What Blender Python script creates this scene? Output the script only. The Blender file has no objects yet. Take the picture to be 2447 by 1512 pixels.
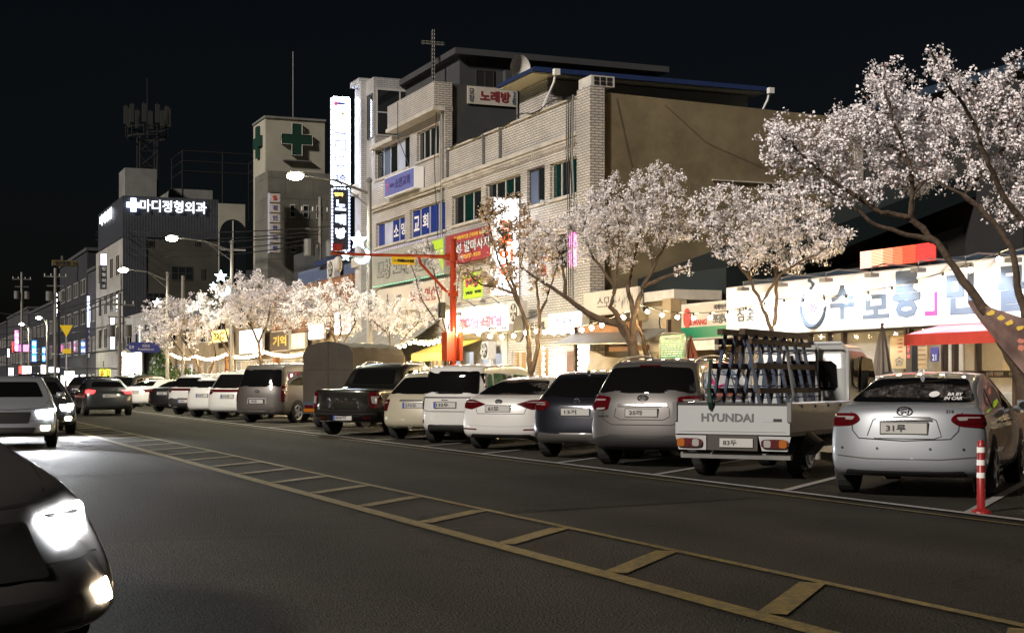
import bpy, bmesh, math, random
import numpy as np
from mathutils import Vector, Matrix
from mathutils.bvhtree import BVHTree
random.seed(7); np.random.seed(7)
sc = bpy.context.scene
COL = sc.collection
R = math.radians
# ---------------------------------------------------------------- camera
CAMH = 1.35
cam = bpy.data.objects.new('camera', bpy.data.cameras.new('camera')); COL.objects.link(cam)
cam.location = (0, 0, CAMH); cam.rotation_euler = (R(90), 0, 0)
cam.data.sensor_width = 36; cam.data.lens = 52.73
cam.data.shift_y = 0.0631; cam.data.clip_end = 3000; cam.data.clip_start = .1
sc.camera = cam
# ---------------------------------------------------------------- world and light
SUN_AZ_VEC = Vector((-0.70, -0.71)).normalized(); SUN_EL = 31
w = bpy.data.worlds.new("World"); sc.world = w; w.use_nodes = True
nt = w.node_tree; bg = nt.nodes['Background']
sky = nt.nodes.new('ShaderNodeTexSky'); sky.sky_type = 'NISHITA'; sky.sun_disc = False
sky.sun_elevation = R(SUN_EL); sky.sun_rotation = math.atan2(SUN_AZ_VEC.x, SUN_AZ_VEC.y)
sky.air_density = 1.0; sky.dust_density = 2.5; sky.ozone_density = .6
nt.links.new(sky.outputs[0], bg.inputs[0]); bg.inputs[1].default_value = 0.0008
sun = bpy.data.objects.new('sun', bpy.data.lights.new('sun', 'SUN')); COL.objects.link(sun)
sun.data.energy = 2.7; sun.data.angle = R(6); sun.data.color = (1.0, .90, .80)
d = Vector((SUN_AZ_VEC.x * math.cos(R(SUN_EL)), SUN_AZ_VEC.y * math.cos(R(SUN_EL)), math.sin(R(SUN_EL))))
sun.rotation_euler = d.to_track_quat('Z', 'Y').to_euler()
sc.view_settings.view_transform = 'Standard'; sc.view_settings.look = 'None'
sc.view_settings.exposure = 0.65; sc.view_settings.gamma = 1
sc.cycles.max_bounces = 6; sc.cycles.diffuse_bounces = 2; sc.cycles.glossy_bounces = 3
sc.cycles.transmission_bounces = 4; sc.cycles.transparent_max_bounces = 12
sc.cycles.sample_clamp_indirect = 3.0; sc.cycles.use_denoising = True
sc.cycles.caustics_reflective = False; sc.cycles.caustics_refractive = False

# ---------------------------------------------------------------- street frame:  x = across (t), y = along (s)
A = R(22.6); U = Vector((-math.sin(A), math.cos(A), 0)); N = Vector((math.cos(A), math.sin(A), 0))
def W(t, s, z=0): return N * t + U * s + Vector((0, 0, z))
FV, CX, CY = 3584.4, 1223.5, 910.0          # the photograph's own measure, used to survey where things stand
def sp(px, t):
    k = (px - CX) / FV; return t * (.9232 - .3843 * k) / (.3843 + .9232 * k)
def tp(px, s):
    k = (px - CX) / FV; return s * (.3843 + .9232 * k) / (.9232 - .3843 * k)
def zp(py, s, t): return CAMH + (CY - py) / FV * (.9232 * s + .3843 * t)

# ---------------------------------------------------------------- materials
M = {}
def mat(name, col, rough=.6, metal=0, var=0, vscale=3.0, bump=0, bscale=20, emit=0, coat=0, spec=None, alpha=None, ecol=None):
    m = bpy.data.materials.new(name); m.use_nodes = True; n = m.node_tree.nodes; l = m.node_tree.links
    b = n['Principled BSDF']; c = tuple(col) + (1,)
    b.inputs['Base Color'].default_value = c; b.inputs['Roughness'].default_value = rough
    b.inputs['Metallic'].default_value = metal
    if spec is not None: b.inputs['Specular IOR Level'].default_value = spec
    if coat: b.inputs['Coat Weight'].default_value = coat; b.inputs['Coat Roughness'].default_value = .04
    if emit:
        b.inputs['Emission Color'].default_value = tuple(ecol or col) + (1,); b.inputs['Emission Strength'].default_value = emit
    if alpha is not None: b.inputs['Alpha'].default_value = alpha
    if var or bump:
        tc = n.new('ShaderNodeTexCoord')
    if var:
        x = n.new('ShaderNodeTexNoise'); x.inputs['Scale'].default_value = vscale; x.inputs['Detail'].default_value = 6; x.inputs['Roughness'].default_value = .65
        l.new(tc.outputs['Object'], x.inputs['Vector'])
        r = n.new('ShaderNodeValToRGB'); r.color_ramp.elements[0].position = .3; r.color_ramp.elements[1].position = .7
        r.color_ramp.elements[0].color = tuple(max(0, v * (1 - var)) for v in col) + (1,)
        r.color_ramp.elements[1].color = tuple(min(1, v * (1 + var * .6)) for v in col) + (1,)
        l.new(x.outputs['Fac'], r.inputs['Fac']); l.new(r.outputs['Color'], b.inputs['Base Color'])
    if bump:
        y = n.new('ShaderNodeTexNoise'); y.inputs['Scale'].default_value = bscale; y.inputs['Detail'].default_value = 5
        l.new(tc.outputs['Object'], y.inputs['Vector'])
        bp = n.new('ShaderNodeBump'); bp.inputs['Strength'].default_value = bump; bp.inputs['Distance'].default_value = .02
        l.new(y.outputs['Fac'], bp.inputs['Height']); l.new(bp.outputs['Normal'], b.inputs['Normal'])
    M[name] = m; return m
def brickmat(name, c1, c2, mortar, bw=.23, bh=.075, ms=.008, bump=.6, rough=.5, dirt=.35):
    m = bpy.data.materials.new(name); m.use_nodes = True; n = m.node_tree.nodes; l = m.node_tree.links
    b = n['Principled BSDF']; b.inputs['Roughness'].default_value = rough
    tc = n.new('ShaderNodeTexCoord'); se = n.new('ShaderNodeSeparateXYZ'); ad = n.new('ShaderNodeMath'); ad.operation = 'ADD'; cb = n.new('ShaderNodeCombineXYZ')
    l.new(tc.outputs['Object'], se.inputs[0]); l.new(se.outputs[0], ad.inputs[0]); l.new(se.outputs[1], ad.inputs[1])
    l.new(ad.outputs[0], cb.inputs[0]); l.new(se.outputs[2], cb.inputs[1])
    br = n.new('ShaderNodeTexBrick'); l.new(cb.outputs[0], br.inputs['Vector'])
    br.inputs['Color1'].default_value = c1 + (1,); br.inputs['Color2'].default_value = c2 + (1,); br.inputs['Mortar'].default_value = mortar + (1,)
    br.inputs['Scale'].default_value = 1; br.inputs['Brick Width'].default_value = bw; br.inputs['Row Height'].default_value = bh
    br.inputs['Mortar Size'].default_value = ms; br.inputs['Mortar Smooth'].default_value = .3; br.inputs['Bias'].default_value = -.1
    no = n.new('ShaderNodeTexNoise'); no.inputs['Scale'].default_value = .55; no.inputs['Detail'].default_value = 8; no.inputs['Roughness'].default_value = .7
    l.new(tc.outputs['Object'], no.inputs['Vector'])
    rp = n.new('ShaderNodeValToRGB'); rp.color_ramp.elements[0].position = .35; rp.color_ramp.elements[1].position = .62
    rp.color_ramp.elements[0].color = (1 - dirt,) * 3 + (1,); rp.color_ramp.elements[1].color = (1, 1, 1, 1)
    l.new(no.outputs['Fac'], rp.inputs['Fac'])
    mx = n.new('ShaderNodeMix'); mx.data_type = 'RGBA'; mx.blend_type = 'MULTIPLY'; mx.inputs[0].default_value = 1
    l.new(br.outputs['Color'], mx.inputs[6]); l.new(rp.outputs['Color'], mx.inputs[7]); l.new(mx.outputs[2], b.inputs['Base Color'])
    bp = n.new('ShaderNodeBump'); bp.inputs['Strength'].default_value = bump; bp.inputs['Distance'].default_value = .03; bp.invert = True
    l.new(br.outputs['Fac'], bp.inputs['Height']); l.new(bp.outputs['Normal'], b.inputs['Normal'])
    M[name] = m; return m
def ribmat(name, col, scale=18, axis=1, bump=.6, rough=.5, metal=0):
    m = mat(name, col, rough, metal, var=.25, vscale=1.2); n = m.node_tree.nodes; l = m.node_tree.links; b = n['Principled BSDF']
    tc = n.new('ShaderNodeTexCoord'); se = n.new('ShaderNodeSeparateXYZ'); l.new(tc.outputs['Object'], se.inputs[0])
    ad = n.new('ShaderNodeMath'); ad.operation = 'ADD'; l.new(se.outputs[0], ad.inputs[0]); l.new(se.outputs[1], ad.inputs[1])
    cb = n.new('ShaderNodeCombineXYZ'); l.new(ad.outputs[0] if axis == 1 else se.outputs[2], cb.inputs[0])
    wv = n.new('ShaderNodeTexWave'); wv.inputs['Scale'].default_value = scale / 6.28; l.new(cb.outputs[0], wv.inputs['Vector'])
    bp = n.new('ShaderNodeBump'); bp.inputs['Strength'].default_value = bump; bp.inputs['Distance'].default_value = .03
    l.new(wv.outputs['Fac'], bp.inputs['Height']); l.new(bp.outputs['Normal'], b.inputs['Normal']); return m
def emis(name, col, s):
    return mat(name, tuple(min(.8, c) for c in col), .5, emit=s, ecol=col)

brickmat('white_brick', (.66, .62, .57), (.57, .54, .50), (.22, .205, .19), .26, .085, .016, bump=1.0, rough=.38, dirt=.3)
brickmat('blue_white_tile', (.55, .55, .56), (.5, .5, .51), (.22, .22, .23), .30, .09, .01, bump=.6, rough=.35)
brickmat('terracotta', (.28, .13, .07), (.20, .095, .05), (.05, .03, .02), .28, .42, .02, bump=.8, rough=.6)
brickmat('red_brick', (.28, .10, .06), (.22, .08, .05), (.25, .22, .2), .2, .07, .012)
brickmat('tan_brick', (.33, .24, .14), (.27, .20, .12), (.12, .10, .08), .25, .08, .012)
brickmat('pale_block', (.40, .39, .36), (.36, .35, .33), (.2, .2, .19), .6, .3, .012, bump=.3)
brickmat('panel_cladding', (.16, .157, .135), (.145, .142, .125), (.07, .07, .06), 1.9, 1.35, .02, bump=.25)
mat('render_patch', (.15, .125, .08), .9, var=.3, vscale=2); mat('render_stain', (.12, .10, .066), .9, var=.3, vscale=3)
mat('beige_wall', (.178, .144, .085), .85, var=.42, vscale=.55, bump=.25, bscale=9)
mat('cornice', (.48, .45, .40), .6, var=.3, vscale=1.5, bump=.3)
mat('grey_render', (.15, .15, .145), .8, var=.35, vscale=.5, bump=.3)
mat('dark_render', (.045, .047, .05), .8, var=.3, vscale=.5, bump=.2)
mat('black_render', (.012, .012, .013), .85, var=.3, vscale=.5)
mat('olive_render', (.045, .044, .034), .85, var=.35, vscale=.4, bump=.2)
mat('hospital_pale', (.30, .29, .235), .8, var=.25, vscale=.3, bump=.2)
mat('far_render', (.014, .016, .022), .85, var=.35, vscale=.3)
mat('far_render_pale', (.034, .034, .042), .85, var=.35, vscale=.3)
mat('blue_grey', (.08, .11, .19), .7, var=.15, vscale=1)
mat('dark_blue_metal', (.015, .03, .055), .5)
mat('roof_blue', (.012, .026, .085), .5, var=.2)
mat('roof_teal', (.0025, .009, .011), .6, var=.3, vscale=.8)
mat('soffit', (.5, .46, .32), .7)
mat('warm_shop', (.38, .29, .17), .7, var=.3, vscale=1.3, bump=.2)
mat('wood_dark', (.05, .028, .018), .55, var=.3, vscale=4)
mat('wood_orange', (.33, .14, .045), .6, var=.35, vscale=3, bump=.2)
mat('tarp', (.42, .36, .26), .8, var=.35, vscale=1.3, bump=.7, bscale=4)
mat('awning_grey', (.20, .20, .19), .85, var=.3, vscale=1)
mat('window_glass', (.012, .016, .018), .06, spec=.9)
mat('window_glass_green', (.004, .025, .022), .08, spec=.8)
mat('blue_film', (.01, .03, .22), .25, var=.15, vscale=1.5)
mat('pale_film', (.42, .46, .60), .35, var=.25, vscale=1)
mat('frame_white', (.5, .49, .46), .4)
mat('frame_dark', (.05, .045, .04), .4)
mat('white_paint', (.72, .72, .70), .45)
mat('ac_white', (.55, .53, .49), .5, var=.2, vscale=3)
mat('black_metal', (.012, .012, .012), .4)
mat('dark_hole', (.006, .006, .006), .9)
mat('grey_metal', (.16, .16, .155), .45, metal=.3, var=.2)
mat('galvanised', (.33, .33, .32), .4, metal=.7, var=.2)
mat('concrete_pole', (.20, .19, .175), .8, var=.2, bump=.3)
mat('cable', (.006, .006, .006), .6)
mat('orange_paint', (.34, .035, .007), .32, var=.1, vscale=2, coat=.3)
mat('red_paint', (.22, .012, .012), .4)
mat('sign_grey', (.30, .31, .28), .5, var=.2, vscale=.8)
mat('sign_cream', (.52, .48, .42), .5, var=.15, vscale=.8)
mat('sign_white', (.84, .86, .90), .45)
mat('sign_red', (.30, .028, .045), .5, var=.1)
mat('sign_blue', (.035, .05, .22), .4, var=.15)
mat('sign_violet', (.14, .16, .42), .35)
mat('sign_lime', (.38, .62, .03), .5)
mat('sign_yellow', (.75, .52, .02), .5)
mat('sign_green', (.005, .18, .085), .4)
mat('letter_black', (.015, .015, .02), .5)
mat('letter_grey', (.10, .105, .11), .5)
mat('letter_white', (.75, .75, .76), .5)
mat('letter_red', (.42, .03, .03), .5)
mat('letter_crimson', (.22, .03, .035), .5)
mat('letter_yellow', (.72, .50, .08), .5)
mat('letter_blue', (.05, .06, .28), .5)
mat('letter_blueslate', (.075, .105, .15), .5)
mat('letter_violet', (.06, .05, .20), .5)
mat('letter_magenta', (.65, .03, .18), .5)
mat('letter_pink', (.8, .12, .2), .5)
mat('letter_orange', (.9, .12, .01), .5, emit=.9, ecol=(1, .12, .01))
mat('cross_green', (.006, .034, .022), .5)
mat('pink_fabric', (.62, .17, .22), .75, var=.1)
mat('red_fabric', (.40, .035, .025), .8, var=.15)
mat('umbrella_salmon', (.55, .20, .14), .8)
mat('umbrella_grey', (.13, .115, .105), .85)
mat('banner_cloth', (.16, .10, .085), .8, var=.6, vscale=1.5)
mat('paper_tan', (.50, .36, .18), .8)
mat('blue_plastic', (.03, .12, .35), .4)
mat('rubber', (.012, .012, .012), .8)
mat('bark', (.085, .058, .038), .9, var=.5, vscale=9, bump=1.0, bscale=22)
mat('leaf_green', (.07, .12, .02), .7, var=.3)
mat('leaf_red', (.16, .05, .03), .7, var=.3)
mat('hedge', (.05, .11, .012), .7, var=.4, vscale=5)
mat('pavement_mat', (.10, .092, .08), .8, var=.25, vscale=1.5, bump=.3)
mat('kerb_mat', (.2, .19, .17), .8, var=.2, bump=.3)
# blossoms
def blossom(name, col, warm):
    m = bpy.data.materials.new(name); m.use_nodes = True; n = m.node_tree.nodes; l = m.node_tree.links
    b = n['Principled BSDF']; b.inputs['Roughness'].default_value = .75; b.inputs['Specular IOR Level'].default_value = .2
    tc = n.new('ShaderNodeTexCoord'); x = n.new('ShaderNodeTexNoise'); x.inputs['Scale'].default_value = 7; x.inputs['Detail'].default_value = 4
    l.new(tc.outputs['Object'], x.inputs['Vector']); r = n.new('ShaderNodeValToRGB')
    r.color_ramp.elements[0].position = .38; r.color_ramp.elements[1].position = .6
    r.color_ramp.elements[0].color = warm + (1,); r.color_ramp.elements[1].color = col + (1,)
    l.new(x.outputs['Fac'], r.inputs['Fac']); l.new(r.outputs['Color'], b.inputs['Base Color']); M[name] = m
blossom('blossom', (.92, .90, .92), (.84, .77, .79))
blossom('magnolia', (.62, .50, .36), (.42, .30, .20))
# lights
emis('lit_white', (.92, .95, 1.0), 5.0)
emis('lit_white_soft', (.95, .97, 1.0), 2.2)
emis('lit_bluewhite', (.58, .68, 1.0), 2.4)
emis('lit_violet', (.80, .72, 1.0), 6)
emis('lit_shop', (1.0, .93, .85), 6)
emis('lit_warm', (1.0, .76, .42), 7)
emis('lit_yellow', (1.0, .62, .12), 3.0)
emis('lit_amber_soft', (1.0, .74, .42), 8)
emis('lit_blue', (.03, .25, 1.0), 2.2)
emis('lit_pink', (1.0, .22, .6), 1.8)
emis('lit_red', (1.0, .05, .04), 3)
emis('lit_green', (.1, 1.0, .5), 3)
emis('lit_cyan', (.62, .95, 1.0), 5)
emis('bulb_warm', (1.0, .72, .36), 260)
emis('lamp_head_light', (1.0, 1.0, .72), 60)
emis('led_white', (.72, .80, 1.0), 30)
emis('headlight_lens', (.95, .97, 1.0), 70)
emis('foglight_lens', (1.0, .80, .55), 45)
emis('tail_lit', (1.0, .02, .02), 6)
emis('interior_light', (1.0, .86, .66), 24)
# asphalt
def asphalt(name, col, sc_=1.0):
    m = mat(name, col, .8, spec=.10); n = m.node_tree.nodes; l = m.node_tree.links; b = n['Principled BSDF']
    tc = n.new('ShaderNodeTexCoord')
    x1 = n.new('ShaderNodeTexNoise'); x1.inputs['Scale'].default_value = 90 * sc_; x1.inputs['Detail'].default_value = 3
    x2 = n.new('ShaderNodeTexNoise'); x2.inputs['Scale'].default_value = .22; x2.inputs['Detail'].default_value = 9; x2.inputs['Roughness'].default_value = .7
    vo = n.new('ShaderNodeTexVoronoi'); vo.inputs['Scale'].default_value = 60
    for q in (x1, x2, vo): l.new(tc.outputs['Object'], q.inputs['Vector'])
    r1 = n.new('ShaderNodeValToRGB'); r1.color_ramp.elements[0].position = .35; r1.color_ramp.elements[1].position = .72
    r1.color_ramp.elements[0].color = tuple(c * .25 for c in col) + (1,); r1.color_ramp.elements[1].color = tuple(c * 3.2 for c in col) + (1,)
    l.new(x1.outputs['Fac'], r1.inputs['Fac'])
    r2 = n.new('ShaderNodeValToRGB'); r2.color_ramp.elements[0].position = .3; r2.color_ramp.elements[1].position = .75
    r2.color_ramp.elements[0].color = (.45, .44, .43, 1); r2.color_ramp.elements[1].color = (1.3, 1.24, 1.15, 1)
    l.new(x2.outputs['Fac'], r2.inputs['Fac'])
    mx = n.new('ShaderNodeMix'); mx.data_type = 'RGBA'; mx.blend_type = 'MULTIPLY'; mx.inputs[0].default_value = 1
    l.new(r1.outputs['Color'], mx.inputs[6]); l.new(r2.outputs['Color'], mx.inputs[7]); 
    dn = n.new('ShaderNodeTexNoise'); dn.inputs['Scale'].default_value = 1.3; dn.inputs['Detail'].default_value = 5; l.new(tc.outputs['Object'], dn.inputs['Vector'])
    va = n.new('ShaderNodeVectorMath'); va.operation = 'MULTIPLY_ADD'; va.inputs[1].default_value = (1.6, 1.6, 0); l.new(dn.outputs['Color'], va.inputs[0]); l.new(tc.outputs['Object'], va.inputs[2])
    cr = n.new('ShaderNodeTexVoronoi'); cr.feature = 'DISTANCE_TO_EDGE'; cr.inputs['Scale'].default_value = .16; l.new(va.outputs[0], cr.inputs['Vector'])
    cm = n.new('ShaderNodeMapRange'); cm.inputs[1].default_value = .0; cm.inputs[2].default_value = .0035; cm.inputs[3].default_value = .45; cm.inputs[4].default_value = 1.0; l.new(cr.outputs['Distance'], cm.inputs[0])
    sx = n.new('ShaderNodeSeparateXYZ'); l.new(tc.outputs['Object'], sx.inputs[0]); sn = n.new('ShaderNodeMath'); sn.operation = 'MULTIPLY'; sn.inputs[1].default_value = 3.6; l.new(sx.outputs[0], sn.inputs[0])
    s2 = n.new('ShaderNodeMath'); s2.operation = 'SINE'; l.new(sn.outputs[0], s2.inputs[0]); s3 = n.new('ShaderNodeMapRange'); s3.inputs[1].default_value = -1; s3.inputs[3].default_value = .84; s3.inputs[4].default_value = 1.06; l.new(s2.outputs[0], s3.inputs[0])
    mm = n.new('ShaderNodeMath'); mm.operation = 'MULTIPLY'; l.new(cm.outputs[0], mm.inputs[0]); l.new(s3.outputs[0], mm.inputs[1])
    mv = n.new('ShaderNodeVectorMath'); mv.operation = 'SCALE'; l.new(mx.outputs[2], mv.inputs[0]); l.new(mm.outputs[0], mv.inputs['Scale']); l.new(mv.outputs[0], b.inputs['Base Color'])
    rr = n.new('ShaderNodeMapRange'); rr.inputs[3].default_value = .6; rr.inputs[4].default_value = .95; l.new(x2.outputs['Fac'], rr.inputs[0]); l.new(rr.outputs[0], b.inputs['Roughness'])
    bp = n.new('ShaderNodeBump'); bp.inputs['Strength'].default_value = 1.0; bp.inputs['Distance'].default_value = .02
    l.new(vo.outputs['Distance'], bp.inputs['Height']); l.new(bp.outputs['Normal'], b.inputs['Normal'])
asphalt('asphalt', (.027, .0255, .0215)); asphalt('asphalt_patch', (.031, .0285, .024)); asphalt('asphalt_new', (.020, .0195, .0175))
def worn(name, col, base=(.06, .055, .05), thr=.42):
    m = mat(name, col, .6); n = m.node_tree.nodes; l = m.node_tree.links; b = n['Principled BSDF']
    tc = n.new('ShaderNodeTexCoord'); x = n.new('ShaderNodeTexNoise'); x.inputs['Scale'].default_value = 14; x.inputs['Detail'].default_value = 8; x.inputs['Roughness'].default_value = .8
    l.new(tc.outputs['Object'], x.inputs['Vector']); r = n.new('ShaderNodeValToRGB')
    r.color_ramp.elements[0].position = thr; r.color_ramp.elements[1].position = thr + .1
    r.color_ramp.elements[0].color = base + (1,); r.color_ramp.elements[1].color = col + (1,)
    l.new(x.outputs['Fac'], r.inputs['Fac']); l.new(r.outputs['Color'], b.inputs['Base Color'])
worn('yellow_line', (.155, .108, .016), (.045, .037, .018), .45); worn('white_line', (.26, .25, .24), (.09, .085, .08), .40)
# car paints
def paint(name, col, metal=.5, rough=.28): return mat(name, col, rough, metal=metal, coat=1.0, var=.04, vscale=2)
paint('paint_silver', (.24, .26, .285), .35, .42); paint('paint_white', (.50, .50, .485), 0, .3); paint('paint_truck', (.37, .385, .39), 0, .35)
paint('paint_grey', (.085, .08, .077), .35, .42); paint('paint_navy', (.016, .018, .026), .6); paint('paint_pickup', (.018, .0175, .014), .6)
paint('paint_cream', (.34, .315, .235), .1); paint('paint_van', (.075, .066, .06), .3, .42); paint('paint_black', (.008, .008, .009), .3)
paint('paint_dark', (.025, .02, .02), .5); paint('paint_darkgrey', (.05, .052, .055), .6)
mat('car_glass', (.004, .004, .004), .03, spec=.7); mat('chrome', (.75, .75, .76), .12, metal=1)
mat('plastic_black', (.018, .018, .018), .5); mat('lamp_red', (.075, .0022, .004), .10, coat=1, spec=.8, var=.6, vscale=14); mat('lamp_dark', (.05, .003, .004), .08, coat=1)
mat('lamp_clear', (.55, .54, .53), .1, metal=.6, coat=1); mat('lamp_amber', (.3, .09, .008), .1, coat=1)
mat('plate_white', (.40, .40, .385), .4); mat('plate_band', (.03, .06, .35), .4); mat('plate_censor', (.35, .35, .36), .6); mat('rim', (.30, .31, .33), .3, metal=.9); mat('gap', (.01, .01, .01), .8)
mat('canvas_olive', (.034, .028, .019), .85, var=.35, vscale=1.5, bump=.6, bscale=3); mat('rack_blue', (.018, .032, .07), .5, var=.3); mat('timber', (.055, .032, .02), .8, var=.4, vscale=6)

# ---------------------------------------------------------------- mesh builder
class MB:
    def __init__(s): s.v = []; s.f = []
    def add(s, vs, fs):
        o = len(s.v); s.v += [tuple(p) for p in vs]; s.f += [tuple(i + o for i in f) for f in fs]; return s
    def box(s, x0, x1, y0, y1, z0, z1):
        return s.add([(x0, y0, z0), (x1, y0, z0), (x1, y1, z0), (x0, y1, z0), (x0, y0, z1), (x1, y0, z1), (x1, y1, z1), (x0, y1, z1)],
                     [(3, 2, 1, 0), (4, 5, 6, 7), (0, 1, 5, 4), (1, 2, 6, 5), (2, 3, 7, 6), (3, 0, 4, 7)])
    def hexa(s, p): return s.add(p, [(3, 2, 1, 0), (4, 5, 6, 7), (0, 1, 5, 4), (1, 2, 6, 5), (2, 3, 7, 6), (3, 0, 4, 7)])
    def prism(s, poly, axis, a, b):
        n = len(poly)
        def mk(p, q): return {'x': (q, p[0], p[1]), 'y': (p[0], q, p[1]), 'z': (p[0], p[1], q)}[axis]
        vs = [mk(p, a) for p in poly] + [mk(p, b) for p in poly]
        return s.add(vs, [tuple(range(n))[::-1], tuple(range(n, 2 * n))] + [(i, (i + 1) % n, n + (i + 1) % n, n + i) for i in range(n)])
    def tube(s, pts, r, n=6, cap=True):
        pts = [Vector(p) for p in pts]; rs = r if isinstance(r, (list, tuple)) else [r] * len(pts)
        o = len(s.v); up = Vector((0, 0, 1))
        for i, p in enumerate(pts):
            d = (pts[min(i + 1, len(pts) - 1)] - pts[max(i - 1, 0)])
            d = d.normalized() if d.length > 1e-9 else Vector((0, 0, 1))
            a = d.cross(up if abs(d.z) < .95 else Vector((1, 0, 0))).normalized(); b = d.cross(a)
            for k in range(n):
                an = 2 * math.pi * k / n; s.v.append(tuple(p + (a * math.cos(an) + b * math.sin(an)) * rs[i]))
        for i in range(len(pts) - 1):
            for k in range(n):
                s.f.append((o + i * n + k, o + i * n + (k + 1) % n, o + (i + 1) * n + (k + 1) % n, o + (i + 1) * n + k))
        if cap:
            s.f.append(tuple(o + k for k in range(n))); s.f.append(tuple(o + (len(pts) - 1) * n + k for k in range(n))[::-1])
        return s
    def cyl(s, c, r, axis, h, n=16, r2=None):
        c = Vector(c); d = {'x': Vector((1, 0, 0)), 'y': Vector((0, 1, 0)), 'z': Vector((0, 0, 1))}[axis]
        return s.tube([c, c + d * h], [r, r if r2 is None else r2], n)
    def ball(s, c, r, n=8, m=6, sz=1):
        vs = []; fs = []
        for i in range(m + 1):
            th = math.pi * i / m
            for k in range(n):
                ph = 2 * math.pi * k / n; vs.append((c[0] + r * math.sin(th) * math.cos(ph), c[1] + r * math.sin(th) * math.sin(ph), c[2] + r * sz * math.cos(th)))
        for i in range(m):
            for k in range(n): fs.append((i * n + k, (i + 1) * n + k, (i + 1) * n + (k + 1) % n, i * n + (k + 1) % n))
        return s.add(vs, fs)
    def out(s, name, m, parent=None, base=(0, 0, 0), smooth=False):
        me = bpy.data.meshes.new(name); b = Vector(base)
        me.from_pydata([(p[0] - b.x, p[1] - b.y, p[2] - b.z) for p in s.v], [], s.f); me.update()
        me.materials.append(M[m]) if m else None
        if smooth:
            me.polygons.foreach_set('use_smooth', [True] * len(me.polygons))
        o = bpy.data.objects.new(name, me); COL.objects.link(o)
        if parent is not None: o.parent = parent
        return o
class Thing:
    """an Empty at the thing's base in the street frame; parts are given in street coordinates (t, s, z)"""
    def __init__(s, name, label, cat, base, group=None, world=False, rot=None):
        s.base = base; s.o = bpy.data.objects.new(name, None); COL.objects.link(s.o); s.o.empty_display_size = .2
        if world: s.o.location = base
        else: s.o.location = W(*base); s.o.rotation_euler = (0, 0, A)
        if rot is not None: s.o.rotation_euler = (0, 0, rot)
        s.o['label'] = label; s.o['category'] = cat
        if group: s.o['group'] = group
    def p(s, name, mb, m, parent=None, smooth=False): return mb.out(name, m, parent or s.o, s.base, smooth)
    def box(s, name, m, *b, parent=None): return s.p(name, MB().box(*b), m, parent)
def struct(name, mb, m):
    o = mb.out(name, m); o.rotation_euler = (0, 0, A); o['kind'] = 'structure'; return o
def textmb(body, c, w, h, face='n', off=.004, depth=.006, bold=.0):
    """lettering as a mesh: fits body into w x h centred at c; face n = shop front, u = facing down the street, x = car rear"""
    cu = bpy.data.curves.new('text', 'FONT'); cu.body = body; cu.size = 1; cu.offset = bold; cu.extrude = .01; cu.resolution_u = 2
    cu.align_x = 'CENTER'; cu.space_line = .95
    o = bpy.data.objects.new('text', cu); COL.objects.link(o); dg = bpy.context.evaluated_depsgraph_get()
    me = bpy.data.meshes.new_from_object(o.evaluated_get(dg)); n = len(me.vertices)
    a = np.empty(n * 3); me.vertices.foreach_get('co', a); a = a.reshape(-1, 3); fs = [tuple(p.vertices) for p in me.polygons]
    bpy.data.objects.remove(o); bpy.data.curves.remove(cu); bpy.data.meshes.remove(me)
    mb = MB()
    if n == 0: return mb
    lo, hi = a.min(0), a.max(0); sx = w / (hi[0] - lo[0]); sy = h / (hi[1] - lo[1])
    x = (a[:, 0] - (lo[0] + hi[0]) / 2) * sx; y = (a[:, 1] - (lo[1] + hi[1]) / 2) * sy; z = off + (a[:, 2] > 0) * depth
    if face == 'n': P = np.stack([c[0] - z, c[1] - x, c[2] + y], 1)
    else: P = np.stack([c[0] + x, c[1] - z, c[2] + y], 1)
    return mb.add(P.tolist(), fs)
def frect(t, x0, x1, yt, yb, atx=None):
    """survey a rectangle on a shop front at depth t -> (s_near, s_far, z0, z1)"""
    atx = x0 if atx is None else atx; s = sp(atx, t)
    return sp(x1, t), sp(x0, t), zp(yb, s, t), zp(yt, s, t)
mat('manhole', (.05, .045, .04), .45, metal=.6, bump=.8, bscale=60)
# ================================================================ SETTING
g = MB(); g.add([(-900, -300, -.02), (900, -300, -.02), (900, 2200, -.02), (-900, 2200, -.02)], [(0, 1, 2, 3)]); struct('ground', g, 'dark_render')
r_ = MB(); r_.add([(-14, -20, 0), (14.8, -20, 0), (14.8, 420, 0), (-14, 420, 0)], [(0, 1, 2, 3)]); road = struct('road', r_, 'asphalt')
pt = MB().add([(-9, 15.2, .004), (3.1, 12.6, .004), (2.6, -8, .004), (-9, -8, .004)], [(3, 2, 1, 0)]); struct('road_patch', pt, 'asphalt_patch')
pn = MB().add([(5.9, 14.2, .005), (9.3, 14.9, .005), (9.2, 19.8, .005), (5.95, 19.2, .005)], [(0, 1, 2, 3)]).add([(2.0, 22, .005), (4.3, 22.2, .005), (4.2, 31, .005), (1.9, 30.6, .005)], [(0, 1, 2, 3)]); struct('road_repair', pn, 'asphalt_new')
jt = MB()
for a, b in (((-6, 14.6), (-2, 13.9)), ((-2, 13.9), (1.5, 13.1)), ((1.5, 13.1), (4.4, 12.9)), ((4.4, 12.9), (7.2, 12.4))):
    jt.add([(a[0], a[1], .009), (b[0], b[1], .009), (b[0], b[1] + .028, .009), (a[0], a[1] + .035, .009)], [(0, 1, 2, 3)])
struct('road_joint', jt, 'gap')
pv = MB().box(14.98, 20.6, -20, 420, -.01, .13); struct('pavement', pv, 'pavement_mat')
kb = MB()
for i in range(-6, 160): kb.box(14.8, 14.975, i * 1.0 + .004, i + .996, -.01, .145)
struct('kerb', kb, 'kerb_mat')
yl = MB()
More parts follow.
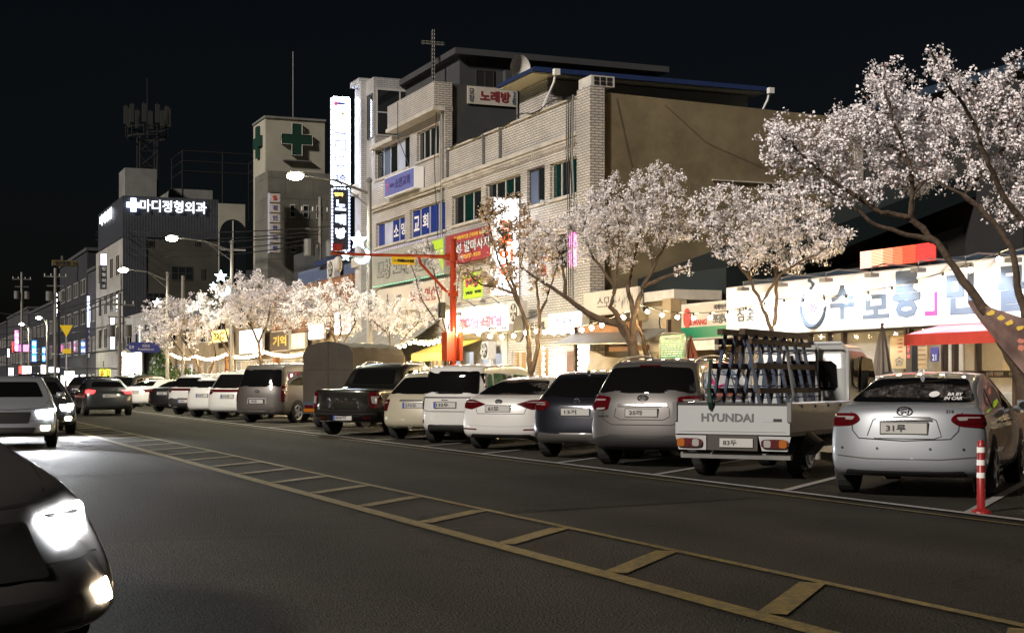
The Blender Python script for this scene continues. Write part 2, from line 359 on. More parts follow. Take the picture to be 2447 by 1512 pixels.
def strip(mb, t0, s0, t1, s1, wd, z):
    d = Vector((t1 - t0, s1 - s0, 0)); n = Vector((-d.y, d.x, 0)).normalized() * wd / 2
    mb.add([(t0 - n.x, s0 - n.y, z), (t1 - n.x, s1 - n.y, z), (t1 + n.x, s1 + n.y, z), (t0 + n.x, s0 + n.y, z)], [(0, 1, 2, 3)] if d.x * n.y - d.y * n.x > 0 else [(3, 2, 1, 0)])
strip(yl, 4.6, -4, 4.6, 75, .17, .013); struct('yellow_road_line', yl, 'yellow_line'); M['yellow_line']
yt = MB()
for i in range(-3, 30): strip(yt, 4.70, 7.4 + i * 2.02, 5.68, 8.44 + i * 2.02, .18, .014)
strip(yt, 5.75, -4, 5.75, 75, .09, .0145); struct('yellow_hatching', yt, 'yellow_line')
wl = MB()
HA = R(47.6)                                  # parked cars stand at this angle to the kerb line
for i in range(-1, 26): strip(wl, 10.2, 12.35 + i * 3.39, 14.7, 12.35 + i * 3.39 + 4.5 / math.tan(HA), .12, .013)
strip(wl, 10.1, -4, 10.1, 110, .12, .018); struct('parking_lines', wl, 'white_line')
yk = MB(); strip(yk, 9.75, -4, 9.75, 120, .06, .013); struct('yellow_edge_line', yk, 'yellow_line')

# ================================================================ BUILDINGS
def wall(mb, t0, t1, s0, s1, z0, z1, holes=()):
    ss = sorted({s0, s1} | {min(max(v, s0), s1) for h in holes for v in h[:2]}); zs = sorted({z0, z1} | {min(max(v, z0), z1) for h in holes for v in h[2:]})
    for i in range(len(ss) - 1):
        j = 0
        while j < len(zs) - 1:
            def hole(q): return any(h[0] - 1e-6 <= (ss[i] + ss[i + 1]) / 2 <= h[1] and h[2] <= (zs[q] + zs[q + 1]) / 2 <= h[3] for h in holes)
            if hole(j): j += 1; continue
            k = j
            while k + 1 < len(zs) - 1 and not hole(k + 1): k += 1
            mb.box(t0, t1, ss[i], ss[i + 1], zs[j], zs[k + 1]); j = k + 1
    return mb
def window(T, t, h, panes=3, frame='frame_white', glass=('window_glass',), sill=True, dep=.16, name='window', label=None):
    """a window in a street front: frame with its panes as sub-part; h = (s0, s1, z0, z1)"""
    s0, s1, z0, z1 = h; f = MB(); x0, x1 = t + dep - .05, t + dep
    f.box(x0, x1, s0, s1, z0, z0 + .06); f.box(x0, x1, s0, s1, z1 - .06, z1)
    for k in range(panes + 1):
        y = s0 + (s1 - s0) * k / panes; y0 = max(s0, y - .03); y1 = min(s1, y + .03); f.box(x0, x1, y0, y1, z0 + .06, z1 - .06)
    o = T.p(name, f, frame)
    if label: o['label'] = label
    gl = {}
    for k in range(panes):
        a = s0 + (s1 - s0) * k / panes + .03; b = s0 + (s1 - s0) * (k + 1) / panes - .03
        gl.setdefault(glass[k % len(glass)], MB()).box(x0 + .015 + (k % 2) * .012, x1 + .02, a, b, z0 + .06, z1 - .06)
    for m_, mb in gl.items(): T.p('pane', mb, m_, o)
    if sill: T.p('sill', MB().box(t - .06, t + .1, s0 - .06, s1 + .06, z0 - .09, z0 - .002), 'cornice', o)
    return o
def uwindow(T, s, t0, t1, z0, z1, panes=2, frame='frame_white', glass='window_glass', rows=1):
    """a window in a wall that faces down the street"""
    f = MB(); f.box(t0, t1, s - .03, s + .01, z0, z0 + .06).box(t0, t1, s - .03, s + .01, z1 - .06, z1)
    for k in range(panes + 1):
        x = t0 + (t1 - t0) * k / panes; f.box(max(t0, x - .03), min(t1, x + .03), s - .03, s + .01, z0 + .06, z1 - .06)
    for k in range(1, rows):
        z = z0 + (z1 - z0) * k / rows; f.box(t0 + .03, t1 - .03, s - .027, s + .01, z - .025, z + .025)
    o = T.p('window', f, frame); T.p('pane', MB().box(t0 + .02, t1 - .02, s - .018, s + .01, z0 + .02, z1 - .02), glass, o); return o

# ---- white brick building, three storeys
BA = Thing('brick_building', 'three storey white brick commercial building with plain beige end wall and blue roofed penthouse', 'building', (20, 41.5, 0))
S_A0, S_A1 = 41.5, 54.8
wa = [frect(20, *q) for q in ((1080, 1149.5, 470, 540), (1160.6, 1244, 440.6, 520), (1259, 1301.7, 406.8, 494), (1314, 1378, 391.7, 478))]
wb = [frect(20, *q) for q in ((1101, 1153, 651, 718), (1262, 1306, 575, 668), (1320, 1380, 555, 648))]
wmb = MB(); wall(wmb, 20, 20.3, S_A0 + .3, S_A1, 3.4, 10.25, wa + wb)
BA.p('wall', wmb, 'white_brick')
BA.p('pillar', MB().box(19.86, 20.35, S_A0 - .02, S_A0 + .95, 0, 10.4), 'white_brick')
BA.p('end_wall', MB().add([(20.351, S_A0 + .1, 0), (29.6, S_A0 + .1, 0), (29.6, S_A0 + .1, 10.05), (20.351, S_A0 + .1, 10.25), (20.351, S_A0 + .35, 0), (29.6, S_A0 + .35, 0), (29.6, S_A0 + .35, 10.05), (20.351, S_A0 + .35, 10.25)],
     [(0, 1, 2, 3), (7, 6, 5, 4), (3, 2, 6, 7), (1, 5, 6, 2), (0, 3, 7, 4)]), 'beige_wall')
BA.p('roof', MB().box(20.31, 29.5, S_A0 + .36, S_A1 + .2, 9.2, 9.35), 'dark_render')
BA.p('end_pier', MB().box(29.61, 29.95, S_A0 + .05, S_A0 + .5, 0, 9.9), 'cornice')
for n_, z_ in (('cornice', 9.02), ('cornice', 6.15)):
    c_ = MB().box(19.82, 19.998, S_A0 + .95, S_A1 - .05, z_, z_ + .13).box(19.88, 19.998, S_A0 + .95, S_A1 - .05, z_ - .1, z_)
    if z_ > 8:
        for k in range(int((S_A1 - S_A0 - 1.2) / .16)): c_.box(19.90, 19.998, S_A0 + 1.05 + k * .16, S_A0 + 1.13 + k * .16, z_ - .2, z_ - .1)
    BA.p('cornice', c_, 'cornice')
BA.p('coping', MB().box(19.93, 20.36, S_A0 + .95, S_A1 - .02, 10.25, 10.31), 'cornice')
for h, gl in zip(wa, (('window_glass', 'window_glass_green', 'window_glass'), ('window_glass', 'window_glass_green', 'window_glass', 'window_glass'), ('window_glass', 'blue_grey'), ('window_glass_green', 'window_glass', 'window_glass_green'))):
    window(BA, 20, h, len(gl), 'frame_dark' if len(gl) == 2 else 'frame_white', gl)
window(BA, 20, wb[1], 2, 'frame_white', ('window_glass', 'pale_film')); window(BA, 20, wb[2], 2, 'frame_white', ('lit_pink', 'window_glass'))
window(BA, 20, wb[0], 3, 'frame_white', ('window_glass',))
for s_ in (54.4, 50.6, 49.0):
    BA.p('parapet_bracket', MB().box(19.9, 19.98, s_ - .04, s_ + .04, 9.2, 10.28), 'grey_metal')
# penthouse
BA.p('penthouse_wall', MB().box(20.6, 20.85, 46.6, 48.8, 9.351, 11.6).box(20.6, 28.4, 46.35, 46.598, 9.351, 11.55), 'white_brick')
BA.p('penthouse_wall', MB().box(20.9, 28.4, 46.30, 46.348, 9.9, 11.5), 'hospital_pale')
ro = BA.p('penthouse_roof', MB().hexa([(19.8, 45.8, 11.66), (29.0, 45.8, 11.66), (29.0, 49.0, 11.66), (19.8, 49.0, 11.66), (19.9, 45.85, 11.83), (28.9, 45.85, 11.83), (28.9, 48.95, 11.83), (19.9, 48.95, 11.83)]), 'roof_blue'); BA.p('soffit', MB().box(19.88, 28.9, 45.88, 48.9, 11.60, 11.655), 'soffit', ro)
for t_ in (20.5, 28.8):
    BA.p('downpipe', MB().tube([(t_, 45.45, 11.6), (t_, 45.6, 11.3), (t_ - .15, 46.1, 10.6), (t_ - .15, 46.2, 9.4)], .05).box(t_ - .1, t_ + .1, 45.32, 45.5, 11.5, 11.7), 'white_paint')
uwindow(BA, 46.29, 21.1, 22.6, 9.8, 11.0, 2, 'frame_dark', 'dark_hole'); uwindow(BA, 46.29, 25.6, 26.5, 10.2, 10.6, 1, 'frame_dark', 'dark_hole')
# cables down the brick pier
for k, (s_, w_) in enumerate(((42.6, .03), (42.75, .018), (42.9, .022), (43.05, .014))):
    BA.p('drop_cable', MB().tube([(19.8, s_, 10.3), (19.79, s_ + .05, 8.6), (19.8, s_ - .06, 7.0), (19.79, s_ + .03, 5.4), (19.8, s_, 3.9)], w_, 5), 'cable' if k else 'grey_metal')
BA.p('wall_cable', MB().tube([(20.8, 41.58, 10.1), (21.3, 41.56, 8), (21.9, 41.56, 5.6), (22.2, 41.57, 4.2)], .007, 4).tube([(22.5, 41.58, 10.0), (24, 41.57, 8.9), (26.5, 41.56, 8.1), (28, 41.57, 8.4), (29.3, 41.58, 9.3)], .006, 4)
     .tube([(26.1, 41.57, 5.8), (26.05, 41.56, 7.7), (26.4, 41.56, 7.6), (27.2, 41.56, 7.2), (28.6, 41.56, 7.3)], .009, 4), 'cable')
BA.p('roof_cable', MB().tube([(19.9, s, 10.36 + .08 * math.sin(s * 2.3)) for s in np.linspace(42, 54, 40)], .02, 5), 'cable')
BA.p('render_patch', MB().box(23.4, 25.3, 41.585, 41.598, 6.9, 7.6), 'render_patch'); BA.p('wall_ledge', MB().box(24.2, 28.6, 41.52, 41.598, 7.72, 7.76), 'cornice')
ring = [(27.0 + .14 * math.cos(a), 41.53, 7.1 + .14 * math.sin(a)) for a in np.linspace(0, 6.28, 14)]
BA.p('cable_coil', MB().tube(ring, .02, 5), 'cable')

# ---- church building, four storeys
BB = Thing('church_building', 'four storey white brick building with blue filmed church windows and stepped upper floors', 'building', (20, 55, 0))
S0, S1, ST = 54.82, 64.1, 67.0
hb = {'a': frect(20, 896, 979, 358.4, 431), 'b': frect(20, 996, 1049, 317, 388), 'c': frect(20, 898, 967.5, 534.8, 591.7), 'd': frect(20, 979, 1066, 502, 571.5)}
m_ = MB(); wall(m_, 20, 20.3, S0, S1, 3.2, 11.75, [v for v in hb.values()]); wall(m_, 20.0, 20.3, S0, 60.7, 11.751, 12.0)
BB.p('wall', m_, 'white_brick')
BB.p('parapet', MB().box(19.55, 20.3, S0, 60.7, 12.001, 12.96), 'white_brick')
BB.p('balcony_slab', MB().box(19.5, 20.32, S0, 60.8, 11.86, 12.0).box(19.8, 19.998, 60.9, S1, 11.6, 11.78), 'cornice')
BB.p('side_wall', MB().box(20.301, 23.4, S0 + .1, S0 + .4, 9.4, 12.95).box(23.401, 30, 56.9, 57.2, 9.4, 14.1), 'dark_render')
BB.p('rooftop_block', MB().box(21.5, 30.5, 57.2, 66.8, 12.0, 14.6), 'dark_render')
BB.p('rooftop_slab', MB().box(21.2, 31, 56.9, 67, 14.6, 14.85), 'dark_render')
uwindow(BB, 57.19, 22.2, 23.0, 12.9, 14.1, 2, 'frame_dark', 'dark_hole')
# stair tower with bluish light
BB.p('stair_tower', MB().box(20, 23.6, S1, ST, 3.2, 14.9), 'blue_white_tile')
BB.p('tower_cap', MB().box(19.8, 20.6, S1 + 1.6, ST + .1, 14.9, 15.15).box(19.75, 19.998, S1 + 1.1, S1 + 1.5, 3.2, 14.9), 'blue_white_tile')
BB.p('tower_band', MB().box(19.82, 19.998, S1 + 1.501, ST, 9.9, 10.4).box(19.82, 19.998, S1 + 1.501, ST, 6.6, 7.0), 'cornice')
uwindow(BB, S1 - .0, 20.15, 22.3, 12.3, 14.4, 2, 'frame_white', 'window_glass', 2)
window(BB, 19.85, (S1 + .1, S1 + .9, 12.2, 14.2), 1, 'frame_dark', ('window_glass',), False)
window(BB, 19.85, (S1 + 1.9, S1 + 2.2, 11.4, 12.3), 1, 'frame_white', ('window_glass',), False)
BB.p('return_wall', MB().box(20.01, 22.6, S1 - .12, S1 - .035, 11.76, 12.25), 'white_brick')
window(BB, 20, hb['a'], 5, 'frame_white', ('window_glass', 'pale_film', 'window_glass', 'blue_grey', 'window_glass'))
window(BB, 20, hb['b'], 4, 'frame_white', ('window_glass',))
oc = window(BB, 20, hb['c'], 4, 'frame_white', ('blue_film', 'blue_film', 'pale_film', 'blue_film'), label='window with blue and pale film')
od = window(BB, 20, hb['d'], 4, 'frame_white', ('blue_film',), label='window fully covered with blue film')
def pane_txt(T, par, h, n, k, ch, m, hh=.5):
    s0, s1, z0, z1 = h; s = s1 - (s1 - s0) * (k + .5) / n
    T.p('lettering', textmb(ch, (20.12, s, (z0 + z1) / 2), (s1 - s0) / n * .62, hh, 'n', .0, .004, .02), m, par)
for k, ch in ((2, '소'), (3, '망')): pane_txt(BB, oc, hb['c'], 4, k, ch, 'letter_white', .5)
for k, ch in ((0, '교'), (1, '회')): pane_txt(BB, od, hb['d'], 4, k, ch, 'letter_white', .6)
for z_ in (8.95, 6.0):
    BB.p('cornice', MB().box(19.8, 19.998, S0, S1, z_, z_ + .14).box(19.88, 19.998, S0, S1, z_ - .1, z_), 'cornice')
BB.p('downpipe', MB().tube([(19.9, 54.95, 12.2), (19.9, 54.95, 6.2)], .05), 'galvanised')
BB.p('drop_cable', MB().tube([(19.85, 55.3, 12.9), (19.8, 55.5, 9.8), (19.82, 55.1, 6.5), (19.8, 55.2, 4)], .018, 5).tube([(19.5, 59.2, 12.9), (19.45, 59.0, 11.4), (19.8, 58.6, 10.2), (19.9, 58.7, 9.1)], .018, 5), 'cable')
mat('mast_grey', (.05, .05, .048), .6)
# rooftop cross
CR = Thing('rooftop_cross', 'tall thin unlit cross with bulb outlines on the church roof', 'cross', (20.85, 58.6, 12.0))
CR.p('cross_frame', MB().box(20.79, 20.91, 58.55, 58.65, 12, 15.85).box(20.36, 21.34, 58.552, 58.648, 15.26, 15.40), 'mast_grey')
b_ = MB()
for z in np.arange(12.6, 15.8, .16): b_.box(20.80, 20.812, 58.53, 58.549, z, z + .09).box(20.888, 20.90, 58.53, 58.549, z, z + .09)
for x in np.arange(20.38, 21.3, .16): b_.box(x, x + .09, 58.53, 58.549, 15.27, 15.282).box(x, x + .09, 58.53, 58.549, 15.378, 15.39)
CR.p('bulb_strip', b_, 'ac_white')
DS = Thing('satellite_dish', 'round grey satellite dish above the rooftop karaoke banner', 'satellite dish', (21.86, 52, 12.1))
dm = MB(); prev = None
for i in range(5):
    r0 = .52 * i / 4; dm_ = [(21.86 + r0 * .8 * math.cos(a), 51.9 - .2 * (i / 4) ** 2, 13.04 + r0 * math.sin(a)) for a in np.linspace(0, 2 * math.pi, 21)[:-1]]
    o0 = len(dm.v); dm.v += dm_
    if prev is not None:
        for k in range(20): dm.f.append((prev + k, prev + (k + 1) % 20, o0 + (k + 1) % 20, o0 + k))
    prev = o0
DS.p('dish', dm, 'ac_white', smooth=True); DS.p('mast', MB().tube([(21.86, 52, 9.4), (21.86, 52, 13.0)], .04).tube([(21.86, 51.9, 12.6), (21.6, 51.4, 12.8)], .02), 'grey_metal')
# end-wall mass of the penthouse's neighbour hidden roof fill under dish
BA.p('roof_block', MB().box(24.5, 29.8, 50.5, 54.6, 9.351, 11.6), 'black_render')

emis('fairy_green', (.2, 1.0, .6), 1.6); emis('fairy_violet', (.6, .5, 1.0), 1.2)
# ---- signs on both
def signbox(name, label, cat, rect, t, dep, face, side='sign_white', group=None, inset=.05):
    s0, s1, z0, z1 = rect; T = Thing(name, label, cat, (t, (s0 + s1) / 2, z0), group)
    T.p('sign_case', MB().box(t, t + dep, s0, s1, z0, z1), side)
    T.p('sign_face', MB().box(t - .012, t - .001, s0 + inset, s1 - inset, z0 + inset, z1 - inset), face)
    T.r = rect; T.t = t - .012; return T
def ftxt(T, body, u, v, w, h, m, bold=.02, name='lettering'):
    """text on a front sign; u from the far (left) end 0..1, v from bottom, w h fractions"""
    s0, s1, z0, z1 = T.r; L_ = s1 - s0; H_ = z1 - z0
    return T.p(name, textmb(body, (T.t, s1 - u * L_, z0 + v * H_), w * L_, h * H_, 'n', .002, .012, bold), m)
T = signbox('church_sign', 'violet blue church signboard fixed between upper windows of the church building', 'sign', frect(19.55, 918.8, 990, 426, 474), 19.55, .4, 'sign_violet')
ftxt(T, '소망교회', .62, .5, .5, .48, 'letter_violet', .03); ftxt(T, '†', .12, .5, .05, .55, 'letter_pink', .01); ftxt(T, '사랑과', .27, .5, .14, .2, 'letter_violet', .01)
T = signbox('karaoke_signboard', 'long grey green karaoke signboard with outlined letters and tiny fairy lights round its edge', 'sign', frect(19.72, 884, 1062, 609.4, 687.7), 19.72, .22, 'sign_grey', 'sign_grey')
ftxt(T, '모창', .22, .46, .2, .58, 'letter_grey', .045); ftxt(T, '노래연습장', .62, .52, .55, .66, 'letter_grey', .045)
o_ = ftxt(T, '모창', .22, .46, .17, .5, 'sign_grey', .01); o_.location += Matrix.Rotation(0, 3, 'Z') @ Vector((-.012, 0, 0))
ftxt(T, '노래연습장', .62, .52, .5, .56, 'sign_grey', .01).location.x -= .012
s0, s1, z0, z1 = T.r
for nm, col, pts in (('fairy_lights', 'fairy_green', [(s, z0 - .02) for s in np.arange(s0, s1, .2)] + [(s1 + .02, z) for z in np.arange(z0, z1, .13)]), ('fairy_lights', 'fairy_violet', [(s, z1 + .02) for s in np.arange(s0, s1, .24)])):
    for (s, z) in pts[:90]: T.p('fairy_bulb', MB().box(19.67, 19.7, s, s + .022, z, z + .022), col)
    T.p('fairy_wire', MB().tube([(19.69, s, z) for (s, z) in pts], .004, 4), 'cable')
T.p('stripe_panel', MB().add([(19.704, s0 + .1, z0 + .1), (19.704, s0 + .1, z1 - .1), (19.704, s0 + 1.4, z1 - .1)], [(0, 2, 1)]), 'sign_lime')
T = signbox('practice_room_sign', 'cream signboard with dark red karaoke letters under the grey green one', 'sign', frect(19.76, 902, 1064, 693, 750), 19.76, .18, 'sign_cream', 'sign_cream')
ftxt(T, '모창', .33, .5, .13, .36, 'letter_grey', .02); ftxt(T, '노래', .6, .5, .16, .46, 'letter_crimson', .02); ftxt(T, '연습장', .85, .5, .24, .52, 'letter_crimson', .02)
fig = MB().prism([(0, 0), (.35, 0), (.3, .5), (.2, .62), (.26, .75), (.18, .9), (.08, .8), (.12, .6), (.03, .5)], 'x', -.004, .004)
fig.v = [(19.742, T.r[1] - 1.3 - p[1], T.r[2] + .15 + p[2] * .75) for p in fig.v]; T.p('silhouette', fig, 'letter_grey')
T = signbox('massage_sign', 'crimson signboard with white outlined letters and a yellow telephone line', 'sign', frect(19.7, 1066, 1178, 565, 634.6), 19.7, .2, 'sign_red', 'sign_red')
ftxt(T, '화성 발마사지', .52, .50, .85, .40, 'letter_blueslate', .05); ftxt(T, '화성 발마사지', .52, .50, .83, .37, 'letter_white', .0).location.x -= .012
ftxt(T, '목,어깨,허리,발 근육뭉침 해소전문', .55, .84, .72, .15, 'letter_yellow', .01); ftxt(T, '032)777-9235', .55, .16, .42, .16, 'letter_yellow', .01)
h = wb[0]; T = Thing('lime_poster', 'lime green poster filling the second floor window under the crimson sign', 'poster', (20.02, h[0], h[2]))
T.r = (h[0] + .05, h[1] - .05, h[2] + .05, h[3] - .05); T.t = 20.08
T.p('poster_sheet', MB().box(20.085, 20.1, *T.r), 'sign_lime'); ftxt(T, '발 마사지', .42, .62, .6, .35, 'letter_magenta', .03); ftxt(T, '남여공용', .3, .22, .34, .13, 'letter_black'); ftxt(T, '피로회복', .72, .22, .3, .13, 'letter_black')
# projecting signs (face the camera down the street)
def usign(name, label, s, t0, t1, z0, z1, dep, face, side='sign_white'):
    T = Thing(name, label, 'sign', ((t0 + t1) / 2, s, z0)); T.p('sign_case', MB().box(t0, t1, s, s + dep, z0, z1), side)
    T.p('sign_face', MB().box(t0 + .04, t1 - .04, s - .012, s - .001, z0 + .04, z1 - .04), face); T.s = s - .012; T.q = (t0, t1, z0, z1); return T
def utxt(T, body, u, v, w, h, m, bold=.02, off=.002):
    t0, t1, z0, z1 = T.q; return T.p('lettering', textmb(body, (t0 + u * (t1 - t0), T.s, z0 + v * (z1 - z0)), w * (t1 - t0), h * (z1 - z0), 'u', off, .012, bold), m)
T = usign('vertical_lightbox', 'tall white vertical lightbox with orange letters hanging off the white brick front', 47.3, 19.0, 19.96, 4.25, 7.6, .25, 'lit_white_soft')
for ch, v in (('양', .72), ('푼', .57), ('이', .42), ('용', .27)): utxt(T, ch, .48, v, .55, .12, 'letter_orange', .04)
utxt(T, '헤어', .5, .88, .3, .05, 'letter_blueslate'); utxt(T, '클리닉', .5, .1, .6, .07, 'letter_black', .02)
T.p('bracket', MB().box(19.9, 20.02, 47.35, 47.45, 4.6, 4.7).box(19.9, 20.02, 47.35, 47.45, 7.1, 7.2), 'grey_metal')
T = usign('karaoke_tower_sign', 'brightest and tallest white karaoke sign framed by bulbs, high on the church building', 67.4, 19.0, 19.85, 10.45, 14.5, .3, 'lit_bluewhite', 'grey_metal')
m_ = MB(); t0, t1, z0, z1 = T.q
for z in np.arange(z0 + .03, z1, .115): m_.box(t0 - .03, t0 + .03, 67.34, 67.38, z, z + .06).box(t1 - .03, t1 + .03, 67.34, 67.38, z, z + .06)
for x in np.arange(t0 + .08, t1 - .05, .1): m_.box(x, x + .05, 67.34, 67.38, z0 - .03, z0 + .03).box(x, x + .05, 67.34, 67.38, z1 - .03, z1 + .03)
T.p('border_bulbs', m_, 'led_white')
utxt(T, '모창', .5, .80, .68, .07, 'letter_yellow', .02)
for ch, v in (('노', .65), ('래', .46), ('방', .27)): utxt(T, ch, .5, v, .62, .13, 'letter_violet', .02); utxt(T, ch, .5, v, .50, .10, 'lit_bluewhite', .0, .014)
utxt(T, '2층', .5, .085, .62, .08, 'letter_violet', .03)
T.p('microphone', MB().cyl((t0 + .2, 67.375, z1 - .28), .1, 'y', .012, 16), 'letter_pink'); T.p('microphone_handle', MB().prism([(t0 + .3, z1 - .34), (t1 - .1, z1 - .26), (t1 - .1, z1 - .3), (t0 + .3, z1 - .2)], 'y', 67.37, 67.385), 'letter_blue')
T = usign('karaoke_lower_sign', 'dark karaoke sign with glowing white letters and a bulb border, under the tallest sign', 67.4, 19.0, 19.85, 7.4, 10.3, .3, 'letter_black', 'grey_metal')
m_ = MB(); t0, t1, z0, z1 = T.q
for z in np.arange(z0 + .03, z1, .16): m_.box(t0 - .02, t0 + .05, 67.34, 67.38, z, z + .1).box(t1 - .05, t1 + .02, 67.34, 67.38, z, z + .1)
for x in np.arange(t0 + .1, t1 - .08, .16): m_.box(x, x + .09, 67.34, 67.38, z0 - .02, z0 + .05).box(x, x + .09, 67.34, 67.38, z1 - .05, z1 + .02)
T.p('border_bulbs', m_, 'lit_bluewhite'); utxt(T, '일다', .4, .90, .5, .06, 'lit_yellow', .02)
for ch, v in (('노', .73), ('래', .50), ('방', .28)): utxt(T, ch, .5, v, .6, .17, 'lit_bluewhite', .05)
T = Thing('karaoke_banner', 'white cloth karaoke banner with red letters on the dark rooftop side wall', 'banner', (22, 54.8, 11.6))
tb0, tb1 = tp(1117, 54.85), tp(1236, 54.85); za = zp(207, 54.85, 21.5); zb = zp(249, 54.85, 21.5)
T.p('cloth', MB().box(tb0, tb1, 54.86, 54.9, zb, za), 'sign_cream'); T.s = 54.858; T.q = (tb0, tb1, zb, za)
utxt(T, '노래방', .55, .5, .6, .62, 'letter_crimson', .03); utxt(T, '모\n창', .08, .5, .1, .75, 'letter_blueslate', .01); utxt(T, '2\n층', .94, .5, .09, .75, 'letter_blueslate', .01)
# side mast of church side-wall: air conditioner on the parapet corner
AC = Thing('rooftop_air_conditioner', 'small air conditioner box on the parapet corner above the beige wall', 'air conditioner', (20.0, 41.6, 10.42))
AC.p('casing', MB().box(19.95, 20.75, 41.6, 42.5, 10.42, 10.75), 'ac_white'); gr = MB()
for k in range(3): gr.box(20.05 + k * .22, 20.22 + k * .22, 41.585, 41.6, 10.46, 10.57).box(20.05 + k * .22, 20.22 + k * .22, 41.585, 41.6, 10.6, 10.71)
AC.p('grille', gr, 'dark_hole')
# ================================================================ GROUND FLOOR SHOPS OF THE BRICK BUILDINGS
def shopfront(name, label, s0, s1, z1, wallm, bays, t=20.05, depth=2.2, lit='lit_shop', back='warm_shop', door=None):
    """open shop: piers, glazed bays, a shallow lit room behind"""
    T = Thing(name, label, 'shop', (t, (s0 + s1) / 2, .13)); hs = []
    for (a, b, z0_, z1_) in bays: hs.append((s1 - b * (s1 - s0), s1 - a * (s1 - s0), z0_, z1_))
    m = MB(); wall(m, t, t + .2, s0, s1, .13, z1, hs); T.p('front_wall', m, wallm)
    T.p('room', MB().box(t + depth, t + depth + .1, s0, s1, .13, z1).box(t + .21, t + depth, s0, s0 + .1, .13, z1).box(t + .21, t + depth, s1 - .1, s1, .13, z1).box(t + .21, t + depth, s0 + .1, s1 - .1, z1 - .1, z1), back)
    T.p('ceiling_light', MB().box(t + .5, t + depth - .4, s0 + .4, s1 - .4, z1 - .16, z1 - .105), lit)
    gx = MB(); rn = random.Random(int(s0 * 10))
    for i in range(int((s1 - s0) * 2.5)):
        y = rn.uniform(s0 + .2, s1 - .5); x = rn.uniform(t + 1.0, t + depth - .5); gx.box(x, x + .35, y, y + rn.uniform(.2, .5), .13, rn.uniform(.7, 1.8))
    T.p('furniture', gx, 'wood_dark')
    for h in hs:
        f = MB(); s_0, s_1, z_0, z_1 = h
        f.box(t + .04, t + .1, s_0, s_1, z_0, z_0 + .06).box(t + .04, t + .1, s_0, s_1, z_1 - .06, z_1).box(t + .04, t + .1, s_0, s_0 + .05, z_0 + .06, z_1 - .06).box(t + .04, t + .1, s_1 - .05, s_1, z_0 + .06, z_1 - .06)
        if s_1 - s_0 > 1.2: f.box(t + .04, t + .1, (s_0 + s_1) / 2 - .03, (s_0 + s_1) / 2 + .03, z_0 + .06, z_1 - .06)
        o = T.p('window', f, 'frame_white')
    return T
# church building ground floor
T = shopfront('grey_awning_shop', 'shop under the long grey awning at the foot of the church building', 55.0, 67.0, 3.19, 'hospital_pale', [(.05, .3, .3, 2.4), (.35, .6, .3, 2.4), (.66, .8, .2, 2.5), (.85, .97, .9, 2.3)], lit='lit_amber_soft')
aw = MB().hexa([(18.2, 55.6, 2.45), (19.98, 55.4, 3.75), (19.98, 66.8, 3.75), (18.2, 66.8, 2.45), (18.2, 55.6, 2.49), (19.98, 55.4, 3.79), (19.98, 66.8, 3.79), (18.2, 66.8, 2.49)]).box(18.17, 18.2, 55.6, 66.8, 2.15, 2.49)
T.p('awning', aw, 'awning_grey')
# brick building ground floor
T = shopfront('grill_restaurant', 'brightly lit grill restaurant with pink lettered signboard in the white brick building', 48.6, 54.8, 3.39, 'ac_white', [(.03, .25, .5, 2.3), (.32, .47, .2, 2.5), (.55, .72, .9, 2.4), (.75, .92, .9, 2.4)], lit='lit_white_soft', back='sign_white')
T.p('yellow_canopy', MB().hexa([(18.6, 51.0, 2.35), (20.0, 51.0, 2.85), (20.0, 54.7, 2.85), (18.6, 54.7, 2.35), (18.6, 51.0, 2.40), (20.0, 51.0, 2.9), (20.0, 54.7, 2.9), (18.6, 54.7, 2.40)]).box(18.57, 18.6, 51.0, 54.7, 2.1, 2.4), 'letter_yellow')
T.p('blue_counter', MB().box(18.8, 19.5, 48.9, 50.6, .13, 1.2), 'blue_plastic')
T = signbox('grill_signboard', 'white floodlit signboard with fat pink letters over the grill restaurant', 'sign', frect(19.6, 1063, 1216, 741, 802), 19.6, .3, 'sign_white', 'ac_white')
ftxt(T, '갈매기살·소갈매살', .58, .40, .66, .40, 'letter_pink', .07); ftxt(T, '15년전통', .22, .78, .14, .15, 'letter_black', .02); ftxt(T, '예약문의 777-0558', .84, .12, .26, .12, 'letter_black', .01); ftxt(T, '국내산', .84, .88, .16, .12, 'letter_black', .01)
s0, s1, z0, z1 = T.r
def flood(T, t, s, z, energy=60, col=(.84, .91, 1), tgt=None, size=.12, ang=110):
    l = bpy.data.lights.new('flood', 'SPOT'); l.energy = energy; l.color = col; l.spot_size = R(ang); l.spot_blend = .6; l.shadow_soft_size = size
    o = bpy.data.objects.new('flood_light', l); COL.objects.link(o); o.parent = T.o
    b = T.base; o.location = (t - b[0], s - b[1], z - b[2]); tg = Vector(tgt) - Vector((t, s, z)); o.rotation_euler = tg.to_track_quat('-Z', 'Y').to_euler()
for k, s_ in enumerate(np.linspace(s0 + .9, s1 - .8, 3)):
    T.p('flood_arm', MB().tube([(19.62, s_, z1), (19.3, s_, z1 + .22), (18.95, s_, z1 + .12)], .022).box(18.85, 19.05, s_ - .12, s_ + .12, z1 + .02, z1 + .1), 'galvanised')
    flood(T, 18.95, s_, z1 - .0, 130, tgt=(19.7, s_, z0 + .3))
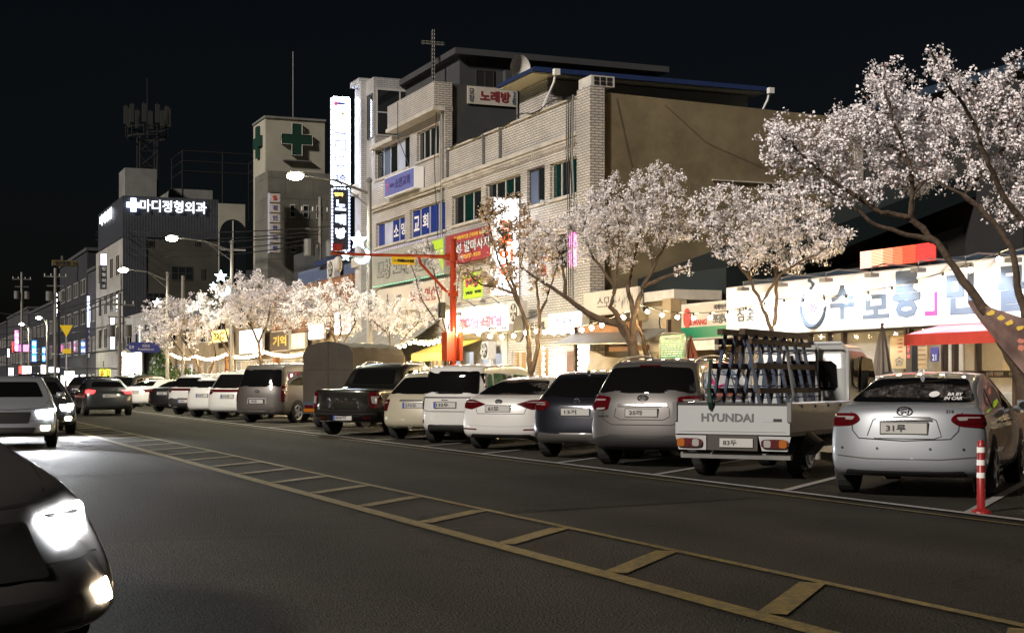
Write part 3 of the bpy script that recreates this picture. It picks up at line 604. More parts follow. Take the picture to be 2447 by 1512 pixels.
# sidewalk-level things in front of the grill restaurant
def ac_unit(label, t, s, z, w=.8, h=.6):
    T = Thing('outdoor_fan_unit', label, 'air conditioner', (t, s, z), 'air conditioner fan units on shop fronts')
    T.p('casing', MB().box(t, t + .3, s - w / 2, s + w / 2, z, z + h), 'ac_white'); c = (t - .01, s, z + h / 2)
    T.p('fan_ring', MB().cyl((t - .02, s, z + h / 2), h * .42, 'x', .018, 24), 'dark_hole'); f = MB()
    for a in np.linspace(0, 2 * math.pi, 6)[:-1]:
        p = [(0, 0)] + [(math.cos(a + q) * h * .36, math.sin(a + q) * h * .36) for q in (0, .3, .6)]
        f.prism([(c[1] + y, c[2] + zz) for y, zz in p], 'x', t - .034, t - .024)
    T.p('fan_blade', f, 'ac_white'); g_ = MB()
    for q in (.15, .3, .42): g_.tube([(t - .045, s + h * q * math.cos(a), z + h / 2 + h * q * math.sin(a)) for a in np.linspace(0, 6.283, 20)], .006, 4)
    T.p('fan_guard', g_, 'galvanised'); return T
s_ = sp(1149, 19.4); ac_unit('fan unit over the door between the two bright restaurant windows', 19.55, s_, zp(857, s_, 19.4), .62, .62)
s_ = sp(1228, 19.3); ac_unit('grey fan unit on a shelf beside the pink lettered signboard', 19.3, s_, zp(772, s_, 19.3), .9, .72)
s_ = sp(1238, 19.1); T = Thing('round_dish', 'dark round dish hanging beside the pink lettered signboard', 'dish', (19.1, s_, 2.9))
T.p('disc', MB().cyl((19.1, s_, zp(785, s_, 19.1)), .44, 'x', .06, 28), 'frame_dark'); T.p('arm', MB().tube([(19.15, s_, 3.3), (19.95, s_ + .2, 3.6)], .03), 'grey_metal')
T = signbox('brush_letter_sign', 'small cream sign with black brush letters beside the dark round dish', 'sign', frect(19.7, 1262, 1312, 762, 800), 19.7, .12, 'sign_cream', 'ac_white'); ftxt(T, '바르게', .45, .5, .7, .6, 'letter_black', .01)
T = signbox('white_lightbox', 'overexposed white lightbox with faint blue letters at the corner of the brick building', 'sign', frect(19.5, 1310, 1391, 748, 800), 19.5, .25, 'lit_white_soft', 'ac_white'); ftxt(T, '스모통', .5, .55, .55, .42, 'letter_violet', .02)
T = shopfront('corner_eatery', 'narrow eatery with a white poster door at the corner of the brick building', 42.3, 48.5, 3.39, 'white_brick', [(.35, .55, .2, 2.5), (.05, .25, .6, 2.4)], lit='lit_amber_soft')
s_ = sp(1337, 19.9); T.p('poster', MB().box(19.93, 19.95, s_ - .45, s_ + .45, zp(897, s_, 19.9), zp(858, s_, 19.9) + .1), 'sign_white')
T.p('brick_pier', MB().box(19.85, 20.04, sp(1378, 19.9), sp(1358, 19.9), .13, 2.3), 'red_brick')
lm = MB()
for px in (1300, 1385):
    for z in np.arange(.5, 2.4, .17): s_ = sp(px, 19.7); lm.box(19.68, 19.72, s_, s_ + .07, z, z + .09)
T.p('light_strip', lm, 'led_white')

# ================================================================ LOW SHOPS RIGHT OF THE BRICK BUILDING
s0_, s1_ = sp(1525, 19.6), sp(1395, 19.6)
emis('stall_bulb', (1, .72, .36), 60); T = Thing('market_stall', 'cluttered low stall with wooden fascia and tan tarpaulin beside the brick building', 'market stall', (19.6, (s0_ + s1_) / 2, .13))
sa, sb = sp(1620, 19.6), sp(1392, 19.6)
T.p('back_wall', MB().box(21.3, 21.5, sa, sb, .13, 3.2), 'warm_shop')
T.p('wood_fascia', MB().box(19.35, 19.45, sp(1530, 19.4), sp(1385, 19.4), zp(800, sp(1385, 19.4), 19.4), zp(778, sp(1385, 19.4), 19.4)).box(19.2, 19.34, sp(1560, 19.4), sp(1470, 19.4), 2.2, 2.33), 'wood_orange')
tm = MB(); rows = []
ya, yb = sp(1560, 19), sp(1415, 19)
for i in range(13):
    for j in range(7):
        u = i / 12; v = j / 6; y = yb + (ya - yb) * u; z = 2.25 - v * 1.9 - .25 * math.sin(u * 3.1) * (1 - v); x = 18.9 - .5 * v + .09 * math.sin(u * 17 + v * 5) + .06 * math.sin(v * 11 + u * 3)
        tm.v.append((x, y, z))
for i in range(12):
    for j in range(6): a = i * 7 + j; tm.f.append((a, a + 7, a + 8, a + 1))
T.p('tarpaulin', tm, 'tarp', smooth=True)
T.p('corrugated_awning', MB().hexa([(18.6, ya, 2.35), (19.5, ya, 2.75), (19.5, sb, 2.85), (18.6, sb, 2.45), (18.6, ya, 2.38), (19.5, ya, 2.78), (19.5, sb, 2.88), (18.6, sb, 2.48)]), 'galvanised')
rn = random.Random(3); cl = MB()
for i in range(26):
    y = rn.uniform(sa, sb - .3); z = rn.choice([.13, .6, 1.1, 1.6]); cl.box(20.4, 20.9, y, y + rn.uniform(.1, .5), z, z + rn.uniform(.12, .45))
for q_ in (.2, .5, .8): y = sa + (sb - sa) * q_; T.p('hanging_fill_bulb', MB().ball((19.9, y, 2.0), .06, 8, 6), 'stall_bulb')  # one bulb belongs here, the others are added to brighten the stall
T.p('stored_goods', cl, 'wood_orange'); T.p('shelf', MB().box(20.3, 21, sa, sb, .56, .6).box(20.3, 21, sa, sb, 1.06, 1.1).box(20.3, 21, sa, sb, 1.56, 1.6), 'wood_dark')
T.p('post', MB().box(19.3, 19.4, sa, sa + .1, .13, 3).box(19.3, 19.4, sb - .1, sb, .13, 3), 'wood_dark')
T = signbox('calligraphy_sign', 'long cream signboard with thin ink drawing strokes, between the brick corner and the tree', 'sign', (s0_, s1_, zp(756, s1_, 19.6), zp(700, s1_, 19.6)), 19.6, .15, 'sign_cream', 'sign_cream')
ftxt(T, '스모통', .45, .5, .36, .5, 'letter_grey', .0)
s0, s1, z0, z1 = T.r; lf = MB()
for i in range(16):
    a = rn.uniform(-1.2, 1.2); y = s0 + .3 + rn.uniform(0, .9); z = z0 + rn.uniform(.25, .85) * (z1 - z0); dx, dz = math.sin(a) * .13, math.cos(a) * .13
    lf.add([(19.585, y - dx, z - dz), (19.585, y + .02, z), (19.585, y + dx, z + dz), (19.585, y - .02, z)], [(0, 1, 2, 3)])
T.p('leaf_strokes', lf, 'letter_grey')
T = Thing('metal_shed', 'pale corrugated metal shed front between the calligraphy sign and the green striped sign', 'shed', (20, 37.5, .13))
sa, sb = sp(1626, 20), sp(1526, 20)
ribmat('rib_cream', (.40, .35, .25), 34); T.p('front', MB().box(20, 20.2, sa, sb, .13, zp(722, sp(1560, 20), 20)), 'rib_cream')
T.p('roof_edge', MB().box(19.8, 21.3, sa, sb + .2, zp(722, sp(1560, 20), 20) + .01, zp(722, sp(1560, 20), 20) + .28), 'ac_white'); T.p('door', MB().box(19.97, 19.999, sa + .5, sa + 1.3, .15, 2.1), 'warm_shop')
T.p('hanging_cables', MB().tube([(19.9, sa + .9 + .12 * math.cos(a), 3.0 + .2 * math.sin(a)) for a in np.linspace(0, 18, 60)], .018, 5), 'cable')
T.p('side_panel', MB().box(19.7, 19.99, sa + .0, sa + .5, .13, zp(712, sa, 19.7)), 'warm_shop')
T = Thing('hardware_shop', 'low hardware shop behind the closed salmon umbrella, under the green striped signboard', 'shop', (20.3, 35, .13))
sa, sb = sp(1790, 20.3), sp(1626, 20.3)
T.p('back_wall', MB().box(22, 22.2, sa, sb, .13, 4).box(20.3, 22, sb - .1, sb, .13, 3.3).box(20.3, 22, sa, sa + .1, .13, 3.3), 'warm_shop'); T.p('canopy', MB().box(19.4, 22, sa, sb, 2.30, 2.36).box(19.3, 19.4, sa, sb, 2.15, 2.4), 'ac_white')
T.p('shelf', MB().box(21.3, 21.9, sa + .3, sb - .3, .9, .95).box(21.3, 21.9, sa + .3, sb - .3, 1.5, 1.55), 'wood_dark'); g_ = MB()
for i in range(24): y = rn.uniform(sa + .2, sb - .5); z = rn.choice([.13, .95, 1.55]); g_.box(21.2, 21.6, y, y + rn.uniform(.1, .4), z, z + rn.uniform(.15, .45))
T.p('goods', g_, 'tarp'); T.p('hanging_fill_bulb', MB().ball((20.6, (sa + sb) / 2, 2.0), .06, 8, 6), 'stall_bulb')  # bulb added to brighten the shop interior
T = signbox('hardware_signboard', 'beige signboard with a red round mark and a green stripe beside the large white sign', 'sign', (sp(1765, 19.9), sp(1628, 19.9), zp(812, sp(1628, 19.9), 19.9), zp(727, sp(1628, 19.9), 19.9)), 19.9, .15, 'sign_cream', 'ac_white')
s0, s1, z0, z1 = T.r; T.p('green_stripe', MB().box(19.87, 19.887, s0 + .02, s1 - .02, z0 + .04, z0 + .34 * (z1 - z0)), 'sign_green')
ftxt(T, 'KWANG', .32, .46, .30, .16, 'letter_red', .04); ftxt(T, '조광페인트', .80, .52, .44, .27, 'letter_grey', .05); ftxt(T, '비케이산업 761-0', .80, .84, .40, .15, 'letter_black', .01)
T.p('round_mark', MB().prism([(s1 - .36 + .2 * math.cos(a), z0 + .60 * (z1 - z0) + .27 * math.sin(a)) for a in np.linspace(0, 6.283, 20)[:-1]], 'x', 19.87, 19.886), 'letter_red')

# ---- dark hall with teal roof behind
T = Thing('teal_roof_hall', 'dark hall with a teal sloping roof rising behind the low shops', 'building', (26, 37, 0))
T.p('wall', MB().add([(22.3, 36.5, 0), (33.5, 36.5, 0), (33.5, 36.5, 7.2), (22.3, 36.5, 3.6), (22.3, 41.2, 0), (33.5, 41.2, 0), (33.5, 41.2, 7.2), (22.3, 41.2, 3.6)], [(0, 1, 2, 3), (3, 2, 6, 7), (0, 3, 7, 4), (1, 5, 6, 2)]), 'frame_dark')
T.p('roof', MB().hexa([(21.4, 36.0, 3.75), (34.0, 36.0, 8.3), (34.0, 41.3, 8.3), (21.4, 41.3, 3.75), (21.4, 36.0, 4.5), (34.0, 36.0, 9.05), (34.0, 41.3, 9.05), (21.4, 41.3, 4.5)]), 'roof_teal')
T = Thing('dark_warehouse', 'nearly black windowless warehouse behind the restaurant and the large cherry trees', 'building', (30, 22, 0))
T.p('wall', MB().box(30, 46, 34.0, 50, 0, 10.2).box(30.5, 50, 18, 33.9, 0, 7.0), 'black_render'); T.p('roof', MB().box(29.7, 46.2, 33.6, 50.2, 10.2, 10.45).box(30.2, 50.2, 17.8, 33.59, 7.0, 7.2), 'dark_blue_metal')
T.p('shutter', MB().box(33, 36, 33.96, 33.99, 7.1, 9.6), 'dark_render'); T.p('red_banner', MB().box(30.42, 30.49, 20, 24.5, 4.3, 6.6), 'letter_crimson')

# ---- restaurant with the great white sign
sR0, sR1 = 15.5, sp(1752, 19.9)
RS = Thing('eel_restaurant', 'single storey restaurant with wide glass front under the huge white signboard', 'restaurant', (20, 25, .13))
RS.p('roof', MB().box(20.2, 27, sR0, sR1, 3.75, 3.9), 'dark_blue_metal')
RS.p('back_wall', MB().box(25.2, 25.4, sR0, sR1, .13, 3.75).box(20.3, 25.2, sR1 - .12, sR1, .13, 3.75).box(20.3, 25.2, sR0, sR0 + .12, .13, 3.75), 'warm_shop')
RS.p('floor', MB().box(20.2, 25.2, sR0, sR1, .131, .2), 'wood_dark'); RS.p('ceiling', MB().box(20.3, 25.19, sR0 + .13, sR1 - .13, 2.95, 3.0), 'soffit')
for k in range(6):
    y = sR0 + 1.8 + k * 2.7; RS.p('ceiling_light', MB().box(21.4, 21.7, y, y + 1.1, 2.90, 2.945).box(23.4, 23.7, y, y + 1.1, 2.90, 2.945), 'interior_light')
RS.p('lintel', MB().box(20.0, 20.3, sR0, sR1, 2.46, 3.75), 'wood_dark')
fr = MB(); fr.box(20.02, 20.2, sR0, sR1, .13, .75)
posts = [sp(x, 20) for x in (1752, 1765, 1850, 1895, 1930, 1975, 2010, 2160, 2168, 2250, 2275, 2330, 2420, 2560)]
for y in posts: fr.box(20.02, 20.14, y - .04, y + .04, .75, 2.46)
RS.p('window_frame', fr, 'wood_dark')
m = mat('clear_glass', (.8, .85, .85), .03, alpha=.18); RS.p('glass', MB().box(20.16, 20.17, sR0, sR1, .76, 2.455), 'clear_glass')
RS.p('window_band', MB().box(20.11, 20.15, sR0, sp(2275, 20), 1.42, 1.56), 'wood_dark'); RS.r = (0, 1, 0, 1)
for px in (2312, 2366, 2420):
    s_ = sp(px, 20); RS.p('band_lettering', textmb('수모통', (20.105, s_ + .13, 1.49), .2, .085, 'n', .001, .004, .02), 'sign_cream'); RS.p('band_lettering', textmb('민물장어', (20.105, s_ - .13, 1.49), .24, .085, 'n', .001, .004, .02), 'sign_cream')
    RS.p('band_mark', MB().box(20.1, 20.104, s_ + .0, s_ + .015, 1.45, 1.53), 'letter_red')
s_ = sp(2146, 20); RS.p('price_poster', MB().box(20.0, 20.015, s_ - .28, s_ + .28, 1.62, 2.34), 'paper_tan')
for k, tx in enumerate(('5,000', '5,000', '4,000', '2,000')): RS.p('price', textmb(tx, (20.0, s_ - .07, 2.24 - k * .085), .17, .05, 'n', .002, .003, .01), 'letter_red')
RS.p('poster_drawing', textmb('술', (20.0, s_ - .05, 1.78), .3, .2, 'n', .002, .003, .0), 'letter_grey')
s_ = sp(2205, 20); RS.p('menu_sheet', MB().box(20.0, 20.015, s_ - .13, s_ + .2, 1.6, 2.3), 'paper_tan')
for k in range(5): RS.p('menu_line', textmb('■ 장어구이', (20.0, s_ + .03, 2.1 - k * .1), .22, .045, 'n', .002, .003, .0), 'letter_crimson')
s_ = sp(2229, 19.9); RS.p('number_plate', MB().box(19.94, 19.96, s_ - .13, s_ + .13, 1.75, 2.05), 'letter_violet'); RS.p('number', textmb('21', (19.94, s_, 1.84), .13, .13, 'n', .002, .004, .02), 'letter_white')
s_ = sp(2201, 19.95); RS.p('logo_ring', MB().tube([(19.96, s_ + .11 * math.cos(a), 1.49 + .12 * math.sin(a)) for a in np.linspace(2.2, 7.6, 24)], [.012 + .012 * math.sin(q) for q in np.linspace(0, 3.1, 24)], 5), 'sign_white')
RS.p('counter', MB().box(21.3, 21.9, sp(2480, 21), sp(2270, 21), .2, 1.1), 'sign_cream')
tb = MB(); rn = random.Random(5)
for k in range(9):
    y = sR0 + 1 + k * 1.9; x = 22.2 + (k % 2) * 1.4; tb.box(x, x + .8, y, y + 1.1, .9, .94).box(x + .35, x + .45, y + .5, y + .6, .2, .9).box(x - .4, x - .05, y + .2, y + .6, .2, .65).box(x - .42, x - .38, y + .2, y + .6, .65, 1.1)
RS.p('dining_furniture', tb, 'wood_dark')
for k in range(7): y = sR0 + 2 + k * 2.2; RS.p('wall_poster', MB().box(25.15, 25.19, y, y + .7, 1.5, 2.4), 'paper_tan' if k % 2 else 'sign_white')
RS.p('duct', MB().tube([(19.95, sp(1886, 20), 2.46), (19.8, sp(1886, 20), 2.42), (19.75, sp(1886, 20), 2.25), (19.75, sp(1886, 20), 2.0)], .1, 12), 'galvanised')
aw = MB(); a0, a1 = sp(2436, 19), sp(2172, 19)
aw.hexa([(18.9, a0 - 1.6, 2.26), (20.0, a0 - 1.6, 2.52), (20.0, a1 + .0, 2.52), (18.9, a1, 2.26), (18.9, a0 - 1.6, 2.28), (20.0, a0 - 1.6, 2.54), (20.0, a1 + .0, 2.54), (18.9, a1, 2.28)]); RS.p('awning', aw, 'pink_fabric')
RS.p('awning_valance', MB().box(18.88, 18.9, a0 - 1.6, a1, 2.06, 2.285), 'red_fabric')
s_ = sp(2172, 19.6); RS.p('lit_column', MB().box(19.6, 19.75, s_ - .1, s_ + .1, .13, 2.3), 'frame_dark'); RS.p('column_text', textmb('B\nY\nㅂ', (19.59, s_, 2.0), .07, .32, 'n', .002, .003, .0), 'lit_red')
z1L = zp(687, sR1, 19.7); z0L = zp(803, sR1, 19.7)
BS = Thing('great_signboard', 'huge white floodlit restaurant signboard with slate blue brush letters and a round brush emblem', 'sign', (19.7, 25, z0L))
BS.p('sign_case', MB().box(19.7, 19.98, sR0, sR1, z0L, z1L), 'ac_white'); BS.p('sign_face', MB().box(19.688, 19.699, sR0 + .03, sR1 - .03, z0L + .03, z1L - .03), 'sign_white')
BS.r = (sR0, sR1, z0L, z1L); BS.t = 19.688; HL = z1L - z0L
def btxt(body, x0, x1, v, hh, m, bold):
    a, b = sp(x1, 19.69), sp(x0, 19.69); return BS.p('lettering', textmb(body, (19.688, (a + b) / 2, z0L + v * HL), b - a, hh * HL, 'n', .002, .012, bold), m)
btxt('참숯', 1762, 1803, .42, .27, 'letter_grey', .01); btxt('수', 1985, 2042, .50, .62, 'letter_blueslate', .03); btxt('모', 2062, 2126, .38, .42, 'letter_blueslate', .04); btxt('통', 2134, 2200, .55, .80, 'letter_blueslate', .04)
btxt('민', 2262, 2330, .50, .70, 'letter_blueslate', .04); btxt('물', 2385, 2450, .50, .7, 'letter_blueslate', .04)
s_ = sp(2226, 19.69); BS.p('pink_seal', MB().box(19.676, 19.687, s_ - .2, s_ + .2, z0L + .16 * HL, z0L + .24 * HL).box(19.676, 19.687, s_ - .2, s_ - .1, z0L + .24 * HL, z0L + .55 * HL), 'letter_magenta')
s_ = sp(1944, 19.69); BS.p('brush_emblem', MB().tube([(19.68, s_ - .48 * math.cos(a), z0L + .47 * HL + .47 * math.sin(a)) for a in np.linspace(-3.9, .55, 40)], [.02 + .045 * math.sin(q) for q in np.linspace(0, 3.1, 40)], 6).tube([(19.68, s_ + .1, z0L + .8 * HL), (19.68, s_ - .02, z0L + .88 * HL), (19.68, s_ + .16, z0L + .97 * HL)], .05, 6), 'letter_blueslate')
BS.p('emblem_seal', textmb('장어', (19.688, s_, z0L + .42 * HL), .3, .3, 'n', .002, .01, .03), 'letter_pink')
for px in (1801, 1893, 2000, 2110, 2222, 2335, 2450):
    s_ = sp(px - 8, 19.2)
    BS.p('flood_arm', MB().tube([(19.9, s_ - .3, z1L + .03), (19.3, s_, z1L + .08), (19.0, s_, z1L - .0), (19.0, s_, z1L - .12)], .018).box(18.9, 19.1, s_ - .12, s_ + .12, z1L - .2, z1L - .12), 'galvanised')
    flood(BS, 18.97, s_, z1L - .24, 160, tgt=(19.7, s_, z0L + .15))
LD = Thing('led_ticker', 'red and amber led ticker display standing on top of the huge white signboard', 'led display', (20.1, 27, z1L))
a, b = sp(2238, 20.1), sp(2057, 20.1); za = zp(601, b, 20.1); zb = zp(642, b, 20.1)
LD.p('display_case', MB().box(20.1, 20.4, a, b, zb, za), 'black_metal'); LD.p('leg', MB().box(20.2, 20.3, a + .3, a + .4, z1L - .3, zb).box(20.2, 20.3, b - .4, b - .3, z1L - .3, zb), 'grey_metal')
n_ = 12
segs = [(0, .25, (1, .03, .03), 1.5), (.25, .42, (1, .06, .03), 1.7), (.42, .55, (1, .12, .06), 1.8), (.55, .68, (1, .20, .11), 1.9), (.68, .84, (1, .32, .2), 2.1), (.84, 1, (1, .42, .3), 2.3)]
for q_, (q0, q1, cc, st) in enumerate(segs):
    nm = 'led_%d' % q_; emis(nm, cc, st); m = MB()
    for k in range(n_): z = zb + (za - zb) * (k + .2) / n_; m.box(20.085, 20.099, a + (b - a) * q0 + .02, a + (b - a) * q1, z, z + (za - zb) / n_ * .55)
    LD.p('led_rows', m, nm)
# patio things
def umbrella(label, t, s, z1, h, r, m):
    T = Thing('closed_umbrella', label, 'umbrella', (t, s, .13)); T.p('pole', MB().cyl((t, s, .13), .025, 'z', z1 - .1, 8), 'grey_metal'); mb = MB(); n = 20
    for i in range(7):
        u = i / 6
        for k in range(n): rr = (.02 + r * u ** .8) * (1 + .16 * (1 if k % 2 else -1) * min(1, u * 2)); mb.v.append((t + rr * math.cos(k * 2 * math.pi / n), s + rr * math.sin(k * 2 * math.pi / n), z1 - h * u))
    for i in range(6):
        for k in range(n): mb.f.append((i * n + k, (i + 1) * n + k, (i + 1) * n + (k + 1) % n, i * n + (k + 1) % n))
    T.p('canopy', mb, m); T.p('finial', MB().ball((t, s, z1 + .02), .04), m); T.p('base', MB().cyl((t, s, .13), .28, 'z', .1, 16), 'concrete_pole')
s_ = sp(2108, 18.3); umbrella('closed grey patio umbrella in front of the restaurant windows', 18.3, s_, zp(777, s_, 18.3), 1.0, .17, 'umbrella_grey')
s_ = sp(1650, 17.5); umbrella('closed salmon patio umbrella next to the green notice board', 17.5, s_, zp(806, s_, 17.5), .75, .21, 'umbrella_salmon')
a, b = sp(1637, 17.2), sp(1576, 17.2); T = Thing('notice_board', 'green notice board with small white lines in a silver tube frame behind the grey SUV', 'notice board', (17.2, (a + b) / 2, .13)); za = zp(797, b, 17.2)
T.p('panel', MB().box(17.2, 17.24, a + .03, b - .03, .9, za - .04), 'sign_green')
T.p('frame', MB().tube([(17.22, a, .13), (17.22, a, za - .1), (17.22, a + .1, za), (17.22, b - .1, za), (17.22, b, za - .1), (17.22, b, .13)], .028, 8), 'galvanised'); m = MB()
rn = random.Random(2)
for k in range(16):
    z = za - .22 - k * .055; y = b - .1
    while y > a + .15: w_ = rn.uniform(.04, .14); m.box(17.192, 17.199, y - w_, y, z, z + .014); y -= w_ + rn.uniform(.02, .08)
T.p('small_print', m, 'letter_white'); T.r = (a, b, za - .2, za - .08); T.t = 17.2; ftxt(T, '서창 상가번영회 안내', .5, .6, .6, .45, 'letter_white', .01)
# banner tied to the tree
T = Thing('tied_banner', 'creased dark floral banner stretched from the largest cherry trunk out of the frame', 'banner', (14.7, 16.5, 2)); m = MB()
for i in range(15):
    for j in range(9):
        u = i / 14; v = j / 8; y = 17.85 - u * 3.0; z = 2.55 - u * .8 - v * (.06 + 1.5 * u ** .85); x = 14.72 + .05 * math.sin(v * 14 + u * 5) * u - .1 * u
        m.v.append((x, y, z))
for i in range(14):
    for j in range(8): q = i * 9 + j; m.f.append((q, q + 9, q + 10, q + 1))
T.p('cloth', m, 'banner_cloth', smooth=True); fl = MB(); rq = random.Random(9)
for (i0, i1, j0, j1, mm) in ((1, 7, 1, 2, 'letter_yellow'), (5, 12, 3, 5, 'umbrella_salmon'), (7, 13, 6, 7, 'sign_lime')):
    fl = MB()
    for i in range(i0, i1):
        for j in range(j0, j1):
            P4 = [m.v[i * 9 + j], m.v[(i + 1) * 9 + j], m.v[(i + 1) * 9 + j + 1], m.v[i * 9 + j + 1]]; c4 = [sum(p[q] for p in P4) / 4 for q in range(3)]; n5 = 7
            fl.add([(c4[0] - .012, c4[1] + .11 * rq.uniform(.5, 1.1) * math.cos(a), c4[2] + .045 * rq.uniform(.5, 1.2) * math.sin(a)) for a in np.linspace(0, 6.28, n5 + 1)[:-1]], [tuple(range(n5))])
    T.p('printed_flowers', fl, mm)
# marker post on the road
s_, t_ = 12.35, 10.35
T = Thing('marker_post', 'red plastic marker post with white bands standing beside the silver sedan', 'bollard', (t_, s_, 0)); c = (t_, s_)
T.p('post', MB().tube([(t_, s_, .03), (t_, s_, .68), (t_, s_, .735), (t_, s_, .75)], [.042, .042, .035, .012], 16), 'red_paint', smooth=True)
for z in (.36, .49, .62): T.p('reflective_band', MB().tube([(t_, s_, z), (t_, s_, z + .055)], .0435, 16, False), 'white_paint')
T.p('foot', MB().tube([(t_, s_, .0), (t_, s_, .02), (t_, s_, .05)], [.11, .10, .05], 16), 'red_paint')
bl = MB()
for a in (0.6, 2.2, 3.8, 5.4): bl.cyl((t_ + .085 * math.cos(a), s_ + .085 * math.sin(a), .02), .012, 'z', .012, 6)
T.p('bolt', bl, 'black_metal')
# ================================================================ BUILDINGS TO THE LEFT
def nwin(T, t, s0, s1, z0, z1, panes=2, glass='window_glass', frame='frame_white'): return window(T, t, (s0, s1, z0, z1), panes, frame, (glass,), False, .04)
# terracotta-parapet shops, s 67..81.5
T = Thing('terracotta_shops', 'two storey shop row with a terracotta parapet and a blue rooftop shed', 'building', (20, 74, .0))
hs = [(67.6 + k * 3.4, 70.4 + k * 3.4, .3, 2.5) for k in range(4)]
m = MB(); wall(m, 20, 20.3, 67.05, 81.5, .13, 3.9, hs); T.p('wall', m, 'tan_brick')
T.p('parapet', MB().box(19.85, 20.3, 67.05, 81.5, 3.9, 6.35), 'terracotta'); T.p('parapet_pipe', MB().tube([(19.8, 73, 6.4), (19.8, 73, 4.2)], .05).tube([(19.8, 77, 6.4), (19.8, 77, 4)], .04), 'grey_metal')
T.p('rooftop_shed', MB().box(20.8, 24, 69, 80.5, 6.3, 7.3), 'blue_grey'); T.p('shed_roof', MB().box(20.5, 26, 67.5, 76, 7.3, 7.55), 'roof_blue')
T.p('roof', MB().box(20.31, 27, 67.05, 81.5, 6.1, 6.25), 'dark_render')
T.p('room', MB().box(22.4, 22.5, 67.1, 81.4, .13, 3.8), 'warm_shop'); T.p('ceiling_light', MB().box(20.8, 21.6, 67.6, 81, 3.2, 3.26), 'lit_shop')
for h in hs: nwin(T, 20.02, *h, 3, 'clear_glass')
T2 = ac_unit('rooftop fan unit on the blue shed above the terracotta parapet', 20.3, sp(790, 20.3), 6.45, 1.3, .9)
def lsign(name, label, t, x0, x1, yt, yb, face, txt=None, tm='letter_black', side='ac_white', dep=.15, tw=.75, th=.5, bold=.03):
    T = signbox(name, label, 'sign', frect(t, x0, x1, yt, yb), t, dep, face, side)
    if txt: ftxt(T, txt, .5, .5, tw, th, tm, bold)
    return T
lsign('yellow_lit_sign', 'small glowing yellow sign on orange timber, left of the cherry crown by the terracotta parapet', 19.6, 697, 728, 797, 834, 'lit_yellow', '한우', 'letter_white')
lsign('brown_brick_sign', 'dim brown signboard with yellow letters on tan brick, left of the glowing yellow sign', 19.6, 648, 690, 792, 840, 'wood_dark', '기억', 'letter_yellow')
lsign('white_shop_lightbox', 'overexposed blank white lightbox behind the fourth cherry tree from the left', 19.5, 572, 626, 790, 846, 'lit_white_soft')
lsign('white_parlour_sign', 'white lightbox with small red letters behind blossoms right of the glowing yellow sign', 19.6, 738, 772, 776, 812, 'lit_white', '미용실', 'letter_red')
lsign('red_letter_sign', 'white lightbox with red letters low behind blossoms beside the first street lamp pole', 19.4, 800, 838, 745, 800, 'lit_white_soft', '노래\n타운', 'letter_red', tw=.7, th=.8)
# dark brick building D, s 81.5..94
T = Thing('timber_front_building', 'dim building with orange timber pilaster and brown parapet behind the cherry crowns', 'building', (20, 88, 0))
hs = [(82.2, 85.8, .3, 2.6), (87, 92.8, .3, 2.6)]; m = MB(); wall(m, 20, 20.3, 81.52, 94, .13, 6.9, hs + [(84, 86.5, 4.6, 5.9), (89.5, 92, 4.6, 5.9)]); T.p('wall', m, 'tan_brick')
T.p('pilaster', MB().box(19.8, 19.999, 81.6, 82.2, .13, 6.2), 'wood_orange'); T.p('roof', MB().box(20.31, 30, 81.52, 94, 6.6, 6.75).box(19.7, 20.31, 81.52, 94, 6.9, 7.1), 'grey_render')
T.p('room', MB().box(22.4, 22.5, 81.6, 94, .13, 3.8), 'warm_shop'); T.p('ceiling_light', MB().box(20.8, 21.6, 82, 93.5, 3.2, 3.26), 'lit_warm')
nwin(T, 20.02, 84, 86.5, 4.6, 5.9); nwin(T, 20.02, 89.5, 92, 4.6, 5.9)
for h in hs: nwin(T, 20.02, *h, 4, 'clear_glass')
T.p('rear_block', MB().box(24, 34, 86, 94, 6.76, 9.4), 'dark_render')
# E: warm cafe row s 94..119
T = Thing('cafe_row', 'long low cafe row glowing warm behind the string lights and the leftmost cherry trees', 'building', (20, 106, 0))
hs = [(95 + k * 4, 98 + k * 4, .3, 2.6) for k in range(6)]; m = MB(); wall(m, 20, 20.3, 94.02, 119, .13, 6.0, hs + [(96 + k * 6, 98.5 + k * 6, 4.0, 5.2) for k in range(4)]); T.p('wall', m, 'warm_shop')
T.p('roof', MB().box(20.31, 30, 94.02, 119, 5.8, 5.95).box(19.8, 20.31, 94.02, 119, 6.0, 6.15), 'grey_render')
T.p('room', MB().box(22.4, 22.5, 94.1, 119, .13, 3.8), 'warm_shop'); T.p('ceiling_light', MB().box(20.8, 21.6, 95, 118, 3.2, 3.26), 'lit_warm')
for k in range(4): nwin(T, 20.02, 96 + k * 6, 98.5 + k * 6, 4.0, 5.2)
for h in hs: nwin(T, 20.02, *h, 2, 'clear_glass')
T = signbox('red_vertical_sign', 'dark red vertical signboard on the warm cafe row', 'sign', frect(19.7, 537, 551, 842, 908), 19.7, .1, 'letter_crimson', 'wood_dark'); ftxt(T, '순\n대\n국', .5, .5, .5, .8, 'letter_yellow', .01)
lsign('round_yellow_sign', 'glowing yellow rounded logo sign over the cafe row', 19.5, 505, 545, 790, 820, 'lit_yellow', 'DC', 'letter_black', tw=.6, th=.6)
lsign('yellow_notice', 'yellow sheet sign reading 2 on the cafe front near the hedge', 18.6, 431, 447, 893, 912, 'sign_yellow', '2', 'letter_black', tw=.3, th=.6)
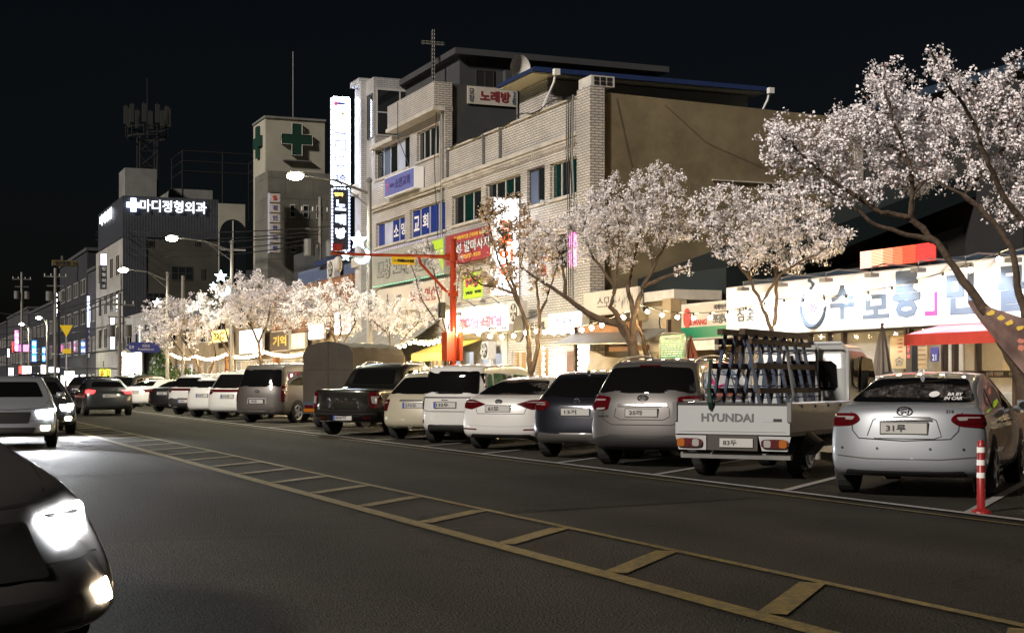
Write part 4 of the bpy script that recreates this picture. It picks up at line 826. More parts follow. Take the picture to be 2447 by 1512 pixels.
# F: pale corner building s 119..140
T = Thing('pale_block_building', 'two storey pale block building with square columns left of the cafe row', 'building', (20, 130, 0))
hs = [(122, 126, .3, 3.0), (134, 139.5, .3, 3.4)]; m = MB(); wall(m, 20, 20.3, 119.02, 140.3, .13, 7.2, hs + [(121 + k * 5, 124 + k * 5, 4.6, 6.2) for k in range(4)]); T.p('wall', m, 'pale_block')
for k in range(4): nwin(T, 20.02, 121 + k * 5, 124 + k * 5, 4.6, 6.2)
for s_ in (127.5, 129.5, 133): T.p('column', MB().box(19.3, 19.8, s_, s_ + .6, .13, 3.8), 'hospital_pale')
T.p('porch_slab', MB().box(19.2, 20.0, 120, 140, 3.81, 4.1), 'hospital_pale'); T.p('roof', MB().box(20.31, 30, 119.02, 140.3, 7.0, 7.15), 'grey_render'); T.p('room', MB().box(22.4, 22.5, 119.1, 140, .13, 3.8), 'sign_white'); T.p('ceiling_light', MB().box(20.8, 21.6, 120, 140, 3.2, 3.26), 'lit_shop')
lsign('pharmacy_front', 'bright white and red shop front at the left end of the pale block building', 19.1, 303, 337, 843, 905, 'lit_shop', '약국', 'letter_red', tw=.6, th=.3)
lsign('yellow_strip_sign', 'tall yellow strip sign left of the bright white and red shop front', 18.9, 287, 299, 840, 905, 'lit_amber_soft', '할\n인', 'letter_red', tw=.6, th=.7)
# clinic with green crosses
s0 = 101.8; T = Thing('green_cross_tower', 'tall pale clinic tower with a dark green cross on each face', 'building', (26, 105, 0))
ta, tb = 24.0, tp(776, s0); zt = zp(281, s0, 24)
T.p('tower', MB().box(ta, tb, s0, 105.5, 0, zt), 'hospital_pale'); T.p('roof_edge', MB().box(ta - .08, tb + .08, s0 - .08, 105.5, zt, zt + .14), 'grey_render')
def cross_prism(c, a, hw, axis, d0, d1): p = [(-hw, -a), (hw, -a), (hw, -hw), (a, -hw), (a, hw), (hw, hw), (hw, a), (-hw, a), (-hw, hw), (-a, hw), (-a, -hw), (-hw, -hw)]; return MB().prism([(c[0] + x, c[1] + y) for x, y in p], axis, d0, d1)
tc = tp(708, s0); zc = zp(334, s0, tc); T.p('cross', cross_prism((tc, zc), 1.1, .36, 'y', s0 - .2, s0 - .02), 'cross_green'); T.p('cross', cross_prism((103.7, zc - .05), 1.1, .36, 'x', 23.8, 23.98), 'cross_green')
T.p('cross_outline', MB().tube([(tc - 1.1, s0 - .22, zc - .36), (tc - .36, s0 - .22, zc - .36), (tc - .36, s0 - .22, zc - 1.1), (tc + .36, s0 - .22, zc - 1.1), (tc + .36, s0 - .22, zc - .36), (tc + 1.1, s0 - .22, zc - .36), (tc + 1.1, s0 - .22, zc + .36), (tc + .36, s0 - .22, zc + .36), (tc + .36, s0 - .22, zc + 1.1), (tc - .36, s0 - .22, zc + 1.1), (tc - .36, s0 - .22, zc + .36), (tc - 1.1, s0 - .22, zc + .36), (tc - 1.1, s0 - .22, zc - .36)], .025, 4), 'ac_white')
T.p('mast', MB().tube([(26.5, 104, zt), (26.5, 104, zt + 5.2)], .04), 'grey_metal'); T.p('mast_bracket', MB().box(25.2, 27.2, s0 - .3, s0 - .01, zp(386, s0, 26), zp(383, s0, 26)), 'grey_metal')
s1 = 98.0; T.p('annexe', MB().box(tp(640, s1), tp(805, s1), s1, s0 - .01, 0, zp(412, s1, 26)), 'panel_cladding')
for (x0, x1, yt, yb) in ((693, 705, 490, 521), (724, 737, 490, 521), (756, 768, 490, 521), (694, 707, 585, 604), (724, 737, 585, 602), (757, 769, 585, 602)):
    uwindow(T, s1 - .01, tp(x0, s1), tp(x1, s1), zp(yb, s1, 26), zp(yt, s1, 26), 1, 'frame_white', 'window_glass', 2)
ss = 97.0; t0, t1 = tp(644, ss), tp(670, ss)
V = usign('clinic_letter_column', 'unlit vertical column of white boxes with blue letters on the green cross clinic', ss, t0, t1, zp(606, ss, 25), zp(463, ss, 25), .5, 'sign_cream', 'pale_film')
for k, ch in enumerate('§경인한의원'):
    v = 1 - (k + .5) / 6; utxt(V, ch, .5, v, .45, .085, 'letter_red' if k == 0 else 'letter_blue', .03)
for k in range(7): V.p('divider', MB().box(t0, t1, ss - .03, ss - .013, V.q[2] + (V.q[3] - V.q[2]) * k / 6 - .03, V.q[2] + (V.q[3] - V.q[2]) * k / 6 + .03), 'frame_dark')
# orthopaedic clinic (lit letters)
s0 = 140.6; emis('lit_letters', (.9, .95, 1), 1.6); T = Thing('orthopaedic_clinic', 'wide dark metal clad clinic building with glowing white cross and letters near its roof', 'building', (24, 150, 0))
te = tp(520, s0); tf = tp(584, s0)
T.p('wall', MB().box(20, te, s0, 160, 0, 14.6), 'olive_render'); ribmat('rib_dark', (.035, .04, .05), 14); T.p('cladding', MB().box(19.9, te + .05, s0 - .1, 158, 14.6, 18.35).box(19.9, 22.0, s0 - .08, s0 - .001, 5, 14.6), 'rib_dark')
T.p('roof_box', MB().box(21, 24, 147, 151, 18.1, 21.8).box(26, 30, 150, 158, 18.1, 20.4), 'grey_render'); T.p('side_wall', MB().box(19.93, 19.99, 141, 160, .2, 14.5), 'pale_block')
for k in range(4):
    for j in range(3):
        nwin(T, 19.9, 143 + k * 4.2, 145.2 + k * 4.2, 4.6 + j * 3.3, 6.6 + j * 3.3)
T.p('arch_wall', MB().box(te + .06, tf, s0 - .3, 158, 0, 18.0), 'hospital_pale')
ca = (te + tf) / 2 + .1; arch = [(ca - 1.25, 9.2), (ca + 1.25, 9.2)] + [(ca + 1.25 * math.cos(a), 15.2 + 1.35 * math.sin(a)) for a in np.linspace(0, math.pi, 12)]
T.p('arch_window', MB().prism(arch, 'y', s0 - .34, s0 - .301), 'window_glass'); T.p('arch_mullion', MB().box(ca - .05, ca + .05, s0 - .4, s0 - .35, 9.2, 16.4).box(ca - 1.2, ca + 1.2, s0 - .4, s0 - .36, 13.6, 13.75), 'frame_white')
for (x0, x1, yt, yb) in ((325, 368, 562, 592), (320, 350, 635, 660), (410, 460, 635, 668), (352, 395, 700, 722), (465, 478, 560, 585), (480, 490, 640, 665), (345, 385, 760, 780)):
    uwindow(T, s0 - .01, tp(x0, s0), tp(x1, s0), zp(yb, s0, 24), zp(yt, s0, 24), 3, 'frame_dark', 'window_glass', 2)
L = T; zc = 17.5
L.p('lit_cross', cross_prism((tp(318, s0), zc), .62, .24, 'y', s0 - .3, s0 - .12), 'lit_bluewhite')
L.p('lit_lettering', textmb('마디정형외과', ((tp(334, s0) + tp(492, s0)) / 2, s0 - .12, zc), tp(492, s0) - tp(334, s0), 1.1, 'u', .1, .06, .012), 'lit_letters')
L.p('lit_side_lettering', textmb('마디정형', (19.85, 151, 17.4), 8.5, 1.1, 'n', .1, .06, .012), 'lit_letters')
# rooftop rail frame and radio mast
mat('mast_metal', (.006, .0055, .0055), .9); mat('mast_panel', (.016, .016, .014), .8)
T = Thing('rooftop_rail_frame', 'dim pipe railing frame on the flat roof right of the glowing clinic letters', 'railing', (30, 150, 20.4)); m = MB()
for (a, b) in ((27, 150), (31, 150), (35, 150), (27, 156), (35, 156)): m.tube([(a, b, 18.1), (a, b, 24.2)], .05, 4)
for z in (22.2, 23.2, 24.2): m.tube([(27, 156, z), (27, 150, z), (35, 150, z), (35, 156, z)], .05, 4)
T.p('rails', m, 'mast_metal')
T = Thing('radio_mast', 'dark lattice radio mast crowned with panel antennas on the clinic roof', 'antenna tower', (23.5, 152, 18))
tx, sx = 23.9, 152.0; m = MB(); hw = .85; zb, zt = 18.1, 25.6
for a in (-hw, hw):
    for b in (-hw, hw): m.tube([(tx + a, sx + b, zb), (tx + a, sx + b, zt)], .09, 5)
for k in range(5):
    z = zb + k * 1.5
    m.tube([(tx - hw, sx - hw, z), (tx + hw, sx - hw, z + 1.5)], .05, 4).tube([(tx - hw, sx - hw, z), (tx + hw, sx - hw, z)], .05, 4).tube([(tx + hw, sx + hw, z), (tx - hw, sx + hw, z + 1.5)], .05, 4)
T.p('lattice', m, 'mast_metal'); T.p('platform', MB().tube([(tx + 1.9 * math.cos(a), sx + 1.9 * math.sin(a), 25.6) for a in np.linspace(0, 6.283, 17)], .09, 5).tube([(tx + 1.9 * math.cos(a), sx + 1.9 * math.sin(a), 26.5) for a in np.linspace(0, 6.283, 17)], .06, 5), 'mast_metal')
for k in range(10):
    a = k * .63; x, y = tx + 2.1 * math.cos(a), sx + 2.1 * math.sin(a); T.p('antenna_panel', MB().box(x - .2, x + .2, y - .1, y + .1, 26.8, 28.6), 'mast_panel')
    T.p('antenna_post', MB().tube([(x * .99 + tx * .01, y + .15, 25.5), (x * .99 + tx * .01, y + .15, 28.8)], .04, 4), 'mast_metal')
T.p('lightning_rod', MB().tube([(tx, sx, 25.5), (tx, sx, 31.5)], .05, 4), 'mast_metal')
# far blocks
def farblock(name, label, s0, s1, z, m, t=20, dep=14, floors=3, lit=(), wmat='window_glass'):
    T = Thing(name, label, 'building', (t, (s0 + s1) / 2, 0)); T.p('wall', MB().box(t, t + dep, s0, s1, 0, z), m); T.p('parapet', MB().box(t - .15, t + dep + .1, s0 - .15, s1, z, z + .35), 'dark_render')
    n = max(2, int((s1 - s0) / 6)); k = 0
    for j in range(floors):
        for i in range(n):
            a = s0 + (s1 - s0) * (i + .2) / n; b = a + (s1 - s0) / n * .55; z0 = 1 + 3.3 * j + (.0 if j else -.6)
            nwin(T, t - .06, a, b, z0, z0 + 1.7, 3, lit[k % len(lit)] if (lit and j == 0) else wmat); k += 1
    for j in range(1, floors):
        uwindow(T, s0 - .01, t + 1, t + 2.6, 1 + 3.3 * j, 2.7 + 3.3 * j, 2); uwindow(T, s0 - .01, t + 4.5, t + 6.4, 1 + 3.3 * j, 2.7 + 3.3 * j, 3)
    if dep > 12: T.p('shopfront', MB().box(t + .5, t + 6, s0 - .06, s0 - .01, .3, 2.6), lit[0] if lit else wmat)
    return T
farblock('far_shop_block', 'grey four storey block beyond the clinic with vertical light signs', 168, 196, 15.5, 'far_render', floors=4, lit=('lit_shop', 'lit_white_soft'))
T = farblock('stone_corner_block', 'pale narrow four storey block directly left of the clinic, in front of the grey one', 160.5, 167.5, 13.0, 'far_render_pale', dep=2, floors=3)
farblock('far_grey_block', 'low grey block far down the street behind blue light signs', 198, 240, 11.5, 'far_render', floors=3, lit=('lit_shop', 'window_glass', 'lit_blue'))
farblock('far_pink_block', 'far pale block behind the pink neon signs', 242, 285, 12.5, 'far_render_pale', floors=3, lit=('lit_pink', 'lit_shop'))
farblock('farthest_block', 'farthest dim street block at the left edge of the photo', 288, 400, 12, 'far_render', floors=3, lit=('lit_shop', 'window_glass', 'window_glass'))
T = Thing('hillside_apartments', 'very dim wide apartment block rising behind the far street', 'building', (70, 330, 0)); T.p('wall', MB().box(50, 110, 330, 360, 0, 26), 'dark_render')
for j in range(5): T.p('balcony_row', MB().box(52, 108, 329.6, 329.98, 6 + j * 4, 7 + j * 4), 'far_render')
# billboard on far roof
s0 = 175; T = usign('rooftop_billboard', 'dim yellow rooftop billboard with a black phone number on the grey far block', 176, tp(124, 176), tp(226, 176), zp(637, 176, 21), zp(623, 176, 21), .3, 'letter_yellow', 'dark_render')
M['letter_yellow_dim'] = mat('letter_yellow_dim', (.10, .075, .02), .6); T.p('dull_yellow_face', MB().box(T.q[0] + .05, T.q[1] - .05, 175.96, 175.985, T.q[2] + .05, T.q[3] - .05), 'letter_yellow_dim'); T.s = 175.958; utxt(T, '임대중 1660-19', .5, .5, .85, .7, 'letter_black', .03)  # darker yellow sheet laid over the sign face
T.p('post', MB().box(T.q[0] + 1, T.q[0] + 1.2, 176.1, 176.3, 15.5, T.q[2]).box(T.q[1] - 1.2, T.q[1] - 1, 176.1, 176.3, 15.5, T.q[2]), 'grey_metal')
# far vertical light signs facing the street view
def vsign(label, x0, x1, yt, yb, s, m, txt=None, tmm='letter_violet', name='vertical_light_sign', grp=None):
    t0, t1 = tp(x0, s), tp(x1, s); T = Thing(name, label, 'sign', ((t0 + t1) / 2, s, zp(yb, s, t0)), grp); z0, z1 = zp(yb, s, t0), zp(yt, s, t0)
    T.p('sign_case', MB().box(t0, t1, s, s + .4, z0, z1), 'dark_render'); T.p('sign_face', MB().box(t0 + .05, t1 - .05, s - .03, s - .001, z0 + .05, z1 - .05), m); T.s = s - .03; T.q = (t0, t1, z0, z1)
    if txt:
        n = len(txt)
        for k, ch in enumerate(txt): utxt(T, ch, .5, 1 - (k + .5) / n, .6, .62 / n, tmm, .03)
    return T
vsign('tall blank bluish white light sign on the left edge of the clinic', 207, 224, 706, 782, 166, 'lit_bluewhite')
vsign('unlit dark blue column sign hanging below the tall bluish white light sign', 207, 224, 783, 856, 166, 'letter_violet', '한의원2F', 'letter_white')
vsign('tall white light sign just right of the clinic side wall signs', 262, 275, 755, 835, 139, 'lit_white_soft')
vsign('small glowing box at the top of the dark clinic column sign', 240, 255, 605, 634, 141, 'lit_violet')
vsign('dark column sign with white clinic letters below the small glowing box', 240, 255, 635, 690, 141, 'rib_dark', '정형외과', 'letter_white')
vsign('violet white string of round glowing letters on the grey four storey block', 127, 139, 697, 762, 167.5, 'dark_hole', 'OOO외과', 'led_white')
vsign('blue light sign with white letters low on the far street', 75, 88, 812, 864, 197, 'lit_blue', '마트모', 'lit_white')
vsign('narrow blue light sign right of the other blue one', 100, 109, 828, 864, 190, 'lit_blue', '약국', 'lit_white')
vsign('pink and red bordered neon sign at the far left', 34, 45, 788, 840, 215, 'lit_pink', '노래방', 'lit_white')
vsign('wide magenta neon sign behind the pink and red one', 46, 72, 822, 840, 220, 'lit_pink', None)
vsign('thin red neon strip at the far left', 28, 32, 815, 842, 230, 'lit_red')
vsign('thin white light strip at the left picture edge', 17, 23, 832, 853, 235, 'lit_white')
for k, (x0, x1, yt, yb, mm, lab) in enumerate(((52, 75, 873, 900, 'lit_shop', 'pale yellow lit shop front beside the red sign'), (19, 33, 877, 905, 'lit_white_soft', 'white lit shop front at the left picture edge'), (44, 53, 873, 893, 'lit_red', 'red lit shop sign between two white fronts'), (97, 110, 870, 905, 'lit_white', 'narrow white lit shop front under the narrow blue light sign'), (116, 142, 875, 890, 'lit_white', 'round ended white lit sign at the street corner'), (153, 178, 885, 910, 'lit_shop', 'warm white shop window left of the yellow banners'), (247, 264, 862, 885, 'lit_white', 'tilted white lightbox over the yellow banners'), (268, 287, 848, 870, 'lit_white', 'pair of white lightboxes beside the yellow banners'))):
    vsign(lab, x0, x1, yt, yb, 160 - k, mm, name='lit_shop_sign')
for k, (x0, x1, yt, yb, tx, tc_, lab) in enumerate(((238, 250, 878, 905, '순삼', 'letter_red', 'yellow standing banner with red letters'), (252, 264, 880, 907, '김치', 'letter_black', 'yellow standing banner with black letters'))):
    s_ = 128 + k; M['banner_glow'] = M.get('banner_glow') or emis('banner_glow', (.75, .75, .05), .8); t0, t1 = tp(x0, s_), tp(x1, s_); T = Thing('standing_banner', lab, 'banner', (t0, s_, .13)); z0, z1 = .4, zp(yt, s_, t0)  # cloth material glows by itself, standing in for light on the banner
    T.p('cloth', MB().box(t0, t1, s_, s_ + .03, z0, z1), 'banner_glow'); T.p('pole', MB().tube([(t1, s_ + .05, 0), (t1, s_ + .05, z1 + .1)], .03, 5), 'grey_metal'); T.s = s_; T.q = (t0, t1, z0, z1)
    for j, ch in enumerate(tx): utxt(T, ch, .5, .75 - .45 * j, .7, .36, tc_, .04)

# ================================================================ STREET FURNITURE
def street_lamp(label, s, armL, z=8.0, zl=None, orn=(), lamp_s=None, t=14.95):
    T = Thing('street_lamp', label, 'street lamp', (t, s, .13), 'street lamps along the far kerb')
    T.p('pole', MB().tube([(t, s, .13), (t, s, 3), (t, s, z)], [.12, .10, .075], 10).cyl((t, s, .13), .17, 'z', .5, 10), 'concrete_pole')
    T.p('finial', MB().ball((t, s, z + .08), .11), 'grey_metal').data
    zl = zl or z + .05; L_ = armL
    T.p('arm', MB().tube([(t, s, z - .35), (t - L_ * .5, s, zl - .12), (t - L_, s, zl)], [.05, .04, .03], 8).tube([(t, s, z - .8), (t - .45 * L_, s, zl - .18)], .02, 6), 'grey_metal')
    T.p('lamp_head', MB().hexa([(t - L_ - .45, s - .13, zl - .03), (t - L_ + .1, s - .13, zl - .03), (t - L_ + .1, s + .13, zl - .03), (t - L_ - .45, s + .13, zl - .03), (t - L_ - .38, s - .08, zl + .1), (t - L_ + .1, s - .06, zl + .1), (t - L_ + .1, s + .06, zl + .1), (t - L_ - .38, s + .08, zl + .1)]), 'galvanised')
    T.p('lamp_glare_lens', MB().ball((t - L_ - .2, s, zl - .05), .28, 12, 8, .45), 'lamp_head_light')  # lens ball enlarged so its size stands in for the lamp's glare
    l = bpy.data.lights.new('lamp', 'SPOT'); l.energy = 2200; l.color = (1, .97, .72); l.spot_size = R(165); l.spot_blend = .5; l.shadow_soft_size = .15
    o = bpy.data.objects.new('lamp_light', l); COL.objects.link(o); o.parent = T.o; o.location = (-L_ - .2, 0, zl - .13 - .24)
    for kind, dx, z_, r in orn:
        y = s - .12
        if kind == 'star':
            m = MB(); n = 10; pts = [(t + dx + (r if k % 2 == 0 else r * .45) * math.sin(k * math.pi / 5), z_ + (r if k % 2 == 0 else r * .45) * math.cos(k * math.pi / 5)) for k in range(n)]
            m.prism(pts, 'y', y - .04, y + .04)
        else:
            m = MB(); pts = [(t + dx + r * math.cos(a), z_ + r * math.sin(a)) for a in np.linspace(-2.6, .9, 14)] + [(t + dx - r * .25 + r * .78 * math.cos(a), z_ + r * .3 + r * .78 * math.sin(a)) for a in np.linspace(.55, -2.25, 12)]
            m.prism(pts, 'y', y - .04, y + .04)
        T.p(kind + '_ornament', m, 'lit_cyan'); T.p('ornament_arm', MB().tube([(t, s, z_), (t + dx, y + .08, z_)], .02, 5), 'grey_metal')
    return T
street_lamp('nearest street lamp, its head left of the karaoke tower sign', 48.4, 2.35, 8.0, 8.15, [('star', -.42, 6.05, .32), ('moon', -.30, 5.55, .28), ('star', -.85, 5.5, .16)])
street_lamp('second street lamp, its head in front of the clinic cladding', 70.2, 2.6, 7.8, 8.0, [('star', -.55, 6.25, .3), ('star', -.9, 5.8, .18), ('moon', -.42, 5.6, .3)])
street_lamp('third street lamp, lower and left of the glowing clinic letters', 87.8, 2.3, 7.5, 7.75, [('star', -.6, 5.85, .3)])
street_lamp('fourth street lamp, small and in front of the grey far block', 158.8, .6, 7.4, 7.8); street_lamp('farthest street lamp, leftmost in the photo', 180, .6, 7.4, 7.9)
# plain grey poles
def pole(name, label, px, t, ytop, r=.1, ex=None, m='concrete_pole'):
    s_ = sp(px, t); z = zp(ytop, s_, t); T = Thing(name, label, 'pole', (t, s_, .13)); T.p('shaft', MB().tube([(t, s_, 0), (t, s_, z)], [r, r * .8], 8), m)
    if ex: ex(T, t, s_, z)
    return T
pole('flag_pole', 'plain pale grey pole between the second and third street lamps', 437, 14.95, 658, .11)
def transformer(T, t, s, z):
    T.p('cross_arm', MB().box(t - 1.1, t + 1.1, s - .06, s + .06, z - .9, z - .78).box(t - .8, t + .8, s - .06, s + .06, z - 1.8, z - 1.7), 'grey_metal')
    for q in (-.6, .6): T.p('transformer', MB().cyl((t + q, s, z - 3.2), .3, 'z', .9, 12), 'grey_metal')
    for q in (-1, -.4, .4, 1): T.p('insulator', MB().cyl((t + q, s, z - .78), .05, 'z', .22, 6), 'ac_white')
pole('utility_pole', 'dark utility pole with two transformers at the far left', 52, 15, 650, .17, transformer)
pole('utility_pole', 'utility pole with two transformers in front of the grey four storey block', 132, 15.2, 640, .16, transformer); pole('utility_pole', 'utility pole standing beside the pair of white lightboxes', 285, 15.6, 700, .14, transformer)
pole('utility_pole', 'slim utility pole with cross arms in front of the green cross clinic', 765, 21.5, 470, .12, transformer)
s_ = sp(158, 14); T = Thing('yield_sign_pole', 'slim pole with a yellow downward triangle sign over the street', 'traffic sign', (14, s_, .13)); z = zp(785, s_, 14)
T.p('pole', MB().tube([(14, s_, 0), (14, s_, z)], .08, 6), 'grey_metal'); T.p('triangle', MB().prism([(13.45, z + .3), (14.55, z + .3), (14, z - .7)], 'y', s_ - .12, s_ - .08), 'sign_yellow'); T.p('plate', MB().box(13.7, 14.4, s_ - .12, s_ - .08, z - 2.1, z - 1.7), 'sign_yellow')
s_ = sp(300, 15.6); T = Thing('street_name_sign', 'blue arrow street name sign at the edge of the leftmost cherry crown', 'street sign', (15.6, s_, .13)); zc = zp(829, s_, 15.6)
T.p('post', MB().tube([(15.3, s_, 0), (15.3, s_, zc + .3)], .05, 6), 'grey_metal'); w_ = 2.0; T.p('arrow_plate', MB().prism([(15.6, zc), (16.0, zc + .36), (16.0 + w_, zc + .36), (16.0 + w_, zc - .36), (16.0, zc - .36)], 'y', s_ - .06, s_ - .02), 'letter_blue')
T.s = s_ - .06; T.q = (15.7, 17.9, zc - .3, zc + .3); utxt(T, '59', .14, .5, .16, .4, 'letter_white', .02); utxt(T, '과천로\nKwacheon-ro', .6, .5, .5, .7, 'letter_white', .01)
# orange camera pole
t, s_ = 15.0, sp(1083, 15.0); zt = zp(573, s_, t); za = zp(614, s_, t)
T = Thing('camera_pole', 'bright orange steel pole with a long arm carrying a dome camera and a yellow notice', 'camera pole', (t, s_, .13))
T.p('pole', MB().tube([(t, s_, .13), (t, s_, zt)], [.10, .085], 16).cyl((t, s_, zt), .11, 'z', .03, 16), 'orange_paint', smooth=False)
T.p('arm', MB().tube([(t, s_, za), (t - 3.62, s_, za - .02)], [.06, .035], 10).cyl((t - .25, s_, za), .1, 'x', .25, 12), 'orange_paint'); T.p('brace', MB().tube([(t, s_, za - 1.05), (t - .22, s_, za - .98), (t - 1.0, s_, za - .2), (t - 1.05, s_, za)], .042, 8), 'orange_paint')
T.p('collar', MB().cyl((t, s_, za - .12), .15, 'z', .24, 12).cyl((t, s_, za - 1.13), .15, 'z', .16, 12), 'orange_paint')
cb = T.p('control_box', MB().box(t - .28, t - .11, s_ - .25, s_ + .2, zp(862, s_, t), zp(793, s_, t)).box(t + .11, t + .2, s_ - .25, s_ + .2, zp(862, s_, t), zp(793, s_, t)), 'orange_paint')
dx = t - 3.42; dome = T.p('dome_camera', MB().tube([(dx, s_, za - .1), (dx, s_, za - .16), (dx, s_, za - .3), (dx, s_, za - .42), (dx, s_, za - .5), (dx, s_, za - .53)], [.05, .11, .12, .12, .08, .03], 14), 'ac_white', smooth=True); T.p('camera_box', MB().box(dx - .13, dx + .1, s_ - .1, s_ + .1, za + .06, za + .26), 'red_paint')
t0, t1 = tp(934, s_), tp(989, s_); T.p('notice_plate', MB().box(t0, t1, s_ - .09, s_ - .07, za - .27, za - .05), 'sign_yellow'); T.s = s_ - .09; T.q = (t0, t1, za - .27, za - .05); utxt(T, '다목적 CCTV 작동중', .66, .5, .58, .42, 'letter_black', .02)
T.p('camera_pictogram', MB().box(t0 + .16, t0 + .38, s_ - .1, s_ - .091, za - .18, za - .12).box(t0 + .05, t0 + .12, s_ - .1, s_ - .091, za - .17, za - .15), 'letter_black')
T.p('speaker', MB().box(t - .35, t - .2, s_ + .1, s_ + .3, zp(760, s_, t), zp(722, s_, t)), 'black_metal'); T.p('cable_loop', MB().tube([(t + .3 + .28 * math.cos(a), s_, za + .12 + .3 * math.sin(a)) for a in np.linspace(0, 6.3, 24)], .012, 5), 'cable')
# overhead cables
def cable(label, p, q, sag, r=.012, n=16):
    T = Thing('overhead_cable', label, 'cable', ((p[0] + q[0]) / 2, (p[1] + q[1]) / 2, (p[2] + q[2]) / 2), 'overhead cables'); pts = [(p[0] + (q[0] - p[0]) * u, p[1] + (q[1] - p[1]) * u, p[2] + (q[2] - p[2]) * u - 4 * sag * u * (1 - u)) for u in np.linspace(0, 1, n)]
    T.p('wire', MB().tube(pts, r, 4), 'cable')
lab = 'thin black overhead cable in the bundle strung across the left side streets'
def P(px, py, t): s_ = sp(px, t); return (t, s_, zp(py, s_, t))
for nn_, (a, b, sg) in zip(('topmost', 'second', 'third', 'steepest', 'lowest', 'second lowest'), (((-10, 784, 15), (285, 700, 15.6), .6), ((-10, 800, 15), (285, 712, 15.6), .5), ((-10, 812, 15), (300, 770, 18), .4), ((-10, 745, 15), (300, 690, 16), 1.0), ((-10, 862, 15), (285, 880, 15.6), .3), ((-5, 830, 15), (285, 835, 15.6), .6))):
    cable(nn_ + ' overhead cable of the bundle crossing the far left street', P(*a), P(*b), sg, .05)
for nn_, (a, b, sg) in zip(('upper', 'second', 'sagging', 'topmost', 'lowest'), (((228, 553, 20), (765, 560, 21.5), .7), ((228, 560, 20), (765, 552, 21.5), .5), ((228, 572, 20), (765, 568, 21.5), .9), ((240, 545, 20), (800, 540, 21), .4), ((235, 590, 20), (765, 578, 21.5), .9))):
    cable(nn_ + ' thin overhead cable running in front of the two clinics', P(*a), P(*b), sg, .03)
# string lights
anch = [(15.45, 17.7, 3.35), (15.5, 24.3, 2.9), (15.5, 29.8, 3.05), (15.6, 36.1, 2.78), (15.0, 39.7, 2.98), (15.5, 45.5, 2.72), (15.5, 51, 2.72), (15.5, 57, 2.7), (15.5, 66, 2.75), (15.5, 74, 2.8), (15.5, 82, 2.8), (15.5, 90, 3.1)]
where = ['between the largest and second cherry trees', 'between the second and third cherry trees', 'between the third cherry and the magnolia', 'between the magnolia and the orange pole', 'just left of the orange pole', 'before the grey awning', 'ending behind the canvas truck', 'behind the canvas truck', 'in front of the overexposed lightbox', 'before the cafe row', 'farthest left before the hedge']
for k in range(len(anch) - 1):
    p, q = Vector(anch[k]), Vector(anch[k + 1]); L_ = (q - p).length; n = int(L_ / (.62 if k < 2 else .55)); T = Thing('string_lights', 'string of round warm bulbs ' + where[k], 'string lights', tuple(p), 'string lights along the pavement'); pts = []
    for i in range(n * 2 + 1):
        u = i / (2 * n); pts.append(tuple(p.lerp(q, u) - Vector((0, 0, .22 * 4 * u * (1 - u)))))
    T.p('wire', MB().tube(pts, .01, 4), 'cable')
    for i in range(1, 2 * n, 2):
        c = pts[i]; T.p('socket', MB().tube([c, (c[0], c[1], c[2] - .07)], .02, 6), 'cable'); T.p('bulb', MB().ball((c[0], c[1], c[2] - .105), (.055 if k > 1 else .042), 8, 6), 'bulb_warm', smooth=True)
# hedges
def shrub(label, t, s, r, h):
    T = Thing('shrub', label, 'shrub', (t, s, .13)); rng = np.random.default_rng(int(s)); n = 1500; v = rng.normal(size=(n, 3)); v /= np.linalg.norm(v, axis=1)[:, None]; v *= rng.uniform(.6, 1.05, (n, 1)); c = v * [r, r, h / 2] + [t, s, .13 + h / 2]
    leafs(T, 'foliage', c, .10, 'hedge', rng)
def leafs(T, name, c, size, m, rng):
    n = len(c); a = rng.normal(size=(n, 3)); a /= np.linalg.norm(a, axis=1)[:, None]; b = np.cross(a, rng.normal(size=(n, 3))); b /= np.linalg.norm(b, axis=1)[:, None]; s_ = size * rng.uniform(.6, 1.2, (n, 1))
    V = np.stack([c - a * s_, c - b * s_ * .6, c + a * s_, c + b * s_ * .6], 1).reshape(-1, 3) - np.array(T.base)
    return quadmesh(T, name, V, m)
def quadmesh(T, name, V, m, parent=None):
    n = len(V) // 4; me = bpy.data.meshes.new(name); me.vertices.add(n * 4); me.vertices.foreach_set('co', V.astype(np.float32).ravel()); me.loops.add(n * 4); me.loops.foreach_set('vertex_index', np.arange(n * 4, dtype=np.int32)); me.polygons.add(n); me.polygons.foreach_set('loop_start', np.arange(0, n * 4, 4, dtype=np.int32)); me.update(calc_edges=True)
    me.materials.append(M[m]); o = bpy.data.objects.new(name, me); COL.objects.link(o); o.parent = parent or T.o; return o
shrub('bright green rounded hedge below the leftmost cherry crown', 17.2, sp(415, 17.2), 2.0, 2.2); shrub('tall narrow conifer beside the bright green hedge', 17.2, sp(385, 17.2), .8, 3.2); shrub('spiky low plant beside the bright white and red shop front', 17.0, sp(330, 17), 1.4, 1.9)
